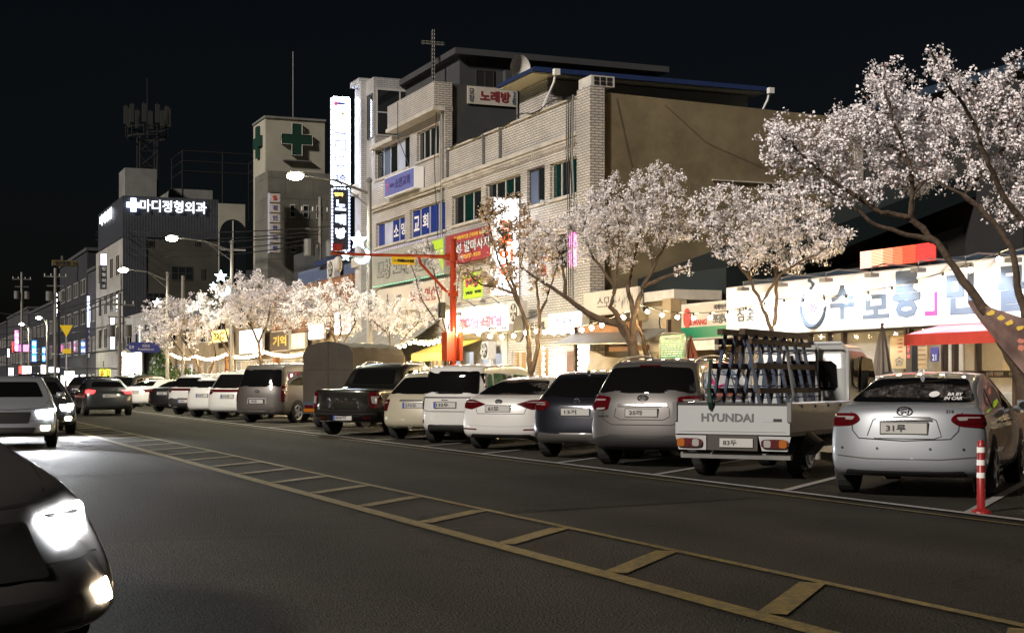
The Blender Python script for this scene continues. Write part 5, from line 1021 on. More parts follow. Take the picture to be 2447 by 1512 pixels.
# ================================================================ TREES
def tree(name, label, t, s, base, limbs, crown, nattr, r0, flower='blossom', dens=1.0, fsize=.025, tip=.006, leaf=None, D=.13, seed=1, spread=.07, group='blossoming cherry trees along the pavement'):
    """limbs: surveyed outlines of the main boughs; the twigs grow on their own towards points spread through the crown's volume"""
    rng = np.random.default_rng(seed); Y = .9232 * s + .3843 * t; k = Y / FV
    def w3(px, py, dy=0): return np.array([(px - CX) * (Y + dy) / FV, Y + dy, CAMH + (CY - py) * (Y + dy) / FV])
    X = .9232 * t - .3843 * s; T = Thing(name, label, 'tree', (X, Y, .13), group, world=True)
    pos = [np.array([X, Y, .1])]; par = [-1]; own = []
    def grow_line(start, pts):
        cur = start
        for p in pts:
            a = pos[cur]; n = max(1, int(np.linalg.norm(p - a) / D)); 
            for i in range(1, n + 1):
                q = a + (p - a) * i / n + rng.normal(size=3) * .012 * (i < n); pos.append(q); par.append(cur); cur = len(pos) - 1
        return cur
    ends = {}; limbseg = []
    for i, (root, pts) in enumerate(limbs):
        if root is None: st = 0
        else:
            rp = w3(*root); st = int(np.argmin([np.linalg.norm(p - rp) for p in pos]))
        dy = rng.uniform(-.25, .25) * (i > 0); a0_ = len(pos); ends[i] = grow_line(st, [w3(x, y, dy * (j + 1) * .8) for j, (x, y) in enumerate(pts)]); limbseg.append((a0_, len(pos), root is None))
    nl = len(pos)
    vol = np.array([a * b for (_, _, a, b) in crown], float); vol /= vol.sum(); at = []
    for (cx, cy, a, b), f in zip(crown, vol):
        n = int(nattr * f); v = rng.normal(size=(n, 3)); v /= np.linalg.norm(v, axis=1)[:, None]; v *= rng.uniform(0, 1, (n, 1)) ** (1 / 2.6)
        c = w3(cx, cy); at.append(c + v * np.array([a * k, min(a, b * 1.6) * k * .85, b * k]))
    at = np.concatenate(at); gc = at[rng.choice(len(at), 26)]; gr = rng.uniform(.8, 2.0, 26) * np.mean([b for (_, _, a, b) in crown]) * k * .33
    at = at[(((at[:, None] - gc[None]) ** 2).sum(2) > gr[None] ** 2).all(1)]; di = 9; dk = D * 1.6
    P = np.array(pos); pr = list(par)
    for it in range(70):
        if len(at) < 5: break
        d2 = ((at[:, None, :] - P[None]) ** 2).sum(2); near = d2.argmin(1); md = np.sqrt(d2[np.arange(len(at)), near])
        keep = md > dk; at = at[keep]; near = near[keep]
        if len(at) == 0: break
        u, inv = np.unique(near, return_inverse=True); dirs = np.zeros((len(u), 3)); v = at - P[near]; v /= np.linalg.norm(v, axis=1)[:, None]; np.add.at(dirs, inv, v)
        dirs += rng.normal(size=dirs.shape) * .15; dirs /= np.linalg.norm(dirs, axis=1)[:, None] + 1e-9
        new = P[u] + dirs * D; P = np.concatenate([P, new]); pr += list(u)
        if len(P) > 5200: break
    pr = np.array(pr); n = len(P); ch = [[] for _ in range(n)]
    for i in range(1, n): ch[pr[i]].append(i)
    rad = np.zeros(n)
    for i in range(n - 1, -1, -1):
        rad[i] = tip if not ch[i] else sum(rad[c] ** 2.2 for c in ch[i]) ** (1 / 2.2)
    rad = rad / rad[0] * r0 if rad[0] > r0 else rad; rad = np.maximum(rad, tip * .7)
    for a_, b_, root in limbseg:
        rs = r0 if root else min(r0 * .62, rad[pr[a_]] * .9)
        for q_ in range(a_, b_): rad[q_] = max(rad[q_], rs + (.014 - rs) * ((q_ - a_) / max(1, b_ - a_)) ** .8)
    rad[0] = max(rad[0], r0)
    # limbs keep a believable taper
    mb = MB(); thin = MB()
    def chain(i0, frm):
        c = [frm, i0]; cur = i0
        while ch[cur]:
            nx = max(ch[cur], key=lambda q: rad[q])
            for q in ch[cur]:
                if q != nx: stack.append((q, cur))
            c.append(nx); cur = nx
        return c
    stack = [(c, 0) for c in ch[0]]
    while stack:
        i0, frm = stack.pop(); c = chain(i0, frm); big = rad[i0] > .02
        rr = [min(rad[q], rad[i0] * 1.05) for q in c]
        if frm == 0: rr[0] = rad[i0] * 1.35
        (mb if big else thin).tube([P[q] for q in c], rr, 8 if big else 4, False)
    T.p('trunk', mb, 'bark', smooth=True); T.p('twigs', thin, 'bark')
    tips = [i for i in range(nl // 2, n) if rad[i] < tip * 3.6]
    tips = np.array(tips)
    if len(tips) and dens > 0:
        low = rng.random(len(tips)) < min(1, .92); tips = tips[low]
        rep = rng.poisson(3.0 * dens, len(tips)); cpos = np.repeat(P[tips], rep, 0); nc = len(cpos)
        cpos = cpos + rng.normal(size=(nc, 3)) * spread; q = 15
        c = np.repeat(cpos, q, 0); c = c + rng.normal(size=c.shape) * .036 * (fsize / .022) ** .7; quad(T, 'blossom', c, fsize, flower, rng)
        if leaf:
            c = P[rng.choice(tips, int(len(tips) * 1.3))]; c = c + rng.normal(size=c.shape) * .05; quad(T, 'young_leaves', c, .024, leaf, rng)
    return T
def quad(T, name, c, size, m, rng):
    n = len(c); a = rng.normal(size=(n, 3)); a /= np.linalg.norm(a, axis=1)[:, None]; b = np.cross(a, rng.normal(size=(n, 3))); b /= np.linalg.norm(b, axis=1)[:, None]; s_ = size * rng.uniform(.55, 1.2, (n, 1)); nn = np.cross(a, b) * s_ * .45
    V = np.stack([c - a * s_, c - b * s_ * .8 + nn, c + a * s_, c + b * s_ * .8 + nn], 1).reshape(-1, 3) - np.array(T.base); return quadmesh(T, name, V, m)
TR = 15.5
# largest, right
s_ = sp(2440, TR)
tree('cherry_tree', 'largest cherry tree, its thick trunk leaning left across the huge white signboard', TR, sp(2490, TR), None,
     [(None, [(2478, 1010), (2447, 901), (2417, 850), (2376, 762), (2335, 714), (2300, 670), (2268, 623), (2237, 577), (2176, 520)]),
      ((2176, 520), [(2180, 463), (2171, 385), (2140, 303), (2112, 207)]),
      ((2176, 520), [(2105, 509), (2041, 466), (1970, 417), (1916, 370), (1860, 318)]),
      ((2237, 577), [(2150, 556), (2094, 538), (2023, 481), (1960, 440)]),
      ((2180, 463), [(2235, 400), (2270, 330)]), ((2171, 385), [(2110, 330), (2060, 270)])],
     [(1930, 350, 110, 75), (2060, 330, 110, 90), (2170, 290, 110, 90), (2120, 190, 60, 55), (2200, 400, 100, 60), (1960, 430, 80, 45), (1880, 310, 50, 35), (2060, 420, 90, 40)], 2025, .20, dens=1.1, leaf='leaf_red', D=.115, seed=11)
tree('cherry_tree', 'cherry tree with two slender trunks at the right edge of the photo', TR - .2, sp(2520, TR - .2), None,
     [(None, [(2500, 1000), (2475, 850), (2450, 755), (2430, 680), (2425, 627), (2418, 594), (2375, 530), (2336, 491), (2283, 456), (2235, 430)]),
      ((2475, 850), [(2490, 700), (2470, 560), (2396, 466), (2361, 392), (2325, 289), (2290, 232), (2247, 178), (2226, 125)]),
      ((2361, 392), [(2420, 330), (2450, 260)]), ((2325, 289), [(2370, 220), (2400, 180)])],
     [(2300, 260, 80, 80), (2235, 160, 40, 45), (2400, 250, 70, 90), (2370, 370, 90, 70), (2440, 450, 70, 60), (2290, 400, 60, 45), (2470, 330, 60, 100), (2420, 170, 40, 40)], 1650, .13, dens=.95, leaf='leaf_red', D=.115, seed=12)
tree('cherry_tree', 'small cherry tree forking low in front of the left end of the huge white signboard', TR, sp(1850, TR), None,
     [(None, [(1848, 920), (1847, 806), (1836, 771), (1819, 724), (1797, 673), (1778, 616)]), ((1840, 785), [(1854, 755), (1854, 692), (1857, 597), (1870, 530)]), ((1819, 724), [(1860, 660), (1920, 620), (1980, 590)]), ((1797, 673), [(1740, 600), (1700, 540)])],
     [(1725, 515, 85, 75), (1800, 545, 105, 85), (1890, 535, 105, 85), (1975, 575, 70, 50), (1820, 610, 110, 38), (1700, 590, 40, 30), (1860, 470, 60, 45), (1940, 630, 60, 22)], 1575, .09, dens=1.15, leaf='leaf_green', D=.125, seed=13)
tree('cherry_tree', 'cherry tree with a doubled trunk and a long bough reaching left over the lightbox', TR, sp(1530, TR), None,
     [(None, [(1525, 940), (1518, 860), (1502, 806), (1480, 774), (1439, 765), (1388, 736), (1350, 708), (1300, 676), (1243, 638)]),
      ((1502, 806), [(1490, 775), (1458, 733), (1470, 683), (1480, 597)]), ((1518, 860), [(1512, 800), (1515, 755), (1534, 686), (1559, 645), (1600, 560)]), ((1515, 755), [(1500, 690), (1520, 600), (1535, 520)]), ((1350, 708), [(1345, 640), (1330, 580)]), ((1470, 683), [(1420, 620), (1390, 560)]), ((1534, 686), [(1590, 660), (1640, 640)]), (None, [(1552, 930), (1548, 860), (1530, 790), (1518, 752)])],
     [(1480, 510, 120, 95), (1575, 475, 90, 90), (1600, 545, 60, 55), (1380, 545, 90, 55), (1300, 560, 75, 48), (1440, 590, 110, 45), (1560, 420, 50, 35), (1300, 640, 50, 25), (1620, 430, 25, 40)], 2100, .17, dens=.9, leaf='leaf_green', D=.14, seed=14)
tree('magnolia_tree', 'sparse magnolia with two dark trunks and cream flowers in front of the vertical lightbox', TR, sp(1272, TR), None,
     [(None, [(1270, 930), (1268, 888), (1262, 787), (1243, 733), (1234, 702), (1215, 640), (1200, 560)]), ((1270, 900), [(1283, 840), (1290, 749), (1281, 676), (1290, 600)]), ((1234, 702), [(1200, 690), (1150, 680), (1120, 655)]), ((1243, 733), [(1190, 620), (1170, 540), (1150, 490)]), ((1290, 749), [(1310, 700), (1330, 640)])],
     [(1240, 590, 85, 90), (1190, 660, 70, 40), (1300, 640, 60, 50), (1180, 540, 45, 55), (1130, 660, 40, 25), (1310, 560, 50, 45), (1235, 480, 40, 30)], 620, .11, flower='magnolia', dens=.62, fsize=.042, leaf='leaf_green', D=.15, seed=15, spread=.05, group=None)
tree('sapling', 'thin sapling with few blossoms in front of the cream karaoke sign', TR, sp(1062, TR), None,
     [(None, [(1075, 900), (1066, 800), (1045, 700), (1030, 620), (1020, 570)]), ((1066, 800), [(1090, 720), (1100, 640)]), ((1066, 800), [(1010, 720), (985, 640)])],
     [(1045, 640, 60, 60), (1010, 700, 55, 45), (1085, 620, 30, 50), (1000, 610, 40, 30)], 300, .04, dens=.38, D=.17, seed=16, fsize=.03, leaf='leaf_green', group=None)
tree('cherry_tree', 'low spreading cherry crown with green leaves in front of the grey awning', TR, sp(945, TR), None,
     [(None, [(940, 950), (935, 850), (930, 800), (925, 760)]), ((935, 850), [(970, 800), (1000, 770)]), ((930, 800), [(895, 770), (880, 750)])],
     [(925, 751, 78, 47), (985, 754, 66, 40), (1010, 731, 36, 25), (895, 731, 48, 35)], 756, .07, dens=1.1, leaf='leaf_green', D=.16, seed=17, fsize=.027)
tree('cherry_tree', 'cherry tree right behind the canvas truck, under the terracotta parapet', TR, sp(806, TR), None,
     [(None, [(808, 950), (810, 870), (800, 810), (775, 770), (750, 740)]), ((810, 850), [(815, 790), (810, 720)]), ((810, 850), [(845, 780), (860, 740)])],
     [(790, 731, 96, 60), (735, 741, 66, 47), (838, 756, 57, 42), (800, 686, 48, 25), (720, 696, 36, 31)], 1215, .1, dens=1.25, D=.19, seed=18, fsize=.033, spread=.09)
tree('cherry_tree', 'cherry tree with a tall crooked trunk left of the blank white lightbox', TR, sp(630, TR), None,
     [(None, [(632, 940), (628, 880), (618, 820), (600, 780), (575, 745), (560, 720)]), ((618, 820), [(640, 770), (650, 710)]), ((600, 780), [(600, 720), (605, 680)])],
     [(610, 716, 102, 68), (570, 741, 54, 43), (665, 731, 60, 56), (630, 676, 54, 31), (690, 771, 36, 25)], 1282, .14, dens=1.3, D=.22, seed=19, fsize=.04, spread=.1)
tree('cherry_tree', 'cherry tree with a thick bent trunk behind the star ornaments', TR, sp(560, TR), None,
     [(None, [(562, 940), (557, 880), (548, 820), (540, 790), (520, 760)]), ((557, 860), [(530, 815), (505, 790)]), ((548, 820), [(555, 760), (560, 720)])],
     [(525, 731, 60, 56), (490, 746, 48, 43), (560, 711, 42, 43)], 877, .16, dens=1.3, D=.24, seed=20, fsize=.043, spread=.11)
tree('cherry_tree', 'leftmost cherry tree, its wide low crown glowing under the third street lamp', TR, sp(480, TR), None,
     [(None, [(482, 940), (480, 900), (470, 860), (450, 830), (430, 800)]), (None, [(500, 890), (515, 850), (505, 800)]), ((470, 860), [(440, 850), (405, 800), (380, 780)])],
     [(420, 751, 84, 47), (375, 761, 50, 47), (460, 731, 54, 35), (385, 796, 54, 35), (350, 786, 33, 35), (480, 776, 48, 43)], 1147, .15, dens=1.3, D=.27, seed=21, fsize=.047, spread=.12)
# ================================================================ VEHICLES
class Car:
    """body shell grown from a cage of stations and rows, then lamps, glass and trim laid onto its surface"""
    def __init__(s, name, label, cat, L, W_, top, belt, ry, pm, loc, rot, zb=.24, roofw=.76, deckw=.9, wheels=(.80, None), wr=.33, group=None, nose=.25, fy=None, sides=True, belt2=None, spoiler=0):
        s.L, s.W = L, W_; s.root = bpy.data.objects.new(name, None); COL.objects.link(s.root); s.root.location = loc; s.root.rotation_euler = (0, 0, rot)
        s.root['label'] = label; s.root['category'] = cat
        if group: s.root['group'] = group
        fx = [-1, -.93, -.72, -.36, 0, .36, .72, .93, 1]; fr = [0, .12, .32, .55, .8, 1]; J = len(top) - 1; K = 6; I = len(fx) - 1
        wrow = [.90, .975, .995, 1.0, .985, .955]; fy = fy or [.12, 0, .02, .08, .2, .3, .35]
        def pos(i, j, k):
            y, zt = top[j]; zbelt = min(belt, zt - .04); cab = min(1, max(0, (zt - belt) / .3)); Lr = top[2][0]; Lf = L - top[-3][0]
            if k < 6: z = zb + (zbelt - zb) * fr[k]; hw = W_ / 2 * wrow[k]
            else: z = zt; hw = W_ / 2 * (deckw + (roofw - deckw) * cab)
            f = fx[i]
            if j in (0, J): hw *= .955
            if j == J: hw *= .95
            yy = y
            if y < Lr: yy = ry[k] + y * (1 - ry[k] / Lr)
            if L - y < Lf: o = fy[k]; yy = L - (o + (L - y) * (1 - o / Lf))
            if j == 0: yy += .16 * abs(f) ** 5 + .035 * f * f
            if j == J: yy -= .45 * abs(f) ** 4 * .6 + .06 * f * f
            if k == 6: z += .035 * (1 - f * f)
            if k == 0: z += 0
            return (f * hw, yy, z)
        idx = {}; vs = []
        def V(i, j, k):
            if (i, j, k) not in idx: idx[i, j, k] = len(vs); vs.append(pos(i, j, k))
            return idx[i, j, k]
        F = []
        for i in range(I):
            for k in range(K): F.append((V(i, 0, k), V(i + 1, 0, k), V(i + 1, 0, k + 1), V(i, 0, k + 1))); F.append((V(i + 1, J, k), V(i, J, k), V(i, J, k + 1), V(i + 1, J, k + 1)))
            for j in range(J): F.append((V(i, j, K), V(i + 1, j, K), V(i + 1, j + 1, K), V(i, j + 1, K))); F.append((V(i + 1, j, 0), V(i, j, 0), V(i, j + 1, 0), V(i + 1, j + 1, 0)))
        for j in range(J):
            for k in range(K): F.append((V(I, j, k), V(I, j + 1, k), V(I, j + 1, k + 1), V(I, j, k + 1))); F.append((V(0, j + 1, k), V(0, j, k), V(0, j, k + 1), V(0, j + 1, k + 1)))
        me = bpy.data.meshes.new('body'); me.from_pydata(vs, [], F); o = bpy.data.objects.new('body', me); COL.objects.link(o)
        sb = o.modifiers.new('s', 'SUBSURF'); sb.levels = 2; sb.render_levels = 2; dg = bpy.context.evaluated_depsgraph_get(); me2 = bpy.data.meshes.new_from_object(o.evaluated_get(dg))
        o.modifiers.clear(); o.data = me2; me2.name = 'body'; bpy.data.meshes.remove(me); me2.materials.append(M[pm]); me2.polygons.foreach_set('use_smooth', [True] * len(me2.polygons)); o.parent = s.root; s.body = o
        s.bvh = BVHTree.FromPolygons([v.co.copy() for v in me2.vertices], [tuple(p.vertices) for p in me2.polygons])
        wy = [L * .185, L * .80] if wheels[1] is None else wheels
        s.wheels(wy, wr)
    def hit(s, a, b, face):
        o, d = {'rear': ((a, -4, b), (0, 1, 0)), 'front': ((a, s.L + 4, b), (0, -1, 0)), 'right': ((4, a, b), (-1, 0, 0)), 'left': ((-4, a, b), (1, 0, 0)), 'top': ((a, b, 6), (0, 0, -1))}[face]
        h = s.bvh.ray_cast(Vector(o), Vector(d)); return h[0], Vector(d), h[1]
    def patch(s, name, poly, m, face='rear', off=.008, parent=None, label=None, res=16, rings=9, rnd=0):
        pts = []; n = len(poly)
        if rnd:                                        # rounded corners
            q = []
            for i in range(n):
                a, b, c = Vector(poly[i - 1]), Vector(poly[i]), Vector(poly[(i + 1) % n]); r = min(rnd, (a - b).length * .45, (c - b).length * .45)
                p0 = b + (a - b).normalized() * r; p2 = b + (c - b).normalized() * r
                for u in (0, .25, .5, .75, 1): q.append(tuple((1 - u) ** 2 * p0 + 2 * u * (1 - u) * b + u * u * p2))
            poly = q; n = len(poly); res = 3
        for i in range(n):
            a, b = poly[i], poly[(i + 1) % n]; r_ = max(1, min(res, int(math.dist(a, b) / .04)))
            for k in range(r_): pts.append((a[0] + (b[0] - a[0]) * k / r_, a[1] + (b[1] - a[1]) * k / r_))
        cx = sum(p[0] for p in poly) / n; cy = sum(p[1] for p in poly) / n; mb = MB(); N_ = len(pts)
        def H(x, y):
            for q in (1, .97, .94, .9, .85, .8, .7, .6, .5, .4, .3, .15):
                h, d, nn = s.hit(cx + (x - cx) * q, cy + (y - cy) * q, face)
                if h is not None and abs(nn.dot(d)) > .08: return h + (nn if nn.dot(d) < 0 else -nn) * off
            return c0.copy() if h is None else h - d * off
        c0 = Vector((0, 0, 0)); c0 = H(cx, cy); mb.v.append(tuple(c0))
        for r in range(1, rings + 1):
            for p in pts: mb.v.append(tuple(H(cx + (p[0] - cx) * r / rings, cy + (p[1] - cy) * r / rings)))
        for k in range(N_): mb.f.append((0, 1 + k, 1 + (k + 1) % N_))
        for r in range(rings - 1):
            for k in range(N_): mb.f.append((1 + r * N_ + k, 1 + (r + 1) * N_ + k, 1 + (r + 1) * N_ + (k + 1) % N_, 1 + r * N_ + (k + 1) % N_))
        o = mb.out(name, m, parent or s.root, smooth=True)
        # skirt so the piece has thickness
        if label: o['label'] = label
        return o
    def line(s, name, pts, w_, m='gap', face='rear', off=.003, parent=None):
        mb = MB(); P_ = []
        for i in range(len(pts) - 1):
            n = max(1, int(math.dist(pts[i], pts[i + 1]) / .06))
            for k in range(n + (i == len(pts) - 2)): u = k / n; P_.append((pts[i][0] + (pts[i + 1][0] - pts[i][0]) * u, pts[i][1] + (pts[i + 1][1] - pts[i][1]) * u))
        Q = []
        for i, p in enumerate(P_):
            a, b = P_[max(0, i - 1)], P_[min(len(P_) - 1, i + 1)]; d = Vector((b[0] - a[0], b[1] - a[1])).normalized(); nx, ny = -d.y * w_ / 2, d.x * w_ / 2
            r = []
            for sg in (1, -1):
                h, dd, _ = s.hit(p[0] + nx * sg, p[1] + ny * sg, face)
                if h is None: r = None; break
                r.append(h - dd * off)
            Q.append(r)
        for r in Q:
            if r: mb.v += [tuple(r[0]), tuple(r[1])]
        n = len(mb.v) // 2
        mb.f = [(2 * i, 2 * i + 2, 2 * i + 3, 2 * i + 1) for i in range(n - 1)]
        return mb.out(name, m, parent or s.body)
    def wheels(s, wy, wr):
        for y in wy:
            for sg in (-1, 1):
                x1 = sg * (s.W / 2 + .004); x0 = sg * (s.W / 2 - .21); c = (0, y, wr)
                t = MB().tube([(x0, y, wr), (x0 + sg * .015, y, wr), (x1 - sg * .02, y, wr), (x1, y, wr)], [wr - .03, wr, wr, wr - .03], 24, True).out('wheel', 'rubber', s.root, smooth=False)
                rm = MB(); xr = x1 + sg * .004; rr = wr * .66
                rm.tube([(xr + sg * .0 + sg * .006, y + rr * math.cos(a), wr + rr * math.sin(a)) for a in np.linspace(0, 6.2832, 25)], .016, 5, False)
                for a in np.linspace(0, 6.2832, 6)[:-1]: rm.hexa([(xr, y + .05 * math.cos(a + 1.57), wr + .05 * math.sin(a + 1.57)), (xr, y - .05 * math.cos(a + 1.57), wr - .05 * math.sin(a + 1.57)), (xr, y + rr * math.cos(a) - .025 * math.cos(a + 1.57), wr + rr * math.sin(a) - .025 * math.sin(a + 1.57)), (xr, y + rr * math.cos(a) + .025 * math.cos(a + 1.57), wr + rr * math.sin(a) + .025 * math.sin(a + 1.57))] + [(xr + sg * .012, y + q * math.cos(a + 1.57) * 1, wr + q * math.sin(a + 1.57)) for q in (.05, -.05)] + [(xr + sg * .012, y + rr * math.cos(a) + q * math.cos(a + 1.57), wr + rr * math.sin(a) + q * math.sin(a + 1.57)) for q in (-.025, .025)])
                rm.out('rim', 'rim', t)
                R_ = wr * 1.16; s.patch('wheel_arch_shade', [(y + R_ * math.cos(a), max(.26, wr + .02 + R_ * math.sin(a))) for a in np.linspace(0, 6.2832, 25)[:-1]], 'gap', 'right' if sg > 0 else 'left', .002, res=1, rings=3)  # flat black disc paints the shade of the arch hollow on the side
    def both(s, name, poly, m, face='rear', **k):
        a = s.patch(name, poly, m, face, **k); b = s.patch(name, [(-x, z) for x, z in poly][::-1], m, face, **k)
        if name == 'tail_lamp' and m == 'lamp_red' or name == 'headlight' and m == 'headlight_lens':
            q = Vector((sum(p[0] for p in poly) / len(poly), sum(p[1] for p in poly) / len(poly))); o0 = k.get('off', .01) + .005
            specs = ((.80, .34, .0, -.18, 'lamp_core', 'lamp_dark'), (.62, .10, .0, .42, 'lamp_highlight', 'lamp_clear')) if name == 'tail_lamp' else ((.9, .16, 0, .42, 'lamp_bezel', 'plastic_black'),)  # pale strip near the top paints a highlight onto each tail lamp
            hz = max(p[1] for p in poly) - q.y
            for fx_, fz_, ox, oz, nm, mm in specs:
                pl = [(q.x + (p[0] - q.x) * fx_ + ox, q.y + oz * hz + (p[1] - q.y) * fz_) for p in poly]
                s.patch(nm, pl, mm, face, off=o0, parent=a, rings=3); s.patch(nm, [(-x, z) for x, z in pl][::-1], mm, face, off=o0, parent=b, rings=3)
        return a, b
    def sidewin(s, polys, m='car_glass'):
        for f in ('right', 'left'):
            for p in polys: s.patch('side_window', p, m, f, .008, rnd=.05)
    def plate(s, x, z, txt, w_=.52, h=.115, band=False, y=None, tilt=0, face='rear'):
        h_, _, _ = s.hit(x, z, 'rear'); yy = (h_.y if h_ else 0) - .012 if y is None else y
        o = MB().box(x - w_ / 2, x + w_ / 2, yy - .008, yy + .03, z - h / 2, z + h / 2).out('number_plate', 'plate_white', s.root)
        MB().box(x - w_ / 2 - .012, x + w_ / 2 + .012, yy - .004, yy + .026, z - h / 2 - .012, z + h / 2 + .012).out('plate_frame', 'frame_dark', o)
        if band: MB().box(x - w_ / 2 + .002, x - w_ / 2 + .045, yy - .011, yy - .009, z - h / 2 + .003, z + h / 2 - .003).out('plate_band', 'plate_band', o)
        wt = .068 * len(txt) + .02
        textmb(txt, (x - w_ / 2 + .06 + wt / 2, yy - .008, z), wt, h * .68, 'u', .002, .003, .022).out('plate_lettering', 'letter_black', o)
        return o
    def txt(s, body, x, z, w_, h, m, bold=.02, name='lettering', y=None, off=.004, par=None):
        h_, _, _ = s.hit(x, z, 'rear'); yy = h_.y if y is None else y; mb = textmb(body, (x, yy, z), w_, h, 'u', off, .006, bold)
        if y is None:
            v2 = []
            for p in mb.v:
                q, _, _ = s.hit(p[0], p[2], 'rear'); v2.append((p[0], (q.y if q else yy) + (p[1] - yy), p[2]))
            mb.v = v2
        return mb.out(name, m, par or s.root)
    def oval(s, x, z, a, b, m='chrome', name='emblem', fill=None):
        h_, _, _ = s.hit(x, z, 'rear'); y = h_.y - .012; r = MB().tube([(x + a * math.cos(q), y, z + b * math.sin(q)) for q in np.linspace(0, 6.2832, 25)], .009, 6, False).out(name, m, s.root)
        if fill: MB().prism([(x + a * .98 * math.cos(q), z + b * .98 * math.sin(q)) for q in np.linspace(0, 6.2832, 25)[:-1]], 'y', y, y + .02).out('emblem_field', fill, r)
        return r, y
    def mirrors(s, y, z, m):
        for sg in (-1, 1):
            x = sg * (s.W / 2 + .1); mb = MB().tube([(x - sg * .14, y, z - .02), (x, y, z)], [.03, .03], 8).hexa([(x - .085, y - .08, z - .045), (x + .085, y - .08, z - .045), (x + .06, y + .09, z - .03), (x - .06, y + .09, z - .03), (x - .085, y - .08, z + .085), (x + .085, y - .08, z + .085), (x + .05, y + .09, z + .05), (x - .05, y + .09, z + .05)]); o = mb.out('side_mirror', m, s.root, smooth=True)
            MB().prism([(x + sg * .01 + .075 * math.cos(q), z + .02 + .05 * math.sin(q)) for q in np.linspace(0, 6.28, 13)[:-1]], 'y', y - .089, y - .081).out('mirror_glass', 'chrome', o)
    def rails(s, y0, y1, xr, z, m='galvanised'):
        for sg in (-1, 1):
            pts = []
            for u in np.linspace(0, 1, 9):
                y = y0 + (y1 - y0) * u; h, _, _ = s.hit(sg * xr, y, 'top'); pts.append((sg * xr, y, h.z + .055 * math.sin(u * math.pi) ** .3 if 0 < u < 1 else h.z))
            MB().tube(pts, .022, 8).out('roof_rail', m, s.root, smooth=True)
    def fin(s, y, m):
        h, _, _ = s.hit(0, y, 'top'); z = h.z; MB().hexa([(-.03, y - .07, z - .01), (.03, y - .07, z - .01), (.025, y + .12, z - .01), (-.025, y + .12, z - .01), (-.006, y - .075, z + .065), (.006, y - .075, z + .065), (.01, y + .06, z + .015), (-.01, y + .06, z + .015)]).out('roof_antenna', m, s.root)
ROT = A - HA
GP = 'vehicles parked at an angle along the far kerb'
def spot(px, t): s_ = sp(px, t); return W(t, s_, 0)
def suvtop(L, H, hood=1.05, r=.45): return [(0, H - .12), (r * .7, H - .05), (L * .30, H), (L * .45, H + .005), (L * .58, H - .02), (L * .66, H - .14), (L * .785, hood + .02), (L * .93, hood - .08), (L, hood - .28)]
def sedtop(L, H, deck, hood=.95): return [(0, deck - .04), (.30, deck), (.62, deck + .03), (1.0, deck + (H - deck) * .55), (1.5, H - .07), (L * .47, H), (L * .60, H - .05), (L * .76, hood + .05), (L * .92, hood - .1), (L, hood - .27)]
def sidew(L, belt, H, hatch=True, n=3):
    z0, z1 = belt + .03, H - .17
    if hatch: return [[(.55, z0 + .08), (L * .26, z0), (L * .26, z1), (.80, z1 - .05)], [(L * .275, z0), (L * .46, z0 - .01), (L * .46, z1), (L * .275, z1)], [(L * .475, z0 - .01), (L * .73, z0 - .03), (L * .60, z1 - .03), (L * .475, z1)]]
    return [[(L * .215, z0 + .04), (L * .27, z0 + .02), (L * .30, z1 - .05)], [(L * .285, z0), (L * .46, z0 - .01), (L * .46, z1), (L * .32, z1 - .03)], [(L * .475, z0 - .01), (L * .72, z0 - .03), (L * .59, z1 - .04), (L * .475, z1)]]
# 1 silver sedan -------------------------------------------------
t0 = 10.75
c = Car('parked_sedan', 'silver sedan with a baby in car sticker, nearest the camera at the right edge', 'car', 4.5, 1.80, sedtop(4.5, 1.46, 1.07), .985, [.10, 0, .0, .02, .05, .09, .13], 'paint_silver', spot(2158, t0), ROT, group=GP, roofw=.70)
gw = c.patch('rear_window', [(-.72, 1.10), (.72, 1.10), (.54, 1.365), (0, 1.385), (-.54, 1.365)], 'car_glass', rnd=.06, off=.012)
c.txt('BA BY\nIN CAR', .47, 1.175, .20, .085, 'letter_white', .03, 'sticker_lettering', off=.04); c.patch('sticker_face', [(.24 + .06 * math.cos(a), 1.17 + .035 * math.sin(a)) for a in np.linspace(0, 6.28, 15)[:-1]], 'letter_white', off=.03, res=1, rings=2)
c.both('tail_lamp', [(.56, .975), (.86, .965), (.885, .90), (.86, .815), (.60, .835), (.50, .90)], 'lamp_red', off=.012, rnd=.05); c.both('reversing_lamp', [(.57, .935), (.69, .94), (.69, .90), (.60, .895)], 'lamp_clear', off=.018, rnd=.02)
c.line('boot_gap', [(-.64, 1.06), (-.60, .78), (-.52, .69), (0, .665), (.52, .69), (.60, .78), (.64, 1.06)], .012); c.line('boot_recess', [(-.42, .72), (-.36, .90), (-.28, .935), (.28, .935), (.36, .90), (.42, .72), (.34, .69), (-.34, .69)], .010)
c.patch('chrome_strip', [(-.30, .925), (.30, .925), (.32, .89), (-.32, .89)], 'chrome', off=.02, rnd=.012)
c.plate(0, .81, '31루', .52, .12); r, y = c.oval(0, 1.0, .085, .052); textmb('H', (0, y, 1.0), .085, .055, 'u', .002, .012, .03).out('emblem_letter', 'chrome', r)
c.txt('S16', .50, 1.005, .085, .035, 'letter_black', .02, 'badge_lettering'); c.line('bumper_crease', [(-.84, .49), (-.4, .455), (.4, .455), (.84, .49)], .014, 'paint_grey')
for x in (-.72, -.30, .30, .66): c.patch('parking_sensor', [(x + .016 * math.cos(a), .575 + .016 * math.sin(a)) for a in np.linspace(0, 6.28, 9)[:-1]], 'plastic_black', off=.006, res=1, rings=1)
c.sidewin(sidew(4.5, 1.0, 1.46, False)); c.mirrors(3.05, 1.02, 'paint_silver'); c.fin(1.35, 'paint_silver')
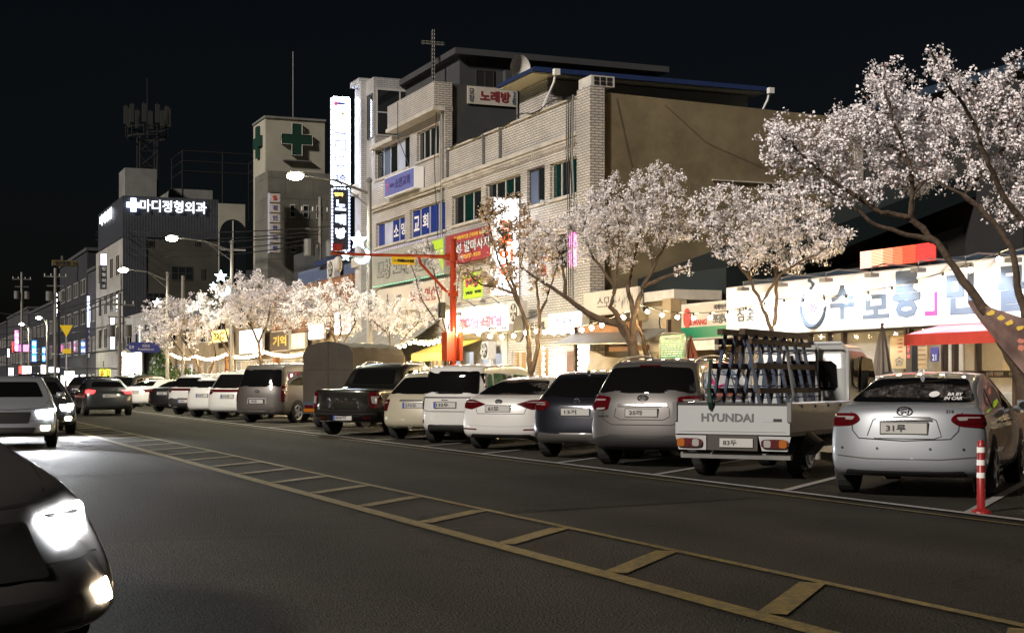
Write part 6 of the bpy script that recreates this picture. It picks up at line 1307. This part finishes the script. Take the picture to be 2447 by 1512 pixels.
for y in (1.62, 2.62): MB().tube([(.905, y, .86), (.925, y + .03, .865), (.925, y + .15, .865), (.905, y + .18, .86)], .014, 6).out('door_handle', 'chrome', c.root)
for y in (1.32, 2.30): c.line('door_gap', [(y, .35), (y, .98)], .01, face='right')
c.patch('dark_valance', [(-.7, .27), (.7, .27), (.66, .33), (-.66, .33)], 'plastic_black', rnd=.02)
# 3 grey SUV -----------------------------------------------------
c = Car('parked_suv', 'grey SUV with silver roof rails and plate starting 25, left of the white truck', 'car', 4.685, 1.885, suvtop(4.685, 1.70), 1.13, [.12, 0, .0, .03, .07, .13, .42], 'paint_grey', spot(1530, 10.8), ROT, group=GP, roofw=.74, zb=.27, wr=.36)
c.patch('rear_window', [(-.80, 1.16), (.80, 1.16), (.66, 1.55), (0, 1.58), (-.66, 1.55)], 'car_glass', rnd=.07, off=.014); c.patch('high_brake_lamp', [(-.17, 1.60), (.17, 1.60), (.17, 1.575), (-.17, 1.575)], 'lamp_red', off=.01)
c.both('tail_lamp', [(.55, 1.10), (.91, 1.135), (.92, .92), (.80, .885), (.58, .90)], 'lamp_red', off=.012, rnd=.04); c.both('reversing_lamp', [(.62, .935), (.80, .925), (.80, .89), (.64, .905)], 'lamp_clear', off=.017, rnd=.02)
c.patch('chrome_strip', [(-.40, 1.0), (.40, 1.0), (.42, .95), (-.42, .95)], 'chrome', off=.018, rnd=.012); c.plate(0, .86, '25라'); r, y = c.oval(0, 1.085, .085, .048, fill='letter_black'); textmb('KIA', (0, y, 1.085), .11, .042, 'u', .002, .01, .02).out('emblem_letter', 'chrome', r)
c.line('boot_gap', [(-.70, 1.15), (-.66, .75), (-.5, .67), (.5, .67), (.66, .75), (.70, 1.15)], .012); c.line('plate_recess', [(-.44, .93), (-.46, .80), (-.36, .75), (.36, .75), (.46, .80), (.44, .93)], .01)
c.txt('SORENTO', -.66, .80, .2, .03, 'chrome', .01, 'badge_lettering'); c.patch('dark_bumper', [(-.84, .28), (.84, .28), (.86, .44), (.5, .52), (-.5, .52), (-.86, .44)], 'plastic_black', rnd=.04)
c.sidewin(sidew(4.685, 1.13, 1.70)); c.rails(.75, 2.9, .62, 1.7); c.mirrors(3.2, 1.15, 'paint_grey'); MB().tube([(-.0, .62, 1.66), (-.03, .35, 2.0)], .006, 5).out('whip_antenna', 'black_metal', c.root)
# 4 navy hatch ---------------------------------------------------
c = Car('parked_hatchback', 'dark navy compact SUV with rounded lamps and plate starting 13', 'car', 4.42, 1.80, suvtop(4.42, 1.52, .98), 1.03, [.12, 0, .0, .03, .06, .12, .55], 'paint_navy', spot(1372, 10.9), ROT, group=GP, roofw=.72, zb=.26, wr=.35)
c.patch('rear_window', [(-.74, 1.07), (.74, 1.07), (.56, 1.39), (0, 1.41), (-.56, 1.39)], 'car_glass', rnd=.07, off=.014); c.both('tail_lamp', [(.50, .95), (.62, 1.02), (.84, 1.01), (.88, .92), (.84, .85), (.60, .84)], 'lamp_red', off=.012, rnd=.06); c.both('lamp_band', [(.60, .945), (.82, .95), (.83, .93), (.60, .925)], 'lamp_clear', off=.017)
c.plate(0, .82, '13거'); c.patch('chrome_strip', [(-.30, .925), (.30, .925), (.31, .91), (-.31, .91)], 'chrome', off=.015)
h_, _, _ = c.hit(0, 1.0, 'rear'); mb = MB(); y = h_.y - .01
mb.tube([(.05 * math.cos(q), y, 1.0 + .05 * math.sin(q)) for q in np.linspace(0, 6.2832, 21)], .006, 5, False)
for q in (1.57, 3.66, 5.76): mb.tube([(0, y, 1.0), (.048 * math.cos(q), y, 1.0 + .048 * math.sin(q))], [.01, .003], 5)
mb.out('emblem', 'chrome', c.root); c.line('plate_recess', [(-.34, .90), (-.40, .80), (-.3, .725), (.3, .725), (.40, .80), (.34, .90)], .01, 'chrome'); c.patch('dark_bumper', [(-.78, .28), (.78, .28), (.74, .46), (-.74, .46)], 'paint_grey', rnd=.06); c.sidewin(sidew(4.42, 1.04, 1.52)); c.fin(.75, 'paint_navy')
# 5 white sedan --------------------------------------------------
c = Car('parked_sedan', 'white sedan with long slanted dark red lamps and plate starting 61', 'car', 4.85, 1.85, sedtop(4.85, 1.45, 1.04), .97, [.10, 0, .0, .02, .05, .10, .16], 'paint_white', spot(1192, 10.9), ROT, group=GP, roofw=.70)
c.patch('rear_window', [(-.76, 1.08), (.76, 1.08), (.52, 1.35), (0, 1.38), (-.52, 1.35)], 'car_glass', rnd=.08, off=.014); c.both('tail_lamp', [(.32, .90), (.60, .98), (.90, .99), (.90, .90), (.84, .82), (.64, .80)], 'lamp_red', off=.012, rnd=.04)
c.plate(-.05, .82, '61모'); r, y = c.oval(-.05, .955, .07, .04, fill='letter_black'); textmb('KIA', (-.05, y, .955), .09, .034, 'u', .002, .01, .02).out('emblem_letter', 'chrome', r)
c.line('boot_gap', [(-.60, .98), (-.50, .72), (.50, .72), (.60, .98)], .01); c.both('bumper_reflector', [(.50, .43), (.85, .44), (.85, .415), (.50, .405)], 'lamp_red'); c.sidewin(sidew(4.85, .98, 1.45, False)); c.line('bumper_crease', [(-.86, .50), (0, .47), (.86, .50)], .012, 'plate_censor'); c.patch('dark_valance', [(-.7, .26), (.7, .26), (.62, .33), (-.62, .33)], 'plastic_black', rnd=.02)
# 6 white box car ------------------------------------------------
c = Car('parked_minicar', 'boxy white minicar with upright rear glass in front of the orange pole', 'car', 3.6, 1.60, [(0, 1.63), (.25, 1.66), (.9, 1.69), (1.7, 1.70), (2.3, 1.67), (2.7, 1.58), (3.0, 1.10), (3.4, 1.0), (3.6, .85)], 1.06, [.08, 0, .0, .01, .02, .03, .12], 'paint_white', spot(1074, 11.1), ROT, group=GP, roofw=.84, zb=.26, wr=.30)
c.patch('rear_window', [(-.71, 1.08), (.62, 1.08), (.60, 1.56), (-.68, 1.56)], 'car_glass', rnd=.05, off=.016); c.line('panel_seam', [(-.76, 1.0), (.76, 1.0)], .03, 'plastic_black'); c.line('panel_seam', [(-.70, .985), (-.72, .74), (-.6, .70), (.6, .70), (.72, .74), (.70, .985)], .014, 'chrome')
c.both('tail_lamp', [(.70, 1.0), (.80, 1.0), (.80, .76), (.72, .74)], 'lamp_red', off=.012, rnd=.02); c.plate(-.12, .84, '132두', band=True); c.txt('KIA', -.12, .945, .16, .03, 'chrome', .01, 'badge_lettering'); c.patch('dark_bumper', [(-.62, .27), (.62, .27), (.55, .42), (-.55, .42)], 'plastic_black', rnd=.05)
c.sidewin([[(.28, 1.12), (.62, 1.10), (.62, 1.50), (.24, 1.52)], [(.72, 1.08), (1.62, 1.06), (1.62, 1.50), (.72, 1.52)], [(1.72, 1.06), (2.82, 1.08), (2.45, 1.47), (1.72, 1.50)]]); c.mirrors(2.6, 1.1, 'paint_white'); c.both('bumper_reflector', [(.70, .52), (.74, .52), (.74, .44), (.70, .44)], 'lamp_red')
# 7 cream compact ------------------------------------------------
c = Car('parked_hatchback', 'cream hatchback with black rear glass, between the boxy minicar and the pickup', 'car', 4.3, 1.79, suvtop(4.3, 1.55, 1.0), 1.02, [.12, 0, .0, .03, .07, .13, .60], 'paint_cream', spot(984, 11.0), ROT, group=GP, roofw=.72, zb=.26)
c.patch('rear_window', [(-.74, 1.05), (.74, 1.05), (.54, 1.42), (0, 1.44), (-.54, 1.42)], 'car_glass', rnd=.07, off=.014); c.both('tail_lamp', [(.66, .93), (.86, .93), (.86, .68), (.72, .66)], 'lamp_red', off=.012, rnd=.03); c.plate(0, .80, '273오', band=True); c.patch('black_strip', [(-.36, .93), (.36, .93), (.38, .89), (-.38, .89)], 'plastic_black', off=.012); c.sidewin(sidew(4.3, 1.04, 1.55)); c.oval(-.05, .34, .05, .05, 'paint_cream', 'tow_cap')
# 8 pickup -------------------------------------------------------
L = 5.4
c = Car('parked_pickup', 'dark grey pickup truck with spaced chrome letters across its tailgate', 'pickup truck', L, 1.95, [(0, 1.13), (.3, 1.145), (1.35, 1.15), (1.52, 1.2), (1.72, 1.74), (2.3, 1.80), (3.1, 1.78), (3.45, 1.66), (4.05, 1.18), (5.0, 1.08), (L, .85)], 1.10, [.18, .06, .0, .0, .0, .0, .02], 'paint_pickup', spot(816, 10.3), ROT, group=GP, roofw=.74, zb=.33, wr=.38, deckw=.95)
c.patch('cab_rear_window', [(-.62, 1.28), (.62, 1.28), (.56, 1.64), (-.56, 1.64)], 'car_glass', rnd=.06); c.both('tail_lamp', [(.72, 1.08), (.97, 1.08), (.96, .70), (.80, .68), (.74, .80)], 'lamp_red', off=.014, rnd=.04); c.both('reversing_lamp', [(.77, .95), (.90, .96), (.90, .80), (.80, .80)], 'lamp_clear', off=.02, rnd=.03)
for x, ch in ((-.36, 'K'), (-.12, 'H'), (.12, 'A'), (.36, 'N')): c.txt(ch, x, .91, .085, .065, 'chrome', .02, 'tailgate_letter')
c.line('tailgate_gap', [(-.70, 1.10), (-.72, .78), (-.60, .62), (.60, .62), (.72, .78), (.70, 1.10)], .012); c.plate(.0, .45, '806어', band=True); c.line('bumper_step', [(-.9, .55), (.9, .55)], .03, 'plastic_black'); c.rails(1.9, 3.3, .60, 1.8, 'chrome'); c.sidewin([[(1.85, 1.2), (2.55, 1.18), (2.55, 1.62), (2.0, 1.62)], [(2.65, 1.18), (3.85, 1.18), (3.35, 1.58), (2.65, 1.62)]]); c.both('bumper_reflector', [(.55, .47), (.75, .47), (.75, .43), (.55, .43)], 'lamp_red')
# 10 van ---------------------------------------------------------
c = Car('parked_van', 'grey brown tall van with tall red corner lamps left of the canvas truck', 'van', 5.1, 1.92, [(0, 1.80), (.3, 1.86), (1.2, 1.90), (2.5, 1.92), (3.5, 1.88), (3.9, 1.72), (4.5, 1.15), (4.9, 1.0), (5.1, .85)], 1.12, [.12, 0, .0, .02, .04, .08, .30], 'paint_van', spot(612, 10.9), ROT, group=GP, roofw=.80, zb=.27, wr=.34)
c.patch('rear_window', [(-.80, 1.17), (.80, 1.17), (.70, 1.72), (-.70, 1.72)], 'car_glass', rnd=.07, off=.014); c.both('tail_lamp', [(.80, 1.22), (.93, 1.20), (.94, .70), (.84, .68)], 'lamp_red', off=.012, rnd=.04); c.plate(0, .70, '79고'); r, y = c.oval(0, 1.02, .08, .045); textmb('H', (0, y, 1.02), .08, .045, 'u', .002, .01, .02).out('emblem_letter', 'chrome', r)
c.line('plate_recess', [(-.36, .62), (-.34, .80), (.34, .80), (.36, .62)], .02, 'plate_censor'); c.sidewin([[(.5, 1.22), (1.5, 1.22), (1.5, 1.66), (.6, 1.66)], [(1.65, 1.22), (3.0, 1.22), (3.0, 1.66), (1.65, 1.66)], [(3.1, 1.2), (4.3, 1.2), (3.85, 1.62), (3.1, 1.66)]]); c.patch('dark_bumper', [(-.8, .28), (.8, .28), (.8, .40), (-.8, .40)], 'paint_grey', rnd=.03)
# 11 white kia minivan, and the far parked row --------------------
def suv(name, label, px, t, H, L, Wd, pm, plate, band=True, bar=True, two=False, low=False, rot=0):
    c = Car(name, label, 'car', L, Wd, suvtop(L, H, 1.04), 1.08, [.12, 0, .0, .02, .05, .10, .45], pm, spot(px, t), ROT + rot, group=GP, roofw=.76, zb=.26)
    c.patch('rear_window', [(-.78, 1.10), (.78, 1.10), (.64, H - .14), (-.64, H - .14)], 'car_glass', rnd=.06, off=.014)
    if bar: c.patch('lamp_bar', [(-.84, 1.06), (.84, 1.06), (.84, .97), (-.84, .97)], 'lamp_dark', off=.012); c.txt('KIA', 0, 1.02, .18, .035, 'chrome', .01, 'badge_lettering')
    c.both('tail_lamp', [(.62, 1.05), (.87, 1.05), (.87, .88), (.70, .90)], 'lamp_red', off=.014, rnd=.03); c.plate(0, .82 if not low else .55, plate, band=band)
    if two: c.patch('dark_bumper', [(-.84, .28), (.84, .28), (.84, .62), (.7, .68), (-.7, .68), (-.84, .62)], 'plastic_black', rnd=.03)
    c.sidewin(sidew(L, 1.08, H)); return c
suv('parked_minivan', 'white minivan with a dark full width lamp bar left of the tall van', 541, 10.9, 1.72, 4.9, 1.95, 'paint_white', '177서')
suv('parked_hatchback', 'small white car squeezed between the white minivan and the two tone white SUV', 481, 10.7, 1.50, 4.0, 1.68, 'paint_white', '104구', bar=False)
suv('parked_suv', 'white SUV with black lower bumper and a low plate, second white one from the minivan', 437, 10.9, 1.62, 4.5, 1.85, 'paint_white', '110누', two=True, low=True)
def sed(label, px, t, pm, plate, lit=False, H=1.45):
    c = Car('parked_sedan', label, 'car', 4.7, 1.82, sedtop(4.7, H, 1.04), .97, [.10, 0, .0, .02, .05, .10, .16], pm, spot(px, t), ROT, group=GP, roofw=.70)
    c.patch('rear_window', [(-.68, 1.10), (.68, 1.10), (.48, 1.33), (0, 1.36), (-.48, 1.33)], 'car_glass', rnd=.08); c.both('tail_lamp', [(.45, .92), (.88, .98), (.88, .84), (.60, .82)], 'tail_lit' if lit else 'lamp_red', off=.014, rnd=.03)
    c.plate(0, .82, plate); c.sidewin(sidew(4.7, .98, H, False)); return c
sed('glossy black sedan between the two tone white SUV and the far white sedan', 385, 11.0, 'paint_black', '152로'); sed('far white sedan with plate starting 12 among dark cars', 318, 11.0, 'paint_white', '12가')
suv('parked_suv', 'dark SUV directly left of the far white sedan', 277, 11.0, 1.66, 4.7, 1.88, 'paint_darkgrey', '38마', bar=False); sed('dark sedan, second left of the far white sedan', 240, 11.0, 'paint_dark', '27너')
sed('dark sedan, third left of the far white sedan', 206, 11.0, 'paint_navy', '55하'); suv('parked_suv', 'farthest dark SUV in the parked row, below the yellow banners', 178, 11.0, 1.66, 4.7, 1.88, 'paint_dark', '64버', bar=False)
# 2 flatbed truck with glass racks --------------------------------
sT = sp(1748, 10.7); TK = bpy.data.objects.new('flatbed_truck', None); COL.objects.link(TK); TK.location = W(10.7, sT, 0); TK.rotation_euler = (0, 0, ROT - R(4)); TK['label'] = 'white flatbed truck with dark lettering on its tailgate, carrying a rack'; TK['category'] = 'truck'; TK['group'] = GP
def q(name, mb, m, par=None, sm=False): return mb.out(name, m, par or TK, smooth=sm)
hw = .83
tg = q('tailgate', MB().box(-hw, hw, 0, .04, .62, 1.02).box(-hw + .06, hw - .06, -.008, -.001, .66, .67), 'paint_truck'); q('tailgate_rim', MB().box(-hw, hw, -.012, .05, 1.021, 1.05), 'plastic_black', tg)
q('tailgate_lettering', textmb('HYUNDAI', (-.06, -.001, .85), .76, .115, 'u', .002, .004, .03), 'letter_grey', tg); q('small_notice', MB().box(.45, .60, -.004, -.001, .80, .84), 'plate_censor', tg); q('small_notice', MB().box(.602, .72, -.004, -.001, .80, .84), 'letter_black', tg)
q('bed_floor', MB().box(-hw, hw, .041, 2.85, .60, .66), 'wood_dark')
for sg in (-1, 1):
    x0, x1 = (hw - .04, hw) if sg > 0 else (-hw, -hw + .04); b = q('bed_side', MB().box(x0, x1, .041, 2.85, .661, 1.03).box(hw * sg - .002 * (sg < 0), hw * sg + .012 * sg, .06, 2.83, .75, .77) if sg > 0 else MB().box(x0, x1, .041, 2.85, .661, 1.03), 'paint_truck')
    q('side_rim', MB().tube([(sg * (hw - .02), .03, 1.045), (sg * (hw - .02), 2.85, 1.045)], .02, 6), 'chrome', b)
    for y in (.5, 1.1, 1.7, 2.3): q('hinge', MB().box(sg * hw, sg * (hw + .015), y, y + .04, .98, 1.03) if sg > 0 else MB().box(-hw - .015, -hw, y, y + .04, .98, 1.03), 'grey_metal', b)
    q('latch', MB().box(sg * hw - .03, sg * hw + .03, -.03, -.001, .80, 1.06), 'grey_metal', tg)
    xa, xb = sorted((sg * .38, sg * .84)); p_ = q('lamp_panel', MB().add([(xa if sg > 0 else xa, .02, .60), (xb, .02, .60), (xb - (.05 if sg > 0 else 0), .02, .40), (xa + (.05 if sg < 0 else .05), .02, .40)], [(0, 3, 2, 1)]).box(xa + .05, xb - .05, .021, .05, .40, .6), 'paint_truck')
    def ov(cx, cz, a, b_, y0, y1): return MB().prism([(cx + a * (abs(math.cos(v)) ** .5) * (1 if math.cos(v) > 0 else -1), cz + b_ * (abs(math.sin(v)) ** .5) * (1 if math.sin(v) > 0 else -1)) for v in np.linspace(0, 6.2832, 29)[:-1]], 'y', y0, y1)
    l = q('tail_lamp', ov(sg * .62, .50, .19, .062, -.02, .019), 'lamp_red'); q('amber_lens', ov(sg * .62 - .12 if sg < 0 else .62 + .12, .50, .055, .055, -.026, -.0205), 'lamp_amber', l); q('reversing_lens', ov(-.52 if sg < 0 else .52, .50, .05, .05, -.026, -.0205), 'lamp_clear', l)
q('chassis', MB().box(-.35, .35, .15, 4.3, .35, .58).box(-.75, .75, .5, .62, .30, .5), 'black_metal'); q('bumper_bar', MB().box(-.8, .8, .12, .2, .28, .36), 'grey_metal')
pl = q('number_plate', MB().box(-.17, .31, -.012, .01, .445, .565), 'plate_white'); q('plate_lettering', textmb('83두', (-.02, -.012, .505), .2, .075, 'u', .002, .003, .015), 'letter_black', pl); q('plate_panel', MB().box(-.36, .37, .011, .03, .40, .61), 'frame_dark', pl)
for y in (.85, 3.55):
    for sg in (-1, 1):
        xc = sg * (.70 if y < 1 else .72); w_ = q('wheel', MB().tube([(xc - .13 * 1, y, .31), (xc - .11, y, .33), (xc + .11, y, .33), (xc + .13, y, .31)][0:4], [.29, .33, .33, .29], 24), 'rubber'); w_.location.z = .0
        q('rim', MB().cyl((xc + .131 * sg, y, .325), .19, 'x', .01 * sg, 18).tube([(xc + .14 * sg, y + .12 * math.cos(v), .325 + .12 * math.sin(v)) for v in np.linspace(0, 6.28, 15)], .02, 5), 'rim', w_)
cabm = MB(); pts = [(2.95, .50), (2.95, 1.55), (3.02, 1.80), (3.2, 1.92), (4.0, 1.90), (4.25, 1.80), (4.72, 1.25), (4.82, .95), (4.84, .45), (4.5, .42)]
cab = bpy.data.objects.new('cab', bpy.data.meshes.new('cab')); COL.objects.link(cab); cab.parent = TK; vs = []; xs = [-.80, -.72, -.3, .3, .72, .80]
for x in xs:
    for (y, z) in pts: e = abs(x) > .75; tz = .93 if (z > 1.2 and e) else 1; vs.append((x * (1 - max(0, z - 1.1) * .14), y + (.05 if e and y < 3.1 else (-.08 if e else 0)), z - (.06 if e and z > 1.7 else 0)))
n = len(pts); fs = [tuple(range(n))[::-1], tuple(range(5 * n, 6 * n))]
for i in range(5):
    for k in range(n): fs.append((i * n + k, i * n + (k + 1) % n, (i + 1) * n + (k + 1) % n, (i + 1) * n + k))
cab.data.from_pydata(vs, [], fs); cab.data.materials.append(M['paint_truck']); bv = cab.modifiers.new('b', 'BEVEL'); bv.width = .05; bv.segments = 3; bv.limit_method = 'ANGLE'; bv.angle_limit = R(25)
q('cab_rear_window', MB().prism([(-.55, 1.22), (.55, 1.22), (.60, 1.28), (.58, 1.60), (.5, 1.66), (-.5, 1.66), (-.58, 1.60), (-.60, 1.28)], 'y', 2.925, 2.949), 'car_glass')
for sg in (-1, 1): q('side_window', MB().prism([(3.55, 1.18), (4.55, 1.16), (4.2, 1.70), (3.62, 1.74)], 'x', sg * .772, sg * .785), 'car_glass'); q('side_window', MB().prism([(3.18, 1.3), (3.45, 1.24), (3.5, 1.72), (3.22, 1.70)], 'x', sg * .765, sg * .778), 'car_glass')
q('guard_frame', MB().tube([(-.78, 2.88, .66), (-.78, 2.88, 1.80), (-.68, 2.88, 1.93), (.68, 2.88, 1.93), (.78, 2.88, 1.80), (.78, 2.88, .66)], .028, 8).tube([(-.3, 2.88, .66), (-.3, 2.88, 1.92)], .024, 6).tube([(.3, 2.88, .66), (.3, 2.88, 1.92)], .024, 6), 'paint_truck')
q('side_mirror', MB().box(.92, 1.06, 4.4, 4.46, 1.2, 1.5).tube([(.76, 4.5, 1.25), (.98, 4.45, 1.3)], .015, 5), 'plastic_black')
# rack and rope
RK = bpy.data.objects.new('glass_rack', None); COL.objects.link(RK); RK.location = W(10.7, sT, 0); RK.rotation_euler = (0, 0, ROT - R(4)); RK['label'] = 'blue steel and dark timber glass carrying rack standing on the flatbed truck'; RK['category'] = 'rack'
pm_ = MB(); tm_ = MB(); pg = MB(); rr = random.Random(4)
for k in range(7):
    y = .16 + k * .40
    for sg in (-1, 1):
        xb, xt = sg * .42, sg * .15; pm_ = MB().hexa([(xb - .022, y, .661), (xb + .022, y, .661), (xb + .022, y + .045, .661), (xb - .022, y + .045, .661), (xt - .022, y, 2.02), (xt + .022, y, 2.02), (xt + .022, y + .045, 2.02), (xt - .022, y + .045, 2.02)]); pm_.out('rack_post', 'rack_blue', RK)
        for z in np.arange(.95, 2.0, .16): u = (z - .66) / 1.36; x = xb + (xt - xb) * u; MB().tube([(x, y + .03, z), (x + sg * .13, y + .03, z + .02)], .008, 4).out('peg', 'rack_blue', RK)
    MB().box(-.46, .46, y + .005, y + .055, .70, .75).out('cross_bar', 'rack_blue', RK)
for sg in (-1, 1):
    for z in (.82, 1.18, 1.52, 1.86): u = (z - .66) / 1.36; x = sg * (.42 - .27 * u + .05); MB().box(x - .03, x + .03, .05 + rr.uniform(-.03, .05), 2.72, z, z + .075).out('timber_rail', 'timber', RK)
    MB().box(sg * .16 - .04, sg * .16 + .04, -.02, 2.75, 1.99, 2.07).out('timber_rail', 'timber', RK)
MB().tube([(-.30, -.02, 1.65), (-.31, -.04, 1.2), (-.29, -.05, 1.06), (-.30, -.03, .96)], [.02, .03, .045, .02], 8).out('hanging_rope', 'cross_green', RK); MB().tube([(.45, 1.0, 1.75), (.75, .4, 1.15), (.80, .1, 1.03)], .018, 5).out('strap', 'grey_metal', RK)
# 9 canvas truck --------------------------------------------------
CT = bpy.data.objects.new('canvas_truck', None); COL.objects.link(CT); CT.location = W(11.7, 41.9, 0); CT.rotation_euler = (0, 0, ROT); CT['label'] = 'small cargo truck covered with a patched olive brown canvas hood, behind the pickup'; CT['category'] = 'truck'; CT['group'] = GP
def q2(name, mb, m, par=None, sm=False): return mb.out(name, m, par or CT, smooth=sm)
cm = MB(); prof = [(-.84, .75), (-.85, 1.6), (-.84, 2.15), (-.70, 2.36), (-.35, 2.45), (0, 2.50), (.35, 2.45), (.70, 2.36), (.84, 2.15), (.85, 1.6), (.84, .75)]; ys = np.linspace(0, 3.0, 22)
for y in ys:
    sag = .045 * abs(math.sin(y / 3.0 * math.pi * 4)); 
    for (x, z) in prof: cm.v.append((x * (1 - .03 * (z > 1) * sag * 10), y + .0, z - sag * (z > 2.2)))
n = len(prof)
for i in range(len(ys) - 1):
    for k in range(n - 1): cm.f.append((i * n + k, (i + 1) * n + k, (i + 1) * n + k + 1, i * n + k + 1))
cm.f.append(tuple(range(n))); cm.f.append(tuple(range((len(ys) - 1) * n, len(ys) * n))[::-1]); q2('canvas_hood', cm, 'canvas_olive')
q2('canvas_seam', MB().tube([(0, -.008, .8), (0, -.008, 2.5)], .012, 5).tube([(-.80, -.006, 1.7), (.80, -.006, 1.68)], .008, 4), 'timber'); q2('bed', MB().box(-.84, .84, -.02, 3.05, .6, .749).box(-.82, .82, .0, .05, .42, .6), 'dark_blue_metal'); q2('chassis', MB().box(-.4, .4, .1, 4.3, .35, .6), 'black_metal')
q2('reflector', MB().box(-.80, -.35, -.03, -.021, .46, .56).box(.35, .80, -.03, -.021, .46, .56), 'letter_orange_plain' if 'letter_orange_plain' in M else 'lamp_amber'); q2('tail_lamp', MB().box(-.78, -.5, -.03, .0, .58, .66), 'lamp_red'); q2('tail_lamp', MB().box(.5, .78, -.03, .0, .58, .66), 'lamp_red')
for y in (.8, 3.7):
    for sg in (-1, 1): q2('wheel', MB().cyl((sg * .6, y, .33), .33, 'x', sg * .2, 20), 'rubber')
q2('cab', MB().prism([(3.1, .5), (3.1, 1.85), (4.1, 1.9), (4.6, 1.2), (4.7, .5)], 'x', -.8, .8), 'paint_truck'); q2('side_window', MB().prism([(3.3, 1.2), (4.4, 1.2), (4.05, 1.75), (3.3, 1.75)], 'x', .801, .81), 'car_glass')
# moving traffic, at rest -----------------------------------------
def oncoming(label, x, y, rot, kind, pm, lamps=True, L=4.6, H=1.46, name='moving_car', power=260, fog=True, mir=True):
    top = sedtop(L, H, 1.04) if kind == 'sedan' else suvtop(L, H, 1.05); c = Car(name, label, 'car', L, 1.84, top, .98 if kind == 'sedan' else 1.08, [.10, 0, .0, .02, .05, .10, .2], pm, (x, y, 0), rot, roofw=.72, group='vehicles driving on the road')
    c.both('headlight', [(.50, .74), (.86, .78), (.84, .64), (.56, .60)], 'headlight_lens' if lamps else 'lamp_clear', 'front', off=.015, rnd=.03)
    if fog: c.both('fog_lamp', [(.60, .44), (.78, .45), (.76, .36), (.62, .36)], 'foglight_lens' if lamps else 'lamp_clear', 'front', off=.014, rnd=.02)
    c.patch('grille', [(-.42, .72), (.42, .72), (.36, .50), (-.36, .50)], 'plastic_black', 'front', rnd=.03); c.line('bonnet_gap', [(-.78, .95), (-.62, .80), (0, .77), (.62, .80), (.78, .95)], .012, face='front'); c.line('bumper_gap', [(-.84, .56), (-.5, .55), (.5, .55), (.84, .56)], .008, face='front'); c.patch('windscreen', [(-.66, 1.02), (.66, 1.02), (.54, H - .13), (-.54, H - .13)], 'car_glass', 'front', rnd=.05); c.patch('lower_intake', [(-.5, .42), (.5, .42), (.45, .30), (-.45, .30)], 'plastic_black', 'front', rnd=.03)
    c.both('tail_lamp', [(.50, .92), (.88, .98), (.88, .84), (.60, .82)], 'lamp_red', off=.014, rnd=.03); c.sidewin(sidew(L, .99 if kind == 'sedan' else 1.08, H, kind != 'sedan'))
    if mir: c.mirrors(L * .69, 1.04, pm)
    if lamps:
        for sg in (-1, 1):
            l = bpy.data.lights.new('headlight_beam', 'SPOT'); l.energy = power; l.color = (.93, .96, 1); l.spot_size = R(78); l.spot_blend = .7; l.shadow_soft_size = .07; o = bpy.data.objects.new('headlight_beam', l); COL.objects.link(o); o.parent = c.root; o.location = (sg * .68, L + .12, .69); o.rotation_euler = Vector((0, 1, -.11)).to_track_quat('-Z', 'Y').to_euler()
    return c
p = W(3.5, 43.5); oncoming('first oncoming car at the far left with dazzling headlights', p.x, p.y, A + math.pi, 'sedan', 'paint_darkgrey', power=900)
p = W(2.6, 33.8 + 2.2); oncoming('oncoming silver car ahead of the other oncoming one, headlights dazzling', p.x, p.y, A + math.pi - .08, 'sedan', 'paint_silver', power=900)
oncoming('dark car cut off by the lower left corner, one headlight and fog lamp glaring', -5.68, 8.80, math.atan2(-.8, -.6), 'sedan', 'paint_grey', L=4.5, power=420, mir=False)
def going(label, s_, t_, kind, pm):
    p = W(t_, s_); L = 4.6; H = 1.46 if kind == 'sedan' else 1.68; c = Car('moving_car', label, 'car', L, 1.84, sedtop(L, H, 1.04) if kind == 'sedan' else suvtop(L, H), .98 if kind == 'sedan' else 1.08, [.10, 0, .0, .02, .05, .10, .4], pm, (p.x, p.y, 0), A, roofw=.72, group='vehicles driving on the road')
    c.both('tail_lamp', [(.50, .98), (.88, 1.02), (.88, .86), (.60, .86)], 'tail_lit', off=.014, rnd=.03); c.patch('rear_window', [(-.64, 1.12), (.64, 1.12), (.5, H - .14), (-.5, H - .14)], 'car_glass', rnd=.06); c.plate(0, .78, '45나'); c.sidewin(sidew(L, .99 if kind == 'sedan' else 1.08, H, kind != 'sedan')); return c
going('dark SUV driving away at the left edge with red tail lamps lit', 70, 6.2, 'suv', 'paint_dark'); going('dark sedan driving away in front of the far parked row, tail lamps lit', 60, 8.0, 'sedan', 'paint_darkgrey')
